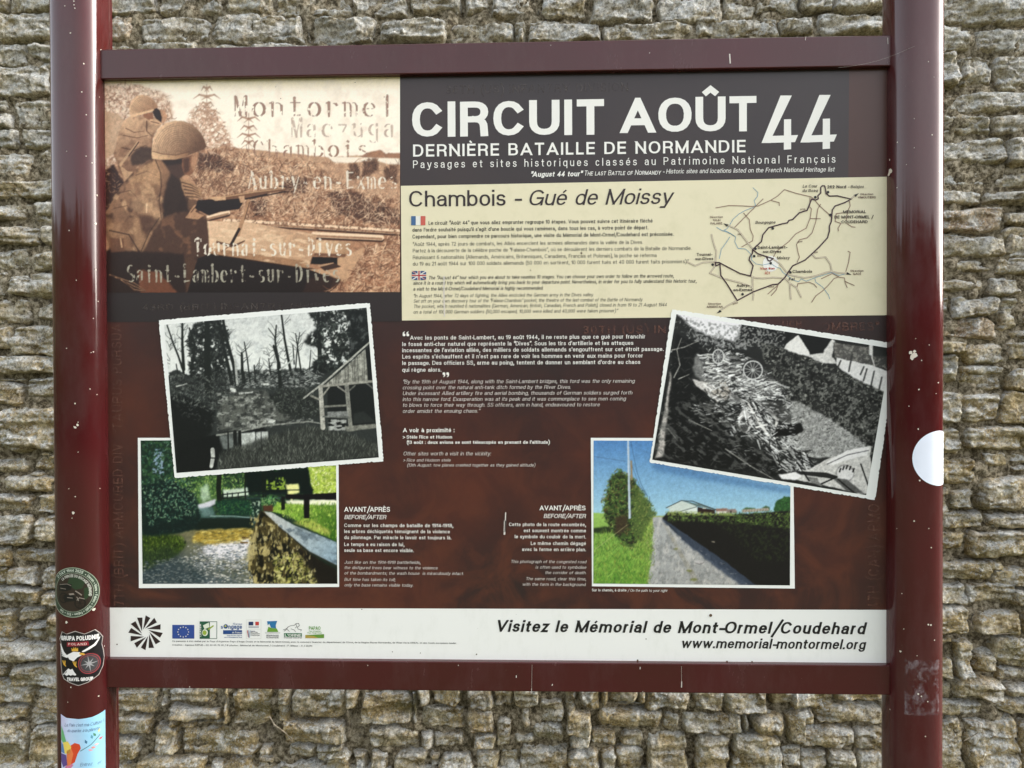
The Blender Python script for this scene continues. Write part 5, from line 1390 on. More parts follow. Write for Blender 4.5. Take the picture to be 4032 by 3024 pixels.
# stencilled village names
def stencil(zx0, zx1, zy, xh, s, col, al, gap=.9):
    adv = (zx1 - zx0) / len(s)
    for i, ch in enumerate(s):
        x = zx0 + adv * (i + .12); w = adv * .66
        capt = xh * 1.5

        def stem(u, y0=0, y1=1., t=.2): cv.line([(x + u * w, zy - y0 * xh), (x + u * w, zy - (y0 * .5 + y1 * .5) * xh), (x + u * w - 1, zy - y1 * xh)], t * xh * .62, col, al, t * xh * .95)
        def serif(u, y, l=.22): cv.line([(x + (u - l) * w, zy - y * xh + 3), (x + (u + l * .3) * w, zy - y * xh)], xh * .1, col, al)
        def bow(cx, cy, rx, ry, a0, a1, t=.2):
            n = 9
            for k in range(n):
                a, b = radians(a0 + (a1 - a0) * k / n), radians(a0 + (a1 - a0) * (k + 1) / n)
                th = xh * (.035 + t * .8 * abs(cos((a + b) / 2)))
                cv.line([(x + (cx + rx * cos(a)) * w, zy - (cy + ry * sin(a)) * xh), (x + (cx + rx * cos(b)) * w, zy - (cy + ry * sin(b)) * xh)], th, col, al)
        lo = ch.lower(); C = ch.isupper(); h = 1.45 if C else 1.
        if ch == '-': cv.line([(x + .2 * w, zy - xh * .5), (x + .65 * w, zy - xh * .45)], xh * .17, col, al); continue
        if ch == 'M': stem(.05, 0, h, .12); cv.line([(x + .1 * w, zy - h * xh), (x + .5 * w, zy)], xh * .2, col, al); cv.line([(x + .8 * w, zy - h * xh), (x + .5 * w, zy)], xh * .08, col, al); stem(.95, 0, h, .24)
        elif ch == 'C': bow(.55, .72, .5, .75, 105, 255, .24); bow(.5, .72, .5, .72, 30, 75, .1); bow(.5, .72, .5, .72, 285, 330, .1)
        elif ch == 'A': cv.line([(x + .0 * w, zy), (x + .45 * w, zy - 1.45 * xh)], xh * .08, col, al); cv.line([(x + .45 * w, zy - 1.5 * xh), (x + .95 * w, zy)], xh * .22, col, al); cv.line([(x + .2 * w, zy - .45 * xh), (x + .7 * w, zy - .45 * xh)], xh * .07, col, al)
        elif ch == 'E': stem(.15, 0, h, .24); cv.line([(x + .35 * w, zy - .04 * xh), (x + .9 * w, zy - .1 * xh)], xh * .1, col, al); cv.line([(x + .35 * w, zy - 1.4 * xh), (x + .9 * w, zy - 1.4 * xh)], xh * .1, col, al); cv.line([(x + .35 * w, zy - .75 * xh), (x + .7 * w, zy - .75 * xh)], xh * .08, col, al)
        elif ch == 'T': stem(.5, 0, h, .26); cv.line([(x, zy - 1.2 * xh), (x + .1 * w, zy - 1.4 * xh), (x + .4 * w, zy - 1.42 * xh)], xh * .09, col, al); cv.line([(x + .65 * w, zy - 1.42 * xh), (x + .95 * w, zy - 1.4 * xh), (x + 1.02 * w, zy - 1.2 * xh)], xh * .09, col, al)
        elif ch == 'D': stem(.15, 0, h, .22); bow(.35, .72, .6, .7, -75, 75, .22)
        elif ch == 'S': bow(.45, 1.05, .4, .38, 60, 200, .2); bow(.5, .4, .45, .38, -120, 30, .22); cv.line([(x + .15 * w, zy - .9 * xh), (x + .8 * w, zy - .55 * xh)], xh * .16, col, al)
        elif ch == 'L': stem(.15, 0, h, .26); cv.line([(x + .3 * w, zy - .05 * xh), (x + .85 * w, zy - .1 * xh)], xh * .12, col, al)
        elif lo in 'o': bow(.5, .5, .45, .5, 100, 260, .24); bow(.5, .5, .45, .5, -80, 80, .24)
        elif lo in 'ce': bow(.5, .5, .45, .5, 95, 300, .24); bow(.5, .55, .42, .42, 15, 75, .14); (lo == 'e') and cv.line([(x + .3 * w, zy - .55 * xh), (x + .85 * w, zy - .55 * xh)], xh * .06, col, al)
        elif lo == 'n' or lo == 'h': stem(.1, 0, 1.5 if lo == 'h' else 1., .22); serif(.1, 1.45 if lo == 'h' else 1.); bow(.5, .6, .35, .38, 20, 110, .1); stem(.85, 0, .75, .22)
        elif lo == 'm': stem(.0, 0, 1., .17); serif(0, 1.); bow(.25, .7, .22, .3, 20, 110, .1); stem(.48, 0, .75, .17); bow(.72, .7, .22, .3, 20, 110, .1); stem(.98, 0, .75, .17)
        elif lo == 'r': stem(.2, 0, 1., .24); serif(.2, 1.); bow(.55, .65, .3, .3, 30, 110, .12); cv.line([(x + .8 * w, zy - .9 * xh), (x + .84 * w, zy - .82 * xh)], xh * .18, col, al)
        elif lo == 't': stem(.4, .05, 1.35, .22); cv.line([(x + .05 * w, zy - 1. * xh), (x + .85 * w, zy - 1. * xh)], xh * .07, col, al); cv.line([(x + .45 * w, zy - .03 * xh), (x + .85 * w, zy - .08 * xh)], xh * .1, col, al)
        elif lo == 'l': stem(.45, 0, 1.5, .24); serif(.45, 1.45)
        elif lo == 'i': stem(.45, 0, 1., .24); serif(.45, 1.); cv.line([(x + .4 * w, zy - 1.4 * xh), (x + .5 * w, zy - 1.35 * xh)], xh * .2, col, al)
        elif lo == 'u': stem(.12, .15, 1., .22); serif(.12, 1.); bow(.45, .3, .3, .3, 200, 320, .1); stem(.82, 0, 1., .22)
        elif lo == 'a': bow(.42, .7, .35, .3, 70, 160, .14); stem(.75, 0, .85, .22); bow(.38, .28, .3, .28, 90, 280, .2)
        elif lo == 'b': stem(.12, 0, 1.5, .22); serif(.12, 1.45); bow(.5, .48, .42, .48, -85, 85, .22)
        elif lo == 's': bow(.45, .75, .33, .24, 50, 210, .16); bow(.5, .25, .35, .25, -130, 40, .18); cv.line([(x + .25 * w, zy - .62 * xh), (x + .7 * w, zy - .42 * xh)], xh * .13, col, al)
        elif lo in 'vy': cv.line([(x + .05 * w, zy - xh), (x + .45 * w, zy)], xh * .2, col, al); cv.line([(x + .9 * w, zy - xh), (x + .48 * w, zy), (x + .25 * w, zy + (.4 * xh if lo == 'y' else 0))], xh * .08, col, al)
        elif lo == 'g': bow(.45, .55, .38, .42, 90, 270, .2); stem(.8, -.4, 1., .2); bow(.45, -.25, .35, .22, 200, 340, .08)
        elif lo == 'z': cv.line([(x + .1 * w, zy - .95 * xh), (x + .85 * w, zy - .95 * xh), (x + .5 * w, zy - .4 * xh)], xh * .12, col, al)
        elif lo == 'x': cv.line([(x + .1 * w, zy - xh), (x + .9 * w, zy)], xh * .2, col, al); cv.line([(x + .9 * w, zy - xh), (x + .1 * w, zy)], xh * .06, col, al)


_st = stencil


def stencil(x0_, x1_, y_, xh_, s_, c_, al_):
    before = cv.a.copy()
    _st(x0_, x1_, y_, xh_, s_, c_, al_)
    keep = np.clip((fbm(cv.gx * .16, cv.gy * .11, len(s_) + 40, 3) - .33) / .06, 0, 1)[..., None]
    cv.a = before + (cv.a - before) * keep


cv.a = 128 + (cv.a - 128) * 1.12 + 2
cv.detail(.20, 51)
stencil(950, 2150, 292, 98, 'Montormel', (158, 118, 98), .9)
stencil(1365, 2150, 440, 90, 'Maczuga', (196, 168, 148), .85)
stencil(1090, 1960, 585, 80, 'Chambois', (156, 112, 88), .8)
WS = (240, 230, 208)
stencil(1060, 2160, 815, 82, 'Aubry-en-Exmes', WS, .85)
stencil(670, 1830, 1300, 84, 'Tournai-sur-Dives', WS, .85)
stencil(185, 1740, 1492, 84, 'Saint-Lambert-sur-Dives', (176, 172, 150), .8)
_l = cv.a.mean(-1, keepdims=True); cv.a = cv.a * .80 + _l * np.array([1.06, .99, .93], np.float32) * .20
cv.grain(5)
cv.build('soldiers_picture', PY - .0006, panel, .36, label='sepia picture of two helmeted soldiers lying in the grass with stencilled village names')

# ---------------------------------------------------------------- printed photograph 2: black and white wash house and ford
WPHOTO = plain('photo_border_white', (238, 239, 233), .42, .03)
SHD = NT('printed_shadow'); SHD.set(Base_Color=lin((22, 14, 14)), Roughness=.4)


def deckle(name, zm, q, y, seed, amp=4, xmax=None, rnd=10):
    """white photograph border with a worn deckle edge"""
    rs_ = random.Random(seed)
    out = []
    for i in range(4):
        a = np.array(q[i], float); b = np.array(q[(i + 1) % 4], float)
        d = b - a; L = np.linalg.norm(d); d /= L; nn = np.array([d[1], -d[0]])
        n = int(L / 13)
        for k in range(n):
            t = k / n * L
            if t < rnd or t > L - rnd: continue
            out.append(a + d * t + nn * (rs_.uniform(-1, .3) * amp * (1 if k % 2 else .2)))
        out.append(b - d * rnd * .3 + nn * -rnd * .3)
    pts = [tuple(map(float, at(*zm.px(*p)))) for p in out]
    if xmax: pts = [(min(p[0], xmax), p[1]) for p in pts]
    c = tuple(np.mean([tuple(map(float, at(*zm.px(*p)))) for p in q], 0))
    pr = Print(board_place(y))
    for i in range(len(pts)):
        a, b = pts[i], pts[(i + 1) % len(pts)]
        if abs((a[0] - c[0]) * (b[1] - c[1]) - (b[0] - c[0]) * (a[1] - c[1])) > 1e-9: pr.poly([c, a, b])
    return pr.build(name, WPHOTO, panel)


# colour photo below goes first
ZC2 = Zoom(500, 1650, .4219)
layer('photo_border', ZC2, [(103, 175), (1975, 175), (1981, 1566), (113, 1577)], WPHOTO, PY - .0006)
cv = Canvas(ZC2, (130, 200), (1950, 198), (1954, 1536), (139, 1546), 270)
cv.fill((34, 52, 42))
FR = [(120, 190), (1960, 190), (1960, 1560), (120, 1560)]
cv.tex([(120, 190), (1960, 190), (1960, 800), (120, 1000)], (62, 92, 58), 26, .5, .62, al=.8)
cv.dabs([(120, 190), (720, 190), (700, 1000), (120, 1100)], 1500, (8, 26), (5, 13), [(14, 34, 34), (24, 50, 44), (56, 96, 76), (110, 140, 118), (30, 62, 50)], al=.8, seed=1)
cv.poly([(130, 620), (420, 560), (640, 700), (700, 950), (600, 1050), (140, 1090)], (14, 30, 32), .7, 8, 18)
cv.dabs([(150, 560), (560, 540), (680, 700), (640, 900), (200, 1000)], 700, (8, 24), (5, 12), [(70, 110, 92), (120, 150, 120), (24, 48, 44), (150, 176, 140)], al=.7, seed=2)
cv.tex([(260, 280), (340, 280), (350, 520), (240, 500)], (160, 178, 200), 14, .5, .6, al=.8)
cv.poly([(640, 560), (900, 520), (880, 760), (660, 800)], (96, 128, 70), .7, 6, 20)
cv.dabs([(380, 540), (1100, 500), (1120, 720), (640, 720)], 800, (8, 26), (5, 12), [(120, 152, 80), (170, 190, 110), (50, 84, 46), (30, 54, 36)], al=.75, seed=3)
cv.poly([(1100, 500), (1690, 460), (1740, 700), (1120, 690)], (12, 26, 26), .95, 5, 14)
cv.poly([(690, 640), (760, 600), (780, 740), (700, 780)], (196, 214, 190), .7, 6, 16)
cv.poly([(900, 660), (1130, 640), (1140, 720), (900, 730)], (214, 226, 206), .85, 3, 6)
cv.tex([(1300, 560), (1480, 540), (1480, 660), (1300, 660)], (150, 172, 70), 16, .45, .58, al=.9)
cv.poly([(1690, 440), (1960, 420), (1960, 700), (1740, 700)], (168, 186, 80), 1, 3, 8); cv.dabs([(1690, 440), (1960, 420), (1960, 700), (1740, 700)], 320, (8, 24), (5, 11), [(214, 220, 140), (110, 140, 60), (226, 226, 190), (150, 170, 80)], al=.8, seed=5)
cv.poly([(1480, 610), (1600, 604), (1612, 690), (1560, 700), (1540, 780), (1500, 700)], (222, 220, 150), 1, 3, 8)
for x, w_ in ((865, 46), (1275, 16), (1300, 10), (1110, 14)): cv.line([(x, 500), (x - 8, 640), (x, 760)], w_, (22, 30, 24), .95)
# path and stream
cv.poly([(660, 800), (830, 745), (830, 790), (760, 830), (800, 900), (720, 905)], (206, 204, 210), .95, 3, 5)
cv.poly([(680, 830), (800, 820), (830, 900), (1210, 910), (1190, 1000), (700, 960)], (84, 110, 104), .9, 4, 8)
cv.poly([(830, 770), (1000, 740), (1130, 760), (1230, 880), (1180, 900), (860, 890)], (26, 58, 46), 1, 3, 10); cv.dabs([(830, 770), (1130, 760), (1200, 890), (860, 880)], 260, (8, 20), (4, 9), [(56, 100, 70), (16, 36, 32), (90, 130, 70)], al=.7, seed=6)
cv.poly([(700, 920), (1190, 920), (1170, 1030), (800, 1020), (620, 1050)], (20, 34, 30), .95, 4, 6)
cv.line([(780, 905), (1000, 905), (1200, 925)], 7, (170, 190, 186), .7)
for (x, s_) in ((900, 1), (940, 1), (985, 1), (1040, 1)): cv.line([(x, 690), (x, 740)], 9, (14, 20, 22))
cv.line([(890, 705), (1140, 678)], 9, (14, 20, 22)); cv.line([(890, 740), (1130, 715)], 8, (14, 20, 22)); cv.line([(1140, 668), (1740, 660)], 9, (16, 26, 28)); cv.line([(1120, 740), (1480, 735)], 8, (60, 80, 84)); cv.line([(1140, 700), (1480, 690)], 10, (20, 34, 38))
cv.poly([(1150, 740), (1250, 740), (1260, 900), (1200, 900)], (26, 44, 40), .9, 3); cv.tex([(1140, 780), (1250, 760), (1230, 900), (1180, 900)], (190, 206, 180), 14, .52, .6, al=.8)
# river bed
BED = [(640, 1030), (1190, 1020), (1150, 1200), (1130, 1330), (1240, 1545), (140, 1545), (140, 1230), (420, 1080)]
cv.grad(BED, (128, 118, 74), (84, 94, 98), (900, 1030), (700, 1500), 4, 14)
cv.poly([(660, 1050), (1180, 1020), (1160, 1130), (900, 1200), (600, 1130)], (164, 140, 64), .95, 6, 14); cv.tex([(620, 1040), (1180, 1020), (1160, 1160), (620, 1160)], (206, 188, 110), 20, .5, .62, (2.4, 1), .8)
cv.poly([(700, 1190), (1160, 1120), (1150, 1250), (980, 1330), (740, 1280)], (226, 222, 224), .95, 8, 20)
cv.tex([(640, 1180), (1160, 1120), (1120, 1400), (700, 1380)], (150, 150, 152), 16, .55, .65, (1.6, 1), .7)
cv.poly([(140, 1090), (500, 1080), (560, 1180), (440, 1290), (140, 1420)], (52, 70, 26), .95, 8, 14); cv.dabs([(140, 1090), (520, 1090), (560, 1180), (440, 1290), (140, 1420)], 600, (6, 22), (4, 9), [(96, 116, 44), (20, 30, 20), (130, 146, 66)], (60, 120), .7, 7)
cv.dabs([(160, 1330), (1200, 1200), (1240, 1545), (150, 1545)], 1500, (6, 26), (5, 13), [(190, 186, 178), (70, 84, 90), (130, 134, 132), (226, 220, 206), (50, 62, 66)], (-20, 20), .8, 8)
cv.poly([(140, 1230), (420, 1180), (560, 1330), (760, 1420), (700, 1545), (140, 1545)], (30, 44, 46), .45, 24, 40); cv.dabs([(560, 1180), (1160, 1140), (1120, 1420), (640, 1400)], 500, (6, 22), (4, 10), [(240, 236, 232), (150, 154, 156), (96, 104, 106)], (-20, 20), .75, 41)
for x, y in ((1110, 1106), (1095, 1152)): cv.line([(x - 30, y), (x + 30, y)], 15, (96, 70, 44))
# grass and rail on the right
cv.grad([(1340, 860), (1400, 770), (1500, 790), (1960, 750), (1960, 1150), (1700, 1020), (1500, 900)], (132, 164, 70), (60, 96, 34), (1600, 780), (1900, 1120), 2, 6)
cv.poly([(1480, 760), (1700, 755), (1960, 745), (1960, 800), (1720, 800), (1500, 790)], (236, 234, 206), .95, 3, 6)
cv.poly([(1540, 960), (1700, 930), (1900, 1040), (1880, 1090), (1700, 1020)], (176, 176, 90), .8, 6, 14)
cv.dabs([(1340, 860), (1420, 790), (1960, 790), (1960, 1150), (1700, 1020)], 700, (10, 30), (4, 8), [(172, 200, 90), (48, 84, 30), (110, 146, 50), (206, 214, 120)], (50, 130), .75, 9)
cv.poly([(1480, 700), (1650, 705), (1960, 685), (1960, 756), (1720, 748), (1480, 745)], (20, 18, 24), 1, 1); cv.poly([(1648, 700), (1706, 700), (1702, 925), (1650, 925)], (18, 16, 22), 1, 1); cv.poly([(1440, 720), (1476, 720), (1474, 845), (1442, 850)], (20, 24, 24), 1, 1)
cv.poly([(1270, 790), (1370, 790), (1362, 862), (1272, 858)], (84, 58, 44), 1, 2); cv.dabs([(1250, 740), (1400, 720), (1400, 800), (1260, 810)], 150, (8, 22), (5, 11), [(90, 140, 80), (40, 80, 50), (150, 180, 120)], al=.85, seed=11)
# wall with its coping
cv.poly([(1250, 850), (1320, 880), (1420, 1000), (1700, 1250), (1960, 1420), (1960, 1545), (1240, 1545), (1130, 1400), (1160, 1150), (1200, 960)], (72, 64, 40), 1, 1, 6)
cv.tex([(1250, 850), (1700, 1250), (1960, 1420), (1960, 1545), (1240, 1545), (1130, 1400)], (22, 22, 18), 44, .48, .58, (1, 1.7), .95, seed=3)
cv.tex([(1150, 900), (1420, 1000), (1760, 1300), (1760, 1545), (1130, 1545)], (170, 156, 106), 30, .54, .64, (1, 1.5), .95, seed=8)
cv.poly([(1150, 1080), (1210, 1050), (1190, 1300), (1110, 1340)], (180, 166, 118), .8, 5, 12)
cv.dabs([(1360, 1260), (1600, 1250), (1780, 1420), (1780, 1545), (1380, 1545)], 300, (14, 36), (12, 26), [(140, 140, 74), (170, 164, 96), (60, 62, 34), (200, 194, 130)], al=.85, seed=12)
cv.poly([(1560, 1180), (1960, 1400), (1960, 1545), (1800, 1545), (1640, 1300)], (30, 26, 24), .95, 8, 12)
cv.grad([(1275, 860), (1350, 870), (1560, 990), (1960, 1150), (1960, 1362), (1700, 1230), (1420, 1000)], (186, 186, 178), (140, 160, 170), (1300, 870), (1900, 1300), 1, 3)
cv.tex([(1275, 860), (1560, 990), (1960, 1150), (1960, 1362), (1420, 1000)], (90, 104, 112), 40, .55, .68, (2, 1), .7, rot=35)
cv.line([(1420, 1005), (1700, 1235), (1960, 1368)], 9, (60, 56, 50))
cv.dabs([(640, 1040), (1180, 1020), (1160, 1160), (620, 1160)], 260, (10, 40), (4, 8), [(214, 196, 120), (110, 96, 46), (70, 70, 44)], (-8, 8), .6, 42)
cv.dabs([(1150, 880), (1420, 1010), (1760, 1300), (1760, 1540), (1150, 1540)], 420, (10, 40), (6, 16), [(24, 24, 20), (150, 140, 96), (96, 86, 54), (190, 180, 136)], (60, 120), .75, 43)
cv.a = 120 + (cv.a - 120) * 1.14
cv.detail(.30, 52)
cv.grain(5)
cv.build('ford_picture', PY - .0008, panel, label='colour picture of the stony ford beside a mossy wall')

pr = Print(board_place(PY - .00095))
Z2 = Zoom(400, 1130, .5425)
deckle('photo_border', Z2, [(415, 240), (1949, 114), (2050, 1265), (532, 1387)], PY - .0011, 3, 6)
cv = Canvas(Z2, (457, 273), (1928, 155), (2016, 1236), (553, 1353), 330)
cv.fill((40, 44, 42))
cv.grad([(440, 270), (1940, 140), (1990, 640), (470, 660)], (214, 216, 210), (232, 234, 226), (1200, 200), (1200, 560), 2)
cv.tex([(440, 270), (1940, 140), (1990, 640), (470, 660)], (188, 192, 188), 60, .52, .7, al=.5)
# far belt
cv.poly([(485, 620), (560, 600), (640, 640), (960, 600), (1060, 610), (1200, 600), (1500, 590), (1560, 560), (1990, 560), (2010, 1250), (550, 1360)], (44, 48, 46), 1, 2, 14)
cv.tex([(900, 600), (1600, 590), (1560, 720), (900, 740)], (150, 154, 148), 14, .52, .6, al=.7)
cv.dabs([(900, 610), (1600, 590), (1580, 720), (940, 740)], 500, (6, 34), (3, 8), [(206, 208, 200), (20, 22, 22), (120, 124, 118)], (-30, 40), .75, 2)
# left trees
TL_ = [(690, 260), (890, 240), (920, 330), (930, 460), (900, 620), (760, 700), (640, 640), (640, 460), (620, 380)]
cv.tex(TL_, (20, 24, 23), 26, .34, .46, al=.97, soft=5, wob=24, seed=4)
cv.dabs(TL_, 800, (10, 30), (6, 14), [(16, 18, 18), (30, 34, 32), (70, 74, 70)], al=.8, seed=3)
for ln, w_ in (([(480, 280), (520, 400), (560, 500), (600, 620)], 12), ([(590, 260), (590, 420), (600, 600)], 18), ([(770, 250), (770, 500), (780, 760)], 44), ([(885, 240), (910, 380), (960, 560), (985, 710)], 22), ([(860, 300), (900, 480), (950, 700)], 20), ([(640, 300), (680, 420), (660, 600)], 14),
               ([(1020, 480), (1024, 600), (1036, 690)], 20), ([(1038, 400), (1060, 520), (1080, 690)], 9), ([(1308, 205), (1330, 380), (1352, 500), (1380, 640)], 16), ([(1212, 300), (1256, 360), (1275, 470), (1280, 600)], 7), ([(1270, 280), (1262, 400), (1285, 520), (1300, 720)], 12),
               ([(1252, 430), (1290, 560), (1300, 730)], 22), ([(1410, 340), (1430, 480), (1450, 620)], 9), ([(1440, 330), (1420, 460), (1410, 600)], 7), ([(1575, 190), (1580, 380), (1590, 600)], 26), ([(1110, 570), (1120, 690)], 12), ([(1215, 520), (1230, 640)], 8), ([(1390, 420), (1400, 560)], 7), ([(1520, 460), (1510, 600)], 6), ([(1150, 520), (1140, 640)], 4), ([(545, 560), (560, 640)], 8)):
    cv.line(ln, w_ * .8, (26, 30, 28), 1, w_ * 1.3)
rs = random.Random(8)
for x, y0, y1 in ((500, 330, 560), (592, 280, 560), (1030, 420, 600), (1330, 230, 560), (1265, 320, 520), (1425, 350, 540), (1580, 220, 560), (910, 350, 560), (1120, 580, 660), (1220, 480, 600)):
    for _ in range(11):
        y = rs.uniform(y0, y1); d = rs.choice([-1, 1])
        cv.line([(x, y), (x + d * rs.uniform(15, 45), y - rs.uniform(10, 50)), (x + d * rs.uniform(30, 70), y - rs.uniform(20, 90))], 4, (40, 44, 42), .8, 1.5)
cv.line([(970, 500), (988, 712)], 16, (190, 192, 184), .9); cv.line([(1298, 600), (1398, 522)], 12, (176, 180, 172), .9)
# right trees
TR_ = [(1510, 180), (1930, 150), (1960, 400), (1800, 560), (1560, 640), (1520, 560), (1620, 480), (1480, 400), (1560, 300)]
cv.tex(TR_, (22, 26, 25), 30, .40, .52, al=.95, soft=6, wob=26, seed=7)
cv.dabs(TR_, 900, (10, 30), (6, 14), [(18, 22, 20), (34, 40, 36), (80, 86, 80), (14, 16, 16)], al=.8, seed=5)
cv.poly([(1800, 170), (1940, 155), (1975, 420), (1800, 520)], (16, 20, 20), .75, 8, 22)
# undergrowth
cv.poly([(500, 780), (640, 800), (820, 900), (800, 1060), (560, 1350), (540, 1340)], (16, 19, 19), .95, 8, 18)
cv.dabs([(490, 640), (900, 640), (960, 800), (840, 900), (520, 820)], 700, (8, 30), (4, 10), [(14, 16, 16), (60, 64, 60), (110, 114, 106)], al=.7, seed=6)
cv.poly([(880, 820), (1080, 740), (1200, 760), (1300, 900), (1400, 960), (1200, 1010), (880, 1060), (840, 960)], (98, 100, 92), .8, 10, 16)
cv.tex([(840, 760), (1300, 760), (1560, 980), (840, 1060)], (170, 172, 162), 22, .53, .64, (1.8, 1), .7, seed=9)
cv.tex([(840, 760), (1300, 760), (1560, 980), (840, 1060)], (40, 42, 40), 20, .55, .64, (1.5, 1), .8, seed=10)
cv.poly([(1220, 800), (1300, 740), (1460, 740), (1600, 820), (1600, 940), (1440, 960), (1280, 900)], (34, 38, 35), .95, 6, 14); cv.dabs([(1220, 800), (1300, 740), (1500, 740), (1600, 820), (1590, 940), (1300, 900)], 400, (8, 24), (4, 9), [(20, 22, 22), (90, 94, 86), (52, 56, 52)], al=.8, seed=13)
for q in ([(930, 730), (980, 740), (980, 765), (940, 760)], [(1170, 700), (1225, 700), (1215, 716), (1175, 714)], [(1204, 950), (1262, 970), (1250, 992), (1210, 988)], [(1000, 770), (1104, 758), (1098, 768), (1004, 778)], [(540, 720), (620, 700), (625, 704), (545, 726)]): cv.poly(q, (214, 216, 206), 1, 1, 4)
# pond
cv.poly([(560, 1120), (800, 1080), (900, 1050), (1180, 1020), (1220, 1060), (1200, 1180), (860, 1220), (820, 1350), (560, 1360)], (14, 17, 18), 1, 4, 8)
cv.line([(840, 1075), (1000, 1050), (1200, 1005), (1500, 975), (1600, 990)], 14, (150, 152, 142), .85, 8)
cv.poly([(1010, 1060), (1210, 1045), (1210, 1120), (1100, 1190), (1020, 1170)], (196, 200, 192), .95, 3, 6); cv.poly([(860, 1080), (1000, 1062), (980, 1180), (880, 1170)], (120, 126, 120), .8, 5, 10)
for x, w_ in ((970, 26), (1005, 22), (920, 10), (1120, 6), (1160, 5)): cv.line([(x, 1050), (x + 4, 1180)], w_, (18, 20, 20), .95)
cv.line([(808, 1180), (812, 1230), (800, 1300)], 30, (196, 198, 188), .95, 26); cv.line([(790, 1240), (830, 1240)], 8, (20, 22, 22))
# reeds in front
RD = [(860, 1200), (1240, 1080), (1500, 1010), (1760, 1060), (2010, 1150), (2016, 1240), (840, 1330)]
cv.poly(RD, (44, 47, 43), .85, 8, 16)
cv.dabs(RD, 2400, (14, 44), (2.5, 5), [(112, 116, 104), (24, 26, 25), (74, 78, 70), (144, 148, 134)], (55, 125), .6, 15)
cv.poly([(560, 1360), (1100, 1320), (2020, 1230), (2020, 1260), (560, 1380)], (20, 22, 22), .7, 8)
# wash house
cv.poly([(1640, 720), (1985, 690), (1996, 1000), (1640, 1010)], (22, 25, 25), 1, 1)
cv.poly([(1590, 722), (1700, 650), (1915, 450), (1935, 680), (1800, 700)], (150, 150, 138), 1, 1)
for k in range(15): cv.line([(1610 + k * 23, 722 - k * 2), (1606 + k * 23, 700 - k * 17)], 4, (50, 50, 46) if k % 3 else (206, 204, 190), .8)
cv.tex([(1590, 722), (1915, 450), (1935, 680)], (90, 90, 82), 14, .5, .6, (1, 4), .7)
cv.poly([(1915, 450), (1950, 420), (1975, 680), (1935, 684)], (20, 22, 22), 1, 1)
cv.line([(1470, 806), (1620, 690), (1945, 402)], 12, (176, 176, 164)); cv.line([(1480, 812), (1630, 700), (1950, 414)], 6, (30, 32, 32))
cv.line([(1585, 722), (1975, 684)], 17, (150, 148, 136)); cv.line([(1588, 735), (1975, 700)], 6, (30, 32, 30))
cv.line([(1590, 735), (1608, 1020)], 30, (170, 168, 156), 1, 34); cv.line([(1780, 716), (1806, 1000)], 30, (128, 128, 118)); cv.line([(1520, 790), (1580, 815)], 14, (140, 138, 126)); cv.line([(1650, 730), (1608, 785)], 12, (150, 148, 136)); cv.line([(1715, 722), (1775, 765)], 11, (140, 138, 128)); cv.line([(1840, 715), (1800, 750)], 10, (110, 110, 102)); cv.line([(1925, 700), (1975, 740)], 10, (100, 100, 94))
cv.line([(1615, 868), (1780, 858)], 14, (120, 120, 110)); cv.line([(1610, 940), (1800, 948)], 12, (96, 98, 92))
cv.poly([(1640, 905), (1790, 900), (1790, 940), (1640, 940)], (150, 152, 146), .8, 2); cv.poly([(1640, 962), (1780, 958), (1770, 1040), (1650, 1040)], (178, 180, 172), .9, 2); cv.tex([(1640, 960), (1780, 958), (1770, 1040), (1650, 1040)], (14, 16, 16), 12, .5, .56, (3, 1), 1)
cv.poly([(1760, 1010), (1996, 990), (2002, 1020), (1780, 1050)], (136, 136, 124), .9, 2, 4)
cv.poly([(1830, 920), (1900, 900), (1990, 980), (1830, 990)], (40, 44, 42), .9, 2)
cv.dabs([(500, 640), (1560, 600), (1580, 960), (840, 1040), (520, 900)], 900, (6, 26), (3, 7), [(20, 22, 22), (130, 132, 126), (74, 78, 74)], al=.55, seed=51)
cv.detail(.5, 53)
cv.grain(6)
cv.build('wash_house_picture', PY - .0013, panel, label='black and white picture of a wash house among shattered trees')

# ---------------------------------------------------------------- printed photograph 4: lane with hedge, colour
Z4 = Zoom(2250, 1650, .42948)
layer('photo_border', Z4, [(177, 172), (2030, 176), (2047, 1553), (188, 1532)], WPHOTO, PY - .0006)
cv = Canvas(Z4, (203, 197), (2006, 200), (2018, 1524), (215, 1504), 290)
cv.grad([(190, 190), (2030, 190), (2030, 900), (190, 900)], (82, 132, 186), (164, 206, 222), (1000, 200), (1000, 860))
cv.poly([(730, 380), (1000, 430), (1300, 500), (2030, 640), (2030, 690), (1200, 560), (760, 470)], (52, 92, 140), .45, 14)
cv.line([(210, 345), (500, 388)], 4, (60, 80, 110), .7); cv.line([(545, 210), (600, 480), (640, 600), (700, 710)], 5, (50, 80, 110), .75); cv.line([(545, 400), (620, 600), (690, 700)], 4, (50, 80, 110), .7)
cv.line([(716, 710), (720, 820)], 6, (80, 96, 110), .8)
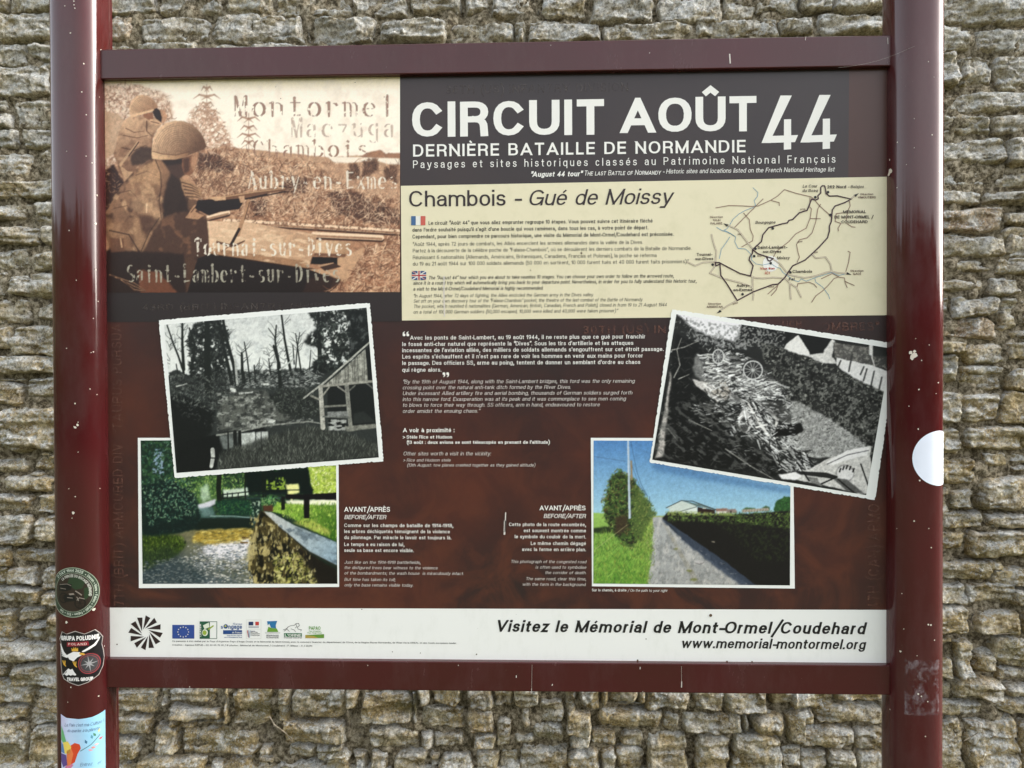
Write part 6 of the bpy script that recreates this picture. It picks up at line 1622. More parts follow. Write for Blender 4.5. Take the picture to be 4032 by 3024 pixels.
# far things
cv.poly([(1550, 835), (1600, 810), (1680, 815), (1700, 840)], (70, 100, 60), 1, 2, 4); cv.poly([(1745, 815), (1780, 794), (1815, 810), (1815, 840), (1745, 840)], (60, 88, 56), 1, 2, 4)
cv.poly([(1848, 835), (1860, 780), (1890, 740), (1950, 712), (2030, 720), (2030, 850), (1860, 850)], (44, 84, 42), 1, 2, 12); cv.dabs([(1860, 780), (1950, 712), (2020, 720), (2020, 840), (1860, 840)], 140, (6, 18), (4, 9), [(80, 128, 66), (30, 60, 34)], al=.7, seed=2)
cv.poly([(1323, 820), (1428, 817), (1432, 845), (1323, 848)], (150, 116, 100), 1, 1); cv.poly([(1323, 846), (1420, 846), (1420, 868), (1323, 866)], (226, 220, 210), 1, 1)
cv.poly([(1420, 828), (1500, 822), (1518, 845), (1510, 862), (1418, 862)], (150, 132, 124), 1, 1); cv.poly([(1454, 838), (1466, 838), (1466, 860), (1454, 860)], (50, 46, 46), 1)
cv.poly([(1560, 830), (1800, 814), (1815, 838), (1566, 856)], (176, 164, 148), 1, 1)
for k in range(9): cv.line([(1575 + k * 26, 830 - k), (1570 + k * 26, 854 - k)], 6, (120, 108, 96), .7)
cv.poly([(872, 812), (1008, 748), (1150, 798), (1152, 868), (890, 860), (900, 828)], (206, 216, 206), 1, 1)
cv.poly([(985, 850), (1150, 802), (1152, 868), (985, 852)], (220, 228, 220), 1, 1); cv.line([(985, 850), (1150, 803)], 5, (60, 72, 70))
cv.poly([(1008, 745), (1045, 750), (1230, 800), (1200, 806), (1150, 800)], (96, 116, 112), 1, 1); cv.poly([(1110, 750), (1322, 826), (1322, 836), (1200, 806)], (104, 124, 120), 1, 1); cv.line([(868, 814), (1006, 747), (1040, 750), (1110, 752), (1322, 830)], 6, (36, 44, 46))
cv.poly([(1156, 806), (1316, 834), (1312, 866), (1156, 864)], (44, 28, 26), 1, 1); cv.line([(1205, 818), (1230, 818)], 8, (220, 216, 200))
# fields left and verge
cv.grad([(200, 858), (380, 866), (760, 900), (760, 1530), (200, 1530)], (150, 186, 92), (92, 142, 48), (300, 860), (500, 1500), 2)
cv.poly([(200, 1000), (380, 975), (420, 1040), (200, 1050)], (26, 36, 22), .9, 4, 8)
cv.grad([(620, 920), (745, 890), (880, 880), (740, 960), (735, 1200), (700, 1530), (560, 1530), (580, 1100)], (160, 172, 92), (100, 150, 52), (700, 900), (650, 1500), 3, 8)
cv.dabs([(200, 1060), (740, 960), (720, 1530), (200, 1530)], 2200, (10, 34), (3, 7), [(120, 170, 60), (70, 112, 38), (160, 196, 90), (54, 90, 34), (150, 160, 70)], (40, 140), .65, 3, .4)
# hedge tree left
TT = [(300, 880), (310, 760), (350, 560), (430, 470), (520, 520), (590, 580), (640, 690), (700, 780), (720, 850), (660, 920), (620, 1100), (560, 1190), (480, 1150), (400, 1050), (340, 960)]
cv.poly(TT, (62, 84, 40), 1, 4, 40, 5); cv.tex(TT, (24, 34, 22), 26, .48, .58, al=.9, wob=10, seed=2)
cv.dabs([(290, 900), (270, 740), (340, 540), (430, 440), (530, 500), (620, 580), (670, 690), (730, 780), (740, 860), (670, 930), (620, 1110), (560, 1200), (470, 1160), (380, 1060), (320, 960)], 1700, (8, 24), (4, 10), [(110, 138, 62), (36, 56, 28), (150, 168, 90), (70, 100, 44), (100, 66, 46)], al=.78, seed=4)
cv.poly([(400, 900), (500, 870), (520, 980), (440, 1080), (400, 1000)], (60, 44, 34), .8, 8, 14)
cv.poly([(540, 380), (556, 380), (562, 560), (545, 560)], (150, 130, 96), 1, 1)
cv.poly([(512, 190), (528, 190), (546, 910), (524, 915)], (198, 212, 222), 1, 1); cv.line([(524, 200), (542, 900)], 5, (150, 168, 184), .8)
cv.line([(215, 1196), (510, 970)], 4, (200, 196, 140), .8)
cv.poly([(580, 600), (640, 660), (780, 868), (700, 960), (640, 1120), (560, 1000)], (78, 98, 48), .9, 6, 26); cv.dabs([(580, 600), (640, 640), (790, 868), (700, 960), (640, 1120), (560, 1000)], 420, (8, 22), (4, 9), [(120, 146, 70), (44, 64, 30), (150, 150, 84)], al=.8, seed=46)
# lane
cv.grad([(745, 905), (790, 895), (840, 900), (870, 960), (1040, 1120), (1330, 1330), (1640, 1530), (700, 1530), (740, 1250), (750, 1000)], (176, 178, 176), (160, 160, 156), (780, 900), (1000, 1500), 1, 3)
cv.tex([(745, 905), (840, 900), (1640, 1530), (700, 1530)], (120, 122, 120), 34, .52, .66, (1, 1.5), .5); cv.tex([(745, 905), (840, 900), (1640, 1530), (700, 1530)], (206, 202, 194), 28, .54, .66, (1, 2), .6, seed=4)
cv.line([(850, 960), (930, 1100), (1010, 1250), (1100, 1400), (1160, 1530)], 26, (146, 138, 116), .3, 54)
for x, y, r in ((955, 1190, 22), (1080, 1388, 28), (1120, 1468, 36)): cv.poly(circle(x, y, r, 12, r * .4), (112, 116, 56), .8, 2, 4)
cv.poly(circle(1172, 1310, 42, 14, 18), (190, 186, 182), .9, 1); cv.line([(1132, 1316), (1172, 1328), (1212, 1316)], 4, (90, 84, 80))
# hedge right with its shade on the lane
cv.poly([(820, 915), (880, 880), (1100, 1080), (1500, 1290), (1700, 1400), (1760, 1530), (1560, 1530), (1300, 1340), (1060, 1150), (900, 990)], (58, 68, 84), .9, 5, 16)
HG = [(830, 910), (880, 852), (1000, 860), (1200, 870), (1500, 872), (1700, 860), (2020, 838), (2030, 1540), (1700, 1530), (1400, 1300), (1100, 1090), (920, 970)]
cv.poly(HG, (22, 20, 20), 1, 2, 8)
HT = [(870, 855), (1300, 868), (2020, 840), (2020, 1000), (1600, 960), (1200, 940), (880, 930)]
cv.tex(HT, (72, 94, 44), 18, .46, .6, al=.85, seed=3, soft=8); cv.dabs(HT, 1000, (6, 20), (4, 9), [(96, 124, 56), (40, 58, 28), (130, 150, 78), (24, 30, 20)], al=.75, seed=8)
cv.tex([(1300, 940), (2020, 960), (2020, 1300), (1700, 1300), (1500, 1100)], (46, 58, 32), 16, .52, .64, al=.6, seed=5)
cv.tex([(860, 840), (1500, 860), (1500, 885), (870, 880)], (150, 164, 90), 14, .4, .55, al=.8)
cv.poly([(1278, 1118), (1310, 1120), (1318, 1132), (1290, 1128)], (170, 160, 140), .9, 1)
cv.dabs([(745, 1000), (1000, 1100), (1560, 1530), (700, 1530)], 700, (6, 22), (3, 7), [(200, 198, 190), (120, 118, 112), (168, 160, 140), (96, 96, 94)], (30, 120), .5, 47)
cv.dabs([(690, 1000), (760, 960), (765, 1250), (730, 1530), (680, 1530)], 260, (8, 24), (3, 7), [(120, 150, 66), (180, 176, 120), (90, 110, 50)], (40, 140), .8, 48)
cv.dabs([(1000, 1080), (1300, 1290), (1560, 1500), (1700, 1530), (1400, 1330)], 240, (10, 36), (5, 12), [(60, 70, 84), (40, 44, 52), (150, 150, 148)], (-30, 20), .7, 49)
cv.detail(.16, 54)
cv.grain(4)
cv.build('lane_picture', PY - .0008, panel, label='colour picture of an empty lane beside a tall dark hedge')

# ---------------------------------------------------------------- printed photograph 5: lane full of wreckage, black and white
Z5 = Zoom(2200, 1200, .5967)
deckle('photo_border', Z5, [(745, 28), (2236, 258), (2086, 1290), (598, 1042)], PY - .0011, 9, 6, xmax=.5995)
cv = Canvas(Z5, (776, 62), (2192, 282), (2042, 1258), (632, 1018), 340)
cv.fill((40, 41, 40))
A_ = [(600, 30), (2250, 30), (2250, 1300), (600, 1300)]
cv.poly([(776, 50), (1140, 110), (1240, 140), (1160, 240), (1000, 210), (860, 140)], (226, 224, 224), 1, 6, 12)
cv.tex([(860, 100), (1240, 150), (1240, 300), (900, 260)], (150, 150, 148), 14, .46, .56, al=.85); cv.dabs([(776, 60), (860, 60), (900, 200), (1180, 260), (1120, 330), (840, 300), (720, 480)], 500, (8, 34), (3, 8), [(30, 30, 30), (200, 200, 196), (100, 100, 98)], al=.75, seed=1)
cv.poly([(1200, 130), (1500, 170), (1540, 200), (1500, 260), (1300, 240), (1190, 260)], (24, 25, 25), .95, 5, 16); cv.tex([(1180, 130), (1500, 170), (1480, 300), (1180, 280)], (150, 150, 146), 10, .52, .58, al=.8, seed=4)
# houses on the right
cv.poly([(1560, 180), (1800, 215), (1800, 250), (1740, 330), (1620, 330)], (26, 27, 27), 1, 3, 8)
cv.poly([(1500, 260), (1578, 200), (1650, 310), (1660, 350), (1480, 300)], (224, 222, 216), 1, 1, 3)
cv.poly([(1640, 330), (1740, 320), (1800, 225), (1820, 240), (1800, 340), (1840, 390), (1700, 380)], (206, 204, 198), 1, 2, 6)
cv.grad([(1810, 250), (2090, 290), (2190, 340), (2200, 440), (2060, 400), (1820, 350)], (96, 94, 90), (60, 60, 58), (1800, 250), (2200, 430), 1)
cv.tex([(1810, 250), (2090, 290), (2200, 440), (1820, 350)], (140, 138, 130), 14, .52, .62, al=.7)
cv.poly([(1830, 350), (2060, 400), (2200, 450), (2200, 600), (2120, 590), (1900, 460), (1830, 400)], (218, 216, 212), 1, 1, 3)
cv.poly([(2050, 250), (2200, 270), (2200, 345), (2070, 340)], (40, 42, 40), .9, 3, 10); cv.poly([(2045, 262), (2070, 266), (2068, 345), (2045, 330)], (206, 204, 198), 1, 1); cv.line([(2062, 345), (2085, 420)], 6, (214, 210, 204))
for x, y0, y1 in ((1925, 330, 440), (2002, 410, 460), (2022, 425, 500), (2070, 440, 540), (2120, 480, 580), (1850, 370, 420)): cv.line([(x + 8, y0), (x - 14, y1)], 11, (60, 60, 58), .9)
# hedge on the right
HD = [(1330, 250), (1500, 300), (1700, 370), (1850, 430), (2000, 510), (2190, 600), (2120, 960), (2030, 1000), (1900, 860), (1700, 740), (1500, 620), (1360, 420)]
cv.poly(HD, (46, 47, 45), 1, 3, 14); cv.tex(HD, (20, 21, 20), 20, .50, .58, al=.9, seed=3); cv.tex(HD, (120, 120, 114), 15, .55, .62, al=.8, seed=6)
cv.dabs(HD, 1700, (5, 16), (4, 9), [(120, 120, 114), (24, 25, 24), (160, 160, 152), (60, 60, 58)], al=.7, seed=2)
cv.dabs([(1500, 540), (2000, 860), (2030, 1000), (1900, 900), (1500, 640)], 260, (20, 50), (4, 8), [(130, 130, 124), (30, 30, 30), (90, 90, 86)], (70, 110), .7, 9)
# grass slope
GS = [(1480, 620), (1580, 640), (1800, 760), (2000, 900), (2060, 960), (1960, 1010), (1760, 1010), (1620, 1010), (1520, 900), (1460, 780)]
cv.poly(GS, (150, 150, 146), 1, 4, 12); cv.dabs(GS, 1100, (6, 20), (3, 6), [(196, 196, 190), (90, 90, 86), (60, 60, 58), (170, 170, 164)], al=.7, seed=4)
# left dark bank
LBK = [(776, 200), (900, 240), (1000, 330), (900, 420), (860, 500), (980, 600), (1100, 700), (1160, 860), (1400, 1000), (1500, 1140), (632, 1018), (700, 600)]
cv.poly(LBK, (24, 25, 25), 1, 4, 16); cv.dabs(LBK, 1100, (10, 44), (2.5, 6), [(86, 86, 82), (16, 16, 16), (130, 130, 124), (50, 50, 48)], (-50, 60), .55, 5)
cv.poly([(640, 1010), (700, 700), (720, 560), (736, 440), (745, 440), (720, 700), (690, 1000)], (196, 190, 182), .9, 5, 8)
for ln in ([(745, 300), (830, 280), (920, 240)], [(760, 480), (800, 400), (780, 300), (810, 220)], [(790, 490), (860, 460)], [(670, 820), (720, 815), (780, 890)], [(660, 860), (700, 780)], [(860, 760), (1010, 830)], [(1100, 950), (1260, 1060), (1420, 1150)]): cv.line(ln, 8, (170, 168, 160), .8, 4)
# track with wreckage
TRK = [(900, 340), (1030, 320), (1160, 330), (1330, 400), (1480, 560), (1500, 600), (1300, 640), (1160, 660), (1100, 620), (960, 520), (880, 440)]
cv.poly(TRK, (120, 120, 117), .95, 6, 14)
TRK2 = [(900, 340), (1200, 300), (1360, 450), (1540, 580), (1460, 760), (1620, 960), (1760, 1080), (1500, 1150), (1300, 900), (1160, 860), (1080, 700), (980, 520)]
cv.dabs(TRK2, 1400, (14, 60), (4, 12), [(226, 226, 222), (28, 28, 28), (170, 170, 166), (90, 90, 88), (14, 14, 14)], (-35, 30), .82, 6)
cv.dabs([(1180, 600), (1400, 640), (1440, 800), (1720, 1060), (1500, 1130), (1250, 860)], 420, (30, 90), (5, 12), [(232, 232, 228), (20, 20, 20), (150, 150, 146)], (-75, -25), .85, 7)
cv.poly([(880, 490), (1000, 520), (1060, 560), (1140, 570), (1130, 620), (1050, 640), (980, 590), (900, 530)], (196, 192, 186), 1, 3, 6)
for x, y, r in ((1090, 520, 34), (1110, 560, 30), (1060, 580, 34), (1095, 598, 36), (1030, 575, 24)): cv.poly(circle(x, y, r, 14), (70, 68, 64), 1, 1); cv.poly(circle(x - 4, y - 2, r * .72, 12), (176, 170, 160), .9, 2)


cv.dabs([(900, 330), (1180, 310), (1360, 470), (1500, 590), (1300, 640), (1000, 520)], 420, (12, 50), (5, 14), [(236, 236, 232), (206, 206, 200), (60, 60, 60)], (-25, 25), .85, 21)
cv.dabs([(840, 640), (1100, 660), (1180, 840), (900, 780)], 130, (12, 50), (4, 9), [(190, 190, 186), (130, 130, 126), (20, 20, 20)], (-40, 20), .8, 22)
cv.dabs([(1200, 640), (1420, 640), (1500, 860), (1700, 1060), (1560, 1120), (1320, 900)], 200, (20, 70), (5, 13), [(240, 240, 236), (190, 190, 186), (24, 24, 24)], (-80, -10), .8, 23)
cv.dabs([(1000, 880), (1300, 900), (1480, 1120), (1200, 1080)], 160, (12, 46), (3, 8), [(150, 150, 146), (90, 90, 86), (16, 16, 16)], (-60, 20), .7, 24)


def wheel(cx, cy, rx, ry, n, tilt=0):
    cv.line([(cx + rx * cos(a * pi / 12), cy + ry * sin(a * pi / 12)) for a in range(25)], 8, (206, 206, 202)); cv.poly(circle(cx, cy, rx * .16, 10, ry * .16), (230, 230, 226), 1)
    for k in range(n): cv.line([(cx, cy), (cx + rx * cos(2 * pi * k / n + .2), cy + ry * sin(2 * pi * k / n + .2))], 3.6, (190, 190, 186))


cv.poly(circle(1280, 425, 70, 20, 72), (50, 50, 50), .9, 2); wheel(1280, 432, 62, 60, 12)
cv.poly(circle(1052, 340, 36, 14, 46), (70, 70, 70), .8, 2); wheel(1052, 342, 36, 46, 10)
cv.poly(circle(1228, 768, 46, 18, 76), (190, 188, 184), 1, 1, 3); cv.poly(circle(1224, 790, 30, 14, 50), (60, 60, 58), .9, 2); cv.line([(1222, 700), (1238, 770)], 8, (240, 240, 236))
cv.line([(1250, 660), (1310, 760), (1380, 860)], 18, (222, 220, 214)); cv.line([(1290, 640), (1340, 740), (1400, 830)], 12, (40, 40, 40)); cv.line([(1390, 690), (1440, 760), (1430, 800)], 18, (200, 198, 192)); cv.line([(1300, 810), (1370, 790)], 12, (226, 224, 218))
cv.poly([(1440, 790), (1600, 780), (1612, 830), (1560, 860), (1420, 870)], (18, 18, 18), 1, 3, 10)
cv.poly([(1330, 640), (1460, 640), (1560, 760), (1480, 800)], (60, 60, 58), .8, 8, 16); cv.dabs([(900, 420), (1500, 520), (1560, 900), (1100, 860)], 600, (10, 46), (4, 11), [(210, 210, 206), (24, 24, 24), (110, 110, 108), (236, 236, 232)], (-60, 40), .75, 50)
# overturned car lower right
cv.poly([(1440, 1120), (1640, 1090), (1760, 1020), (1930, 960), (2060, 930), (2050, 1000), (2075, 1110), (2050, 1240), (1990, 1250), (1800, 1200), (1600, 1160)], (196, 194, 188), 1, 1, 3)
cv.poly([(1760, 1040), (1900, 960), (2050, 930), (2030, 990), (1880, 1030), (1790, 1060)], (224, 222, 218), 1, 1, 4); cv.line([(1770, 1050), (1900, 990), (2040, 960)], 6, (70, 70, 70), .8)
cv.poly(circle(1886, 1110, 64, 20, 58), (150, 148, 144), 1, 1); cv.poly(circle(1886, 1112, 54, 20, 50), (214, 212, 208), 1, 1)
for k in range(5): cv.line([(1850 + k * 22, 1100 - 20 * sin(k / 4 * pi)), (1858 + k * 22, 1080 - 20 * sin(k / 4 * pi))], 10, (24, 24, 24))
cv.poly([(1540, 1095), (1760, 1105), (1840, 1130), (1830, 1150), (1640, 1125), (1530, 1110)], (40, 40, 40), 1, 1); cv.poly([(1800, 1140), (1900, 1150), (2020, 1250), (1900, 1230)], (90, 90, 88), 1, 2); cv.poly([(1620, 1130), (1700, 1140), (1740, 1200), (1640, 1160)], (120, 120, 116), 1, 2)
for ln in ([(1730, 1180), (1820, 1140)], [(1610, 1100), (1650, 1160)], [(1990, 1050), (2050, 1220)], [(1840, 1150), (1960, 1250)]): cv.line(ln, 9, (16, 16, 16))
cv.poly([(1450, 1125), (1560, 1100), (1600, 1130), (1560, 1155), (1470, 1150)], (230, 228, 224), 1, 2, 3); cv.poly([(2060, 1000), (2080, 960), (2070, 1240), (2050, 1240)], (28, 28, 28), .9, 2)
cv.tex([(640, 700), (1000, 560), (1500, 1140), (632, 1018)], (100, 100, 96), 20, .55, .66, (2, 1), .6, seed=33, rot=30)
cv.a = 128 + (cv.a - 128) * 1.1
cv.detail(.55, 55)
cv.grain(7)
cv.build('wreckage_picture', PY - .0013, panel, xmax=.5995, label='black and white picture of a lane choked with wrecked carts')
# ---------------------------------------------------------------- stickers wrapped round the posts
TT_ = np.linspace(-pi, 0, 721)
_P = np.array([prof(t) for t in TT_])
_S = np.concatenate([[0], np.cumsum(np.hypot(*(np.diff(_P, axis=0).T)))])
_S -= np.interp(-pi / 2, TT_, _S)           # arc length, 0 on the middle of the front


def on_post(side, off=.0004):
    def pl(s, z, dz=0.0):
        x = np.interp(s, _S, _P[:, 0]); y = np.interp(s, _S, _P[:, 1])
        x2 = np.interp(s + .0006, _S, _P[:, 0]); y2 = np.interp(s + .0006, _S, _P[:, 1])
        tx, ty = x2 - x, y2 - y
        l = math.hypot(tx, ty) + 1e-12
        o = off + dz
        return (side * PCX + x + ty / l * o, PCY + y - tx / l * o, z)
    return pl


def s_at(side, zm, zx, zy):
    """arc length and height of the spot of the post seen at this place"""
    px, py = map(float, zm.px(zx, zy))
    best = None
    for s in np.linspace(_S[0] * .93, _S[-1] * .93, 181):
        x = side * PCX + np.interp(s, _S, _P[:, 0]); y = PCY + np.interp(s, _S, _P[:, 1])
        X, Z = at(px, py, y)
        e = abs(float(X) - x)
        if best is None or e < best[0]: best = (e, float(s), float(Z))
    return best[1], best[2]


def disc(pl, cs, cz, r, dz, n=48, rings=7, ry=None):
    v = [pl(cs, cz, dz)]; f = []
    for k in range(1, rings + 1):
        for i in range(n):
            a = 2 * pi * i / n
            v.append(pl(cs + r * k / rings * cos(a), cz + (ry or r) * k / rings * sin(a), dz))
    for i in range(n): f.append((0, 1 + i, 1 + (i + 1) % n))
    for k in range(rings - 1):
        for i in range(n):
            a = 1 + k * n; b = a + n
            f.append((a + i, b + i, b + (i + 1) % n, a + (i + 1) % n))
    return v, f


class Wrap:
    """flat artwork in sticker units, laid on the post"""
    def __init__(s, pl, cs, cz, k): s.pl, s.cs, s.cz, s.k = pl, cs, cz, k; s.clear()
    def clear(s): s.v, s.f = [], []
    def poly(s, pts, dz=0.0, cut=5):
        """pts in sticker units, x right, y up; long shapes are sliced so that they follow the curve"""
        xs = [p[0] for p in pts]
        lo, hi = min(xs), max(xs)
        n = max(1, int((hi - lo) / cut))
        for i in range(n):
            a, b = lo + (hi - lo) * i / n, lo + (hi - lo) * (i + 1) / n
            q = [(p[1], p[0]) for p in pts]
            q = _clip(q, a - 1e-9, b + 1e-9) if n > 1 else q
            if len(q) < 3: continue
            q = [(p[1], p[0]) for p in q]
            ar = sum(q[j][0] * q[(j + 1) % len(q)][1] - q[(j + 1) % len(q)][0] * q[j][1] for j in range(len(q)))
            if ar < 0: q = q[::-1]
            o = len(s.v)
            s.v += [s.pl(s.cs + x * s.k, s.cz + y * s.k, dz) for x, y in q]
            s.f.append(tuple(range(o, o + len(q))))
    def line(s, pts, w, dz=0.0):
        for q in ribbon(pts, w, False): s.poly(q, dz)
    def text(s, t, x, y, H, W, w=.18, track=.1, dz=.0002, slant=0):
        tot, ps = text_polys(t, w, track)
        for p, k in ps: s.poly([(x + (a + slant * b) * W / tot, y + b * H) for a, b in p], dz + k * .00001)
    def arc(s, t, R, a0, a1, H, w=.18, track=.12, dz=.0002):
        """lettering round a circle; a0 -> a1 in degrees, clockwise"""
        tot, ps = text_polys(t, w, track)
        for p, k in ps:
            q = []
            for a, b in p:
                an = radians(a0 + (a1 - a0) * a / tot)
                q.append(((R + b * H) * cos(an), (R + b * H) * sin(an)))
            s.poly(q, dz + k * .00001)
    def build(s, name, mat, parent, label=None):
        o = mesh_obj(name, s.v, s.f, mat, parent, label=label); s.clear(); return o


def sticker(name, label, place, v, f, mat, cat='sticker'):
    o = mesh_obj(name, v, f, mat, None, place, label=label, cat=cat)
    o['group'] = 'stickers stuck to the posts of the board'
    for p in o.data.polygons: p.use_smooth = True
    return o


smat = lambda n, c, r=.28: plain(n, c, r, .05)
# white disc on the right post
F6 = Zoom(3450, 1400, .4522)
pl = on_post(1)
sl, zc_ = s_at(1, F6, 313, 895)
rD = 235 * .4522 / 2630
v, f = disc(pl, sl + rD, zc_, rD, 0)
sticker('disc_sticker', 'plain pale blue-white round sticker folded round the edge of the right post', (PCX, PCY, zc_), v, f, smat('white_vinyl', (226, 232, 244), .3))

# round motorcycle sticker
J6 = Zoom(0, 2100, .5568)
pl = on_post(-1)
k_ = .5568 / 2640
s0, z0 = s_at(-1, J6, 705, 402)
R_ = 182
cs = s0 - R_ * k_ * 1.0
W_ = Wrap(pl, cs, z0, k_)
v, f = disc(pl, cs, z0, R_ * k_, 0)
stk = sticker('motorcycle_sticker', 'round dark green sticker with a motorcycle and lettering around its rim', (-PCX, PCY, z0), v, f, smat('rim_green', (44, 60, 46)))
rim = smat('rim_pale', (150, 160, 140))
for r0, r1 in ((176, 181), (140, 143)):
    for i in range(60):
        a, b = 2 * pi * i / 60, 2 * pi * (i + 1) / 60
        W_.poly([(r0 * cos(a), r0 * sin(a)), (r1 * cos(a), r1 * sin(a)), (r1 * cos(b), r1 * sin(b)), (r0 * cos(b), r0 * sin(b))], .0001)
W_.build('rim_line', rim, stk)
W_.poly(circle(0, 0, 139, 40), .00008, 8); W_.build('sticker_ground', smat('sticker_brown', (46, 36, 30)), stk)
W_.poly([(70, 30), (90, 80), (60, 120), (-20, 110), (-40, 60), (20, 20)], .00014); W_.poly([(80, -60), (130, -20), (125, 40), (80, 30)], .00014); W_.build('green_patch', smat('sticker_green', (40, 58, 38)), stk)
W_.arc('D DAY 1944 2025', 150, 138, 62, 21); W_.arc('★ Steven ★ Manu ★ Fabien ★ Waïti ★ Fabien ★ Eric ★ Seb', 150, 56, -128, 19, w=.15); W_.build('rim_text', smat('rim_ink', (196, 204, 188)), stk)
W_.arc('LA PERCÉE DU BOCAGE NORMAND', 112, 132, -14, 19, w=.17); W_.build('legend_text', smat('legend_ink', (206, 208, 196)), stk)
D_ = .0002
for c, r in (((52, -78), 36), ((-70, -40), 34)):
    W_.line([(c[0] + r * cos(2 * pi * i / 20), c[1] + r * sin(2 * pi * i / 20)) for i in range(21)], 8, D_)
    for k in range(6): W_.line([c, (c[0] + r * cos(k * pi / 3), c[1] + r * sin(k * pi / 3))], 2.5, D_)
W_.line([(52, -78), (34, -30), (20, 10)], 7, D_); W_.poly([(-110, 60), (-40, 66), (-6, 60), (-10, 20), (-50, 8), (-110, 10)], D_); W_.poly([(-70, -20), (10, -16), (20, -60), (-60, -70)], D_)
W_.build('motorcycle', smat('motorcycle_dark', (20, 20, 20)), stk)
W_.line([(-100, 56), (-40, 62), (-10, 50)], 4, .0003); W_.line([(20, 12), (40, 0), (66, -20)], 9, .0003); W_.line([(30, -30), (44, -60)], 6, .0003); W_.line([(-40, -36), (0, -40)], 5, .0003); W_.line([(-96, 30), (-50, 24)], 4, .0003); W_.poly([(-30, -8), (8, -4), (14, -16), (-20, -20)], .0003); W_.line([(30, -56), (50, -38), (84, -48)], 6, .0003)
W_.build('motorcycle_parts', smat('motorcycle_grey', (136, 126, 116)), stk)

# shield sticker of the travel group
s1, z1 = s_at(-1, J6, 577, 882)
W_ = Wrap(pl, s1, z1, k_)
cxs, cys = 577, 882
def zz(*p): return [((a - cxs), (cys - b)) for a, b in p]
OUT = zz((433, 690), (470, 706), (535, 684), (600, 706), (668, 682), (700, 715), (724, 750), (714, 800), (728, 850), (734, 900), (724, 960), (690, 1020), (620, 1062), (552, 1083), (490, 1062), (445, 1035), (428, 1000), (420, 930), (418, 850), (424, 780), (410, 745))
W_.poly(OUT, 0, 10)
v, f = W_.v, W_.f; W_.clear()
# triangulate the outline into a neat fan-free sheet: slices already follow the curve
stk = sticker('shield_sticker', 'black shield sticker with white eagle, compass rose and travel group lettering', (-PCX, PCY, z1), v, f, smat('shield_rim', (176, 166, 160)))
INN = [(x * .965, y * .975) for x, y in OUT]
W_.poly(INN, .00008, 10); W_.build('shield_ground', smat('shield_black', (22, 20, 24)), stk)
wh = smat('shield_white', (226, 224, 220))
W_.text('GRUPA POŁUDNIE', 425 - cxs, cys - 754, 34, 268, w=.26, track=.08)
W_.text('TRAVEL GROUP', 470 - cxs, cys - 1048, 26, 182, w=.26, track=.08)
for k in range(8): W_.line(zz((700 - k * 4, 745 + k * 7), (660 - k * 4, 790 + k * 4), (582 + k * 2, 835)), 6, .0002)
for k in range(7): W_.line(zz((420 + k * 2, 780 + k * 14), (448 + k * 4, 840 + k * 6), (478, 872)), 7, .0002)
W_.poly(zz((470, 860), (520, 835), (568, 838), (578, 862), (548, 876), (520, 905), (490, 890)), .0002); W_.poly(zz((480, 958), (505, 960), (540, 1000), (532, 1008), (510, 1000), (500, 1010), (485, 1000), (470, 1010), (450, 1000), (468, 985)), .0002)
for k in range(5): W_.line(zz((440 + k * 24, 1004), (486 + k * 5, 955)), 5, .0002)
W_.build('eagle', wh, stk)
W_.poly(zz((462, 890), (520, 905), (530, 940), (500, 966), (470, 950)), .00022); W_.build('eagle_body', smat('eagle_body_black', (14, 12, 14)), stk)
go = smat('shield_gold', (206, 160, 60))
W_.poly(zz((562, 842), (592, 844), (606, 858), (590, 860), (566, 856)), .0003)
W_.poly(zz((510, 832), (506, 806), (518, 818), (524, 800), (532, 816), (538, 800), (546, 816), (554, 804), (556, 832)), .0003)
for a in ((440, 900), (520, 905)):
    for k in range(3): W_.line(zz((a[0] - 4 + k * 12, a[1]), (a[0] + 8 + k * 4, a[1] + 28), (a[0] + 24, a[1] + 42)), 6, .0003)
W_.build('crown_and_claws', go, stk)
W_.poly(zz((474, 768), (624, 762), (628, 792), (472, 798)), .0002); W_.build('ribbon', smat('ribbon_red', (132, 32, 44)), stk)
W_.text('POLAND', 484 - cxs, cys - 788, 17, 130, w=.15, track=.3, dz=.0004); W_.build('ribbon_text', smat('ribbon_ink', (226, 206, 196)), stk)
C_ = (628 - cxs, cys - 925)
for r_, w_ in ((72, 6), (58, 3)): W_.line([(C_[0] + r_ * cos(2 * pi * i / 30), C_[1] + r_ * sin(2 * pi * i / 30)) for i in range(31)], w_, .0003)
W_.build('compass_ring', smat('compass_ring_red', (150, 60, 66)), stk)
W_.poly([(C_[0] + x, C_[1] + y) for x, y in circle(0, 0, 68, 24)], .00025); W_.build('compass_plate', smat('compass_plate_grey', (62, 62, 64)), stk)
for k in range(8):
    a = k * pi / 4 + .15; l = 62 if k % 2 == 0 else 44
    W_.poly([(C_[0] + l * cos(a), C_[1] + l * sin(a)), (C_[0] + 13 * cos(a + pi / 8), C_[1] + 13 * sin(a + pi / 8)), C_, (C_[0] + 13 * cos(a - pi / 8), C_[1] + 13 * sin(a - pi / 8))], .00035)
W_.build('compass_star', smat('compass_star_grey', (150, 150, 150)), stk)

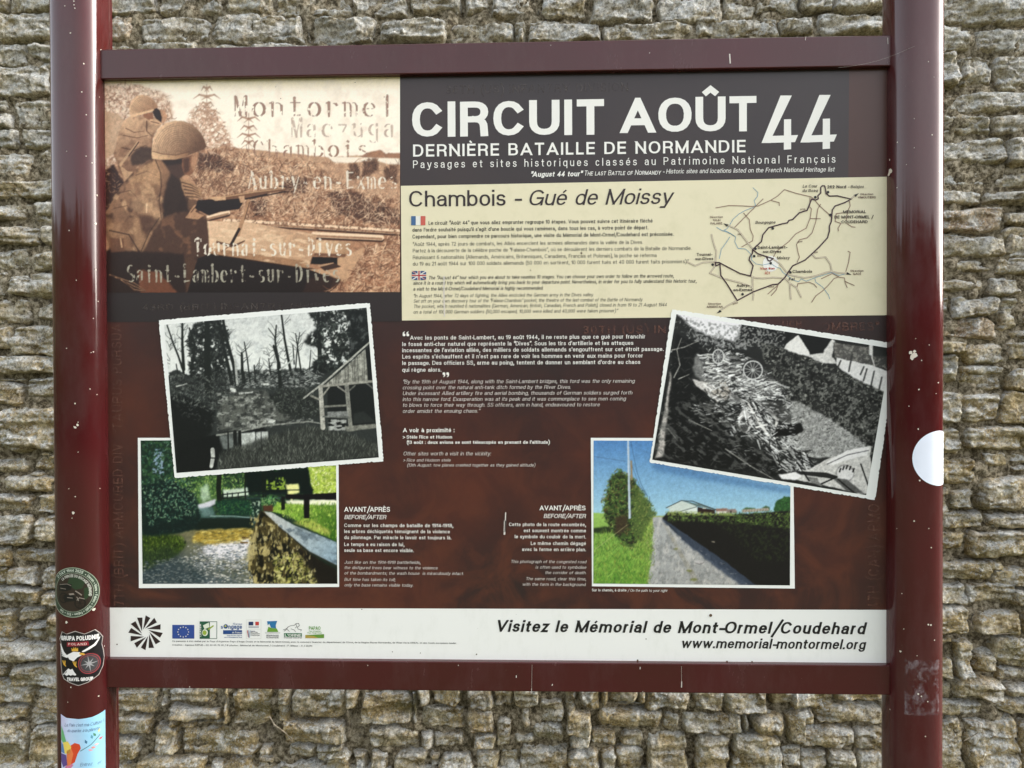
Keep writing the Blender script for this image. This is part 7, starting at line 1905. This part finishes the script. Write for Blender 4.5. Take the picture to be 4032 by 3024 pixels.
# dove sticker
s2, z2 = s_at(-1, J6, 590, 1480)
W_ = Wrap(pl, s2, z2, k_); cxs, cys = 590, 1480
W_.poly(zz((423, 1276), (470, 1300), (560, 1308), (650, 1300), (743, 1278), (740, 1760), (423, 1760)), 0, 10)
v, f = W_.v, W_.f; W_.clear()
vin = NT('dove_vinyl')
gp = vin.n.new('ShaderNodeSeparateXYZ'); vin.l.new(vin.P().outputs['Position'], gp.inputs[0])
mr = vin.n.new('ShaderNodeMapRange'); vin.l.new(vin.math('ADD', gp.outputs[0], vin.math('MULTIPLY', vin.math('SUBTRACT', vin.noise(18, 3), .5), .03)), mr.inputs[0])
mr.inputs[1].default_value = -.672; mr.inputs[2].default_value = -.615
vin.set(Base_Color=vin.ramp(mr.outputs[0], [(0., lin((206, 190, 220))), (.45, lin((196, 212, 238))), (1., lin((150, 200, 226)))]), Roughness=.3)
stk = sticker('dove_sticker', 'pale blue sticker with a rainbow coloured dove and handwritten French words', (-PCX, PCY, z2), v, f, vin.m)
for nm, c, q in (('dove_red', (206, 72, 40), [(500, 1500), (530, 1480), (565, 1490), (574, 1520), (550, 1560), (530, 1620), (500, 1640), (490, 1600), (505, 1550)]), ('dove_orange', (222, 120, 70), [(470, 1540), (505, 1520), (520, 1560), (500, 1640), (470, 1650)]),
                 ('dove_yellow', (232, 206, 96), [(440, 1480), (480, 1470), (505, 1510), (490, 1560), (455, 1560)]), ('dove_green', (110, 180, 120), [(428, 1360), (445, 1400), (470, 1480), (450, 1500), (426, 1460)]), ('dove_violet', (96, 76, 140), [(425, 1560), (465, 1570), (475, 1640), (440, 1660), (425, 1620)]),
                 ('dove_blue', (90, 130, 180), [(426, 1480), (448, 1500), (455, 1560), (425, 1550)]), ('dove_rose', (206, 120, 150), [(470, 1640), (500, 1630), (520, 1640), (480, 1690), (450, 1670)])):
    W_.poly(zz(*q), .0002 + len(nm) * .00001); W_.build(nm, smat(nm + '_ink', c), stk)
W_.line(zz((570, 1540), (640, 1500), (700, 1440)), 5, .0002); W_.build('olive_twig', smat('twig_ink', (70, 110, 110)), stk)
for i, (x, y, a) in enumerate(((615, 1490, 110), (650, 1460, 100), (690, 1425, 80), (640, 1520, -10), (660, 1505, 0), (690, 1475, 20), (622, 1532, -20), (672, 1445, 120))):
    dx, dy = cos(radians(a)), -sin(radians(a))
    W_.poly(zz((x, y), (x + 14 * dx - 9 * dy, y + 14 * dy + 9 * dx), (x + 34 * dx, y + 34 * dy), (x + 14 * dx + 9 * dy, y + 14 * dy - 9 * dx)), .0003)
    W_.build('olive_leaf', smat('leaf_ink', ((60, 110, 140), (90, 150, 170), (206, 206, 150), (216, 150, 140), (226, 190, 180), (200, 110, 110), (220, 160, 170), (80, 140, 110))[i]), stk)
W_.text("La Paix c'est ma Culture !", 455 - cxs, cys - 1362, 24, 268, w=.09, track=.06, slant=.3); W_.text('du quartier à la planète', 475 - cxs, cys - 1402, 22, 220, w=.09, track=.06, slant=.3); W_.text('Entrez', 566 - cxs, cys - 1650, 24, 80, w=.09, slant=.3); W_.text('et', 680 - cxs, cys - 1655, 22, 24, w=.09, slant=.3)
W_.build('handwriting', smat('handwriting_ink', (70, 84, 120)), stk)

# ---------------------------------------------------------------- chipped paint, bird lime, glue marks
chip = plain('bare_primer', (214, 204, 188), .6, .1)


def blob(pl_, s, z, r, seed, V, F, dz=0.0):
    rs_ = random.Random(seed); n = 8; o = len(V)
    V.append(pl_(s, z, dz))
    for i in range(n):
        a = 2 * pi * i / n; q = r * rs_.uniform(.6, 1.25)
        V.append(pl_(s + q * cos(a), z + q * sin(a), dz))
    F += [(o, o + 1 + i, o + 1 + (i + 1) % n) for i in range(n)]


chipsL = [(0, 0, .4973, [(515, 48, 4), (588, 10, 5), (585, 40, 4), (594, 66, 5), (560, 262, 6), (663, 504, 5), (647, 728, 4), (785, 768, 3), (684, 910, 4), (528, 1198, 3), (681, 1236, 4), (729, 1290, 4), (768, 1547, 5), (799, 394, 4), (748, 584, 3)]),
          (0, 750, .4522, [(846, 43, 6), (834, 290, 9), (603, 348, 5), (834, 689, 5), (664, 781, 4), (855, 966, 5), (813, 1113, 4), (580, 1375, 4), (812, 1406, 5), (793, 1411, 3)]),
          (0, 1400, .4522, [(783, 291, 4), (843, 339, 4), (655, 417, 6), (652, 625, 12), (675, 606, 10), (682, 580, 4), (679, 840, 4), (654, 1228, 5), (640, 1370, 12), (627, 1415, 4), (871, 1157, 4), (600, 1160, 4)]),
          (0, 2100, .5568, [(666, 538, 9), (658, 540, 7), (473, 628, 8), (738, 797, 3), (698, 1150, 4), (502, 1088, 4), (480, 1193, 3), (765, 1085, 5), (770, 965, 3)])]
chipsR = [(3000, 0, .4672, [(1144, 1200, 5), (1282, 1000, 3), (1435, 1137, 5), (1450, 650, 3), (1402, 520, 3), (1078, 1346, 7), (1084, 1446, 22), (1072, 1468, 16), (1140, 1582, 4), (1495, 1445, 5), (1282, 1247, 3), (1218, 1388, 3)]),
          (3450, 750, .4522, [(322, 1440, 26), (300, 1412, 14), (332, 1402, 11), (316, 1464, 12), (460, 1345, 4), (395, 1480, 4), (346, 1290, 3)]),
          (3450, 1400, .4522, [(372, 296, 6), (540, 236, 6), (519, 331, 3), (368, 640, 5), (330, 1441, 6), (376, 1088, 7), (287, 440, 4), (456, 1506, 4), (181, 1506, 3)]),
          (3450, 2100, .5570, [(390, 101, 4), (368, 646, 5), (384, 648, 6), (410, 755, 4), (170, 833, 7), (298, 1136, 6), (320, 1152, 5), (362, 1190, 4), (348, 1435, 4), (98, 1245, 4), (290, 865, 3), (182, 426, 3), (195, 676, 3)])]
for side, data, pst in ((-1, chipsL, posts[0]), (1, chipsR, posts[1])):
    V, F = [], []
    pl_ = on_post(side, .0003)
    for ox, oy, k, L_ in data:
        zm = Zoom(ox, oy, k)
        for i, (x, y, r) in enumerate(L_):
            s, z = s_at(side, zm, x, y)
            blob(pl_, s, z, r * k / 2640 * 1.15, i + int(x), V, F, (i % 3) * .00005)
    mesh_obj('chipped_spots', V, F, chip, pst, kind='stuff')
# runs and specks on rails and panel
lime = plain('bird_lime', (214, 206, 196), .6, .1)
V, F = [], []
pr = Print(board_place(-.0109))
for zm, L_ in ((Zoom(2000, 0, .4973), [((1741, 450), (1746, 526), 9), ((1113, 440), (1113, 446), 5), ((1208, 316), (1208, 324), 10), ((338, 380), (338, 386), 5)]),
               (Zoom(1280, 2550, .4521), [((1667, 218), (1667, 238), 6), ((1803, 125), (1798, 376), 1.2), ((1799, 330), (1798, 376), 4), ((1980, 292), (1976, 306), 7), ((385, 128), (385, 136), 6), ((1167, 126), (1167, 136), 4)]),
               (Zoom(2180, 2550, .4521), [((1101, 140), (1103, 320), 1.4), ((1103, 270), (1102, 322), 8), ((745, 145), (744, 165), 5), ((767, 355), (767, 361), 5)]),
               (Zoom(380, 2550, .4521), [((838, 312), (840, 322), 7), ((333, 342), (334, 352), 8), ((98, 185), (98, 193), 7)]),
               (Zoom(3000, 0, .4672), [((350, 332), (344, 366), 4), ((1032, 345), (1034, 398), 4)])):
    for a, b, w in L_: put_line(pr, zm, [a, b], w)
pr.build('drip_marks', lime, board, kind='stuff')
pr = Print(board_place(-.0010))
for a, b, w in (((1390, 235), (1384, 390), 9), ((1384, 300), (1380, 412), 14)): put_line(pr, L1, [a, b], w, .0001)
put_line(pr, C1, [(337, 690), (336, 800), (340, 975)], 9)
pr.build('drip_marks', lime, panel, kind='stuff')
pr = Print(board_place(-.0012))
for zm, L_ in ((V1, [(1268, 79, 8), (1350, 311, 6), (903, 304, 5), (97, 273, 3), (945, 197, 3), (1475, 312, 5)]), (F1, [(92, 260, 4), (1512, 57, 3), (2178, 318, 4), (1690, 303, 3), (1852, 310, 3)]), (Zoom(1000, 0, .4973), [(214, 782, 4), (802, 655, 4), (175, 690, 3)]), (C1, [(943, 650, 4), (1300, 530, 7)])):
    for x, y, r in L_: put_poly(pr, zm, circle(x, y, r, 7))
pr.build('dirt_specks', plain('dark_grit', (92, 72, 50), .7, .1), panel, kind='stuff')
# torn remains of a sticker low on the right post
gl = NT('glue_residue')
gl.set(Base_Color=(.42, .36, .38), Roughness=.55)
tb = gl.n.new('ShaderNodeBsdfTransparent'); mx_ = gl.n.new('ShaderNodeMixShader')
gl.l.new(gl.math('MULTIPLY', gl.ramp(gl.noise(55, 8, .72, vec=gl.scalev((1, 1, .8))), [(.50, 0.), (.62, 1.)]), .3), mx_.inputs[0])
gl.l.new(tb.outputs[0], mx_.inputs[1]); gl.l.new(gl.b.outputs[0], mx_.inputs[2]); gl.l.new(mx_.outputs[0], gl.out.inputs[0])
G6 = Zoom(3450, 2100, .5570)
pl_ = on_post(1, .0004)
sa, za = s_at(1, G6, 200, 888); sb, zb = s_at(1, G6, 442, 1282)
v = []; f = []
for j in range(9):
    for i in range(13): v.append(pl_(sa + (sb - sa) * i / 12, za + (zb - za) * j / 8))
f = [(j * 13 + i, (j + 1) * 13 + i, (j + 1) * 13 + i + 1, j * 13 + i + 1) for j in range(8) for i in range(12)]
mesh_obj('glue_remains', v, f, gl.m, posts[1], smooth=True)
# a spider's thread from the upper rail to the right post
V, F = [], []
P0 = at(*Zoom(3000, 0, .4672).px(650, 568), -.014); P1 = at(*Zoom(3000, 0, .4672).px(1280, 395), -.03)
path = [(float(P0[0] + (P1[0] - P0[0]) * t), -.013 - .02 * t, float(P0[1] + (P1[1] - P0[1]) * t - .006 * sin(pi * t))) for t in np.linspace(0, 1, 10)]
tube(path, .00028, .00018, V, F, 4)
mesh_obj('spider_thread', V, F, wb.m, board)
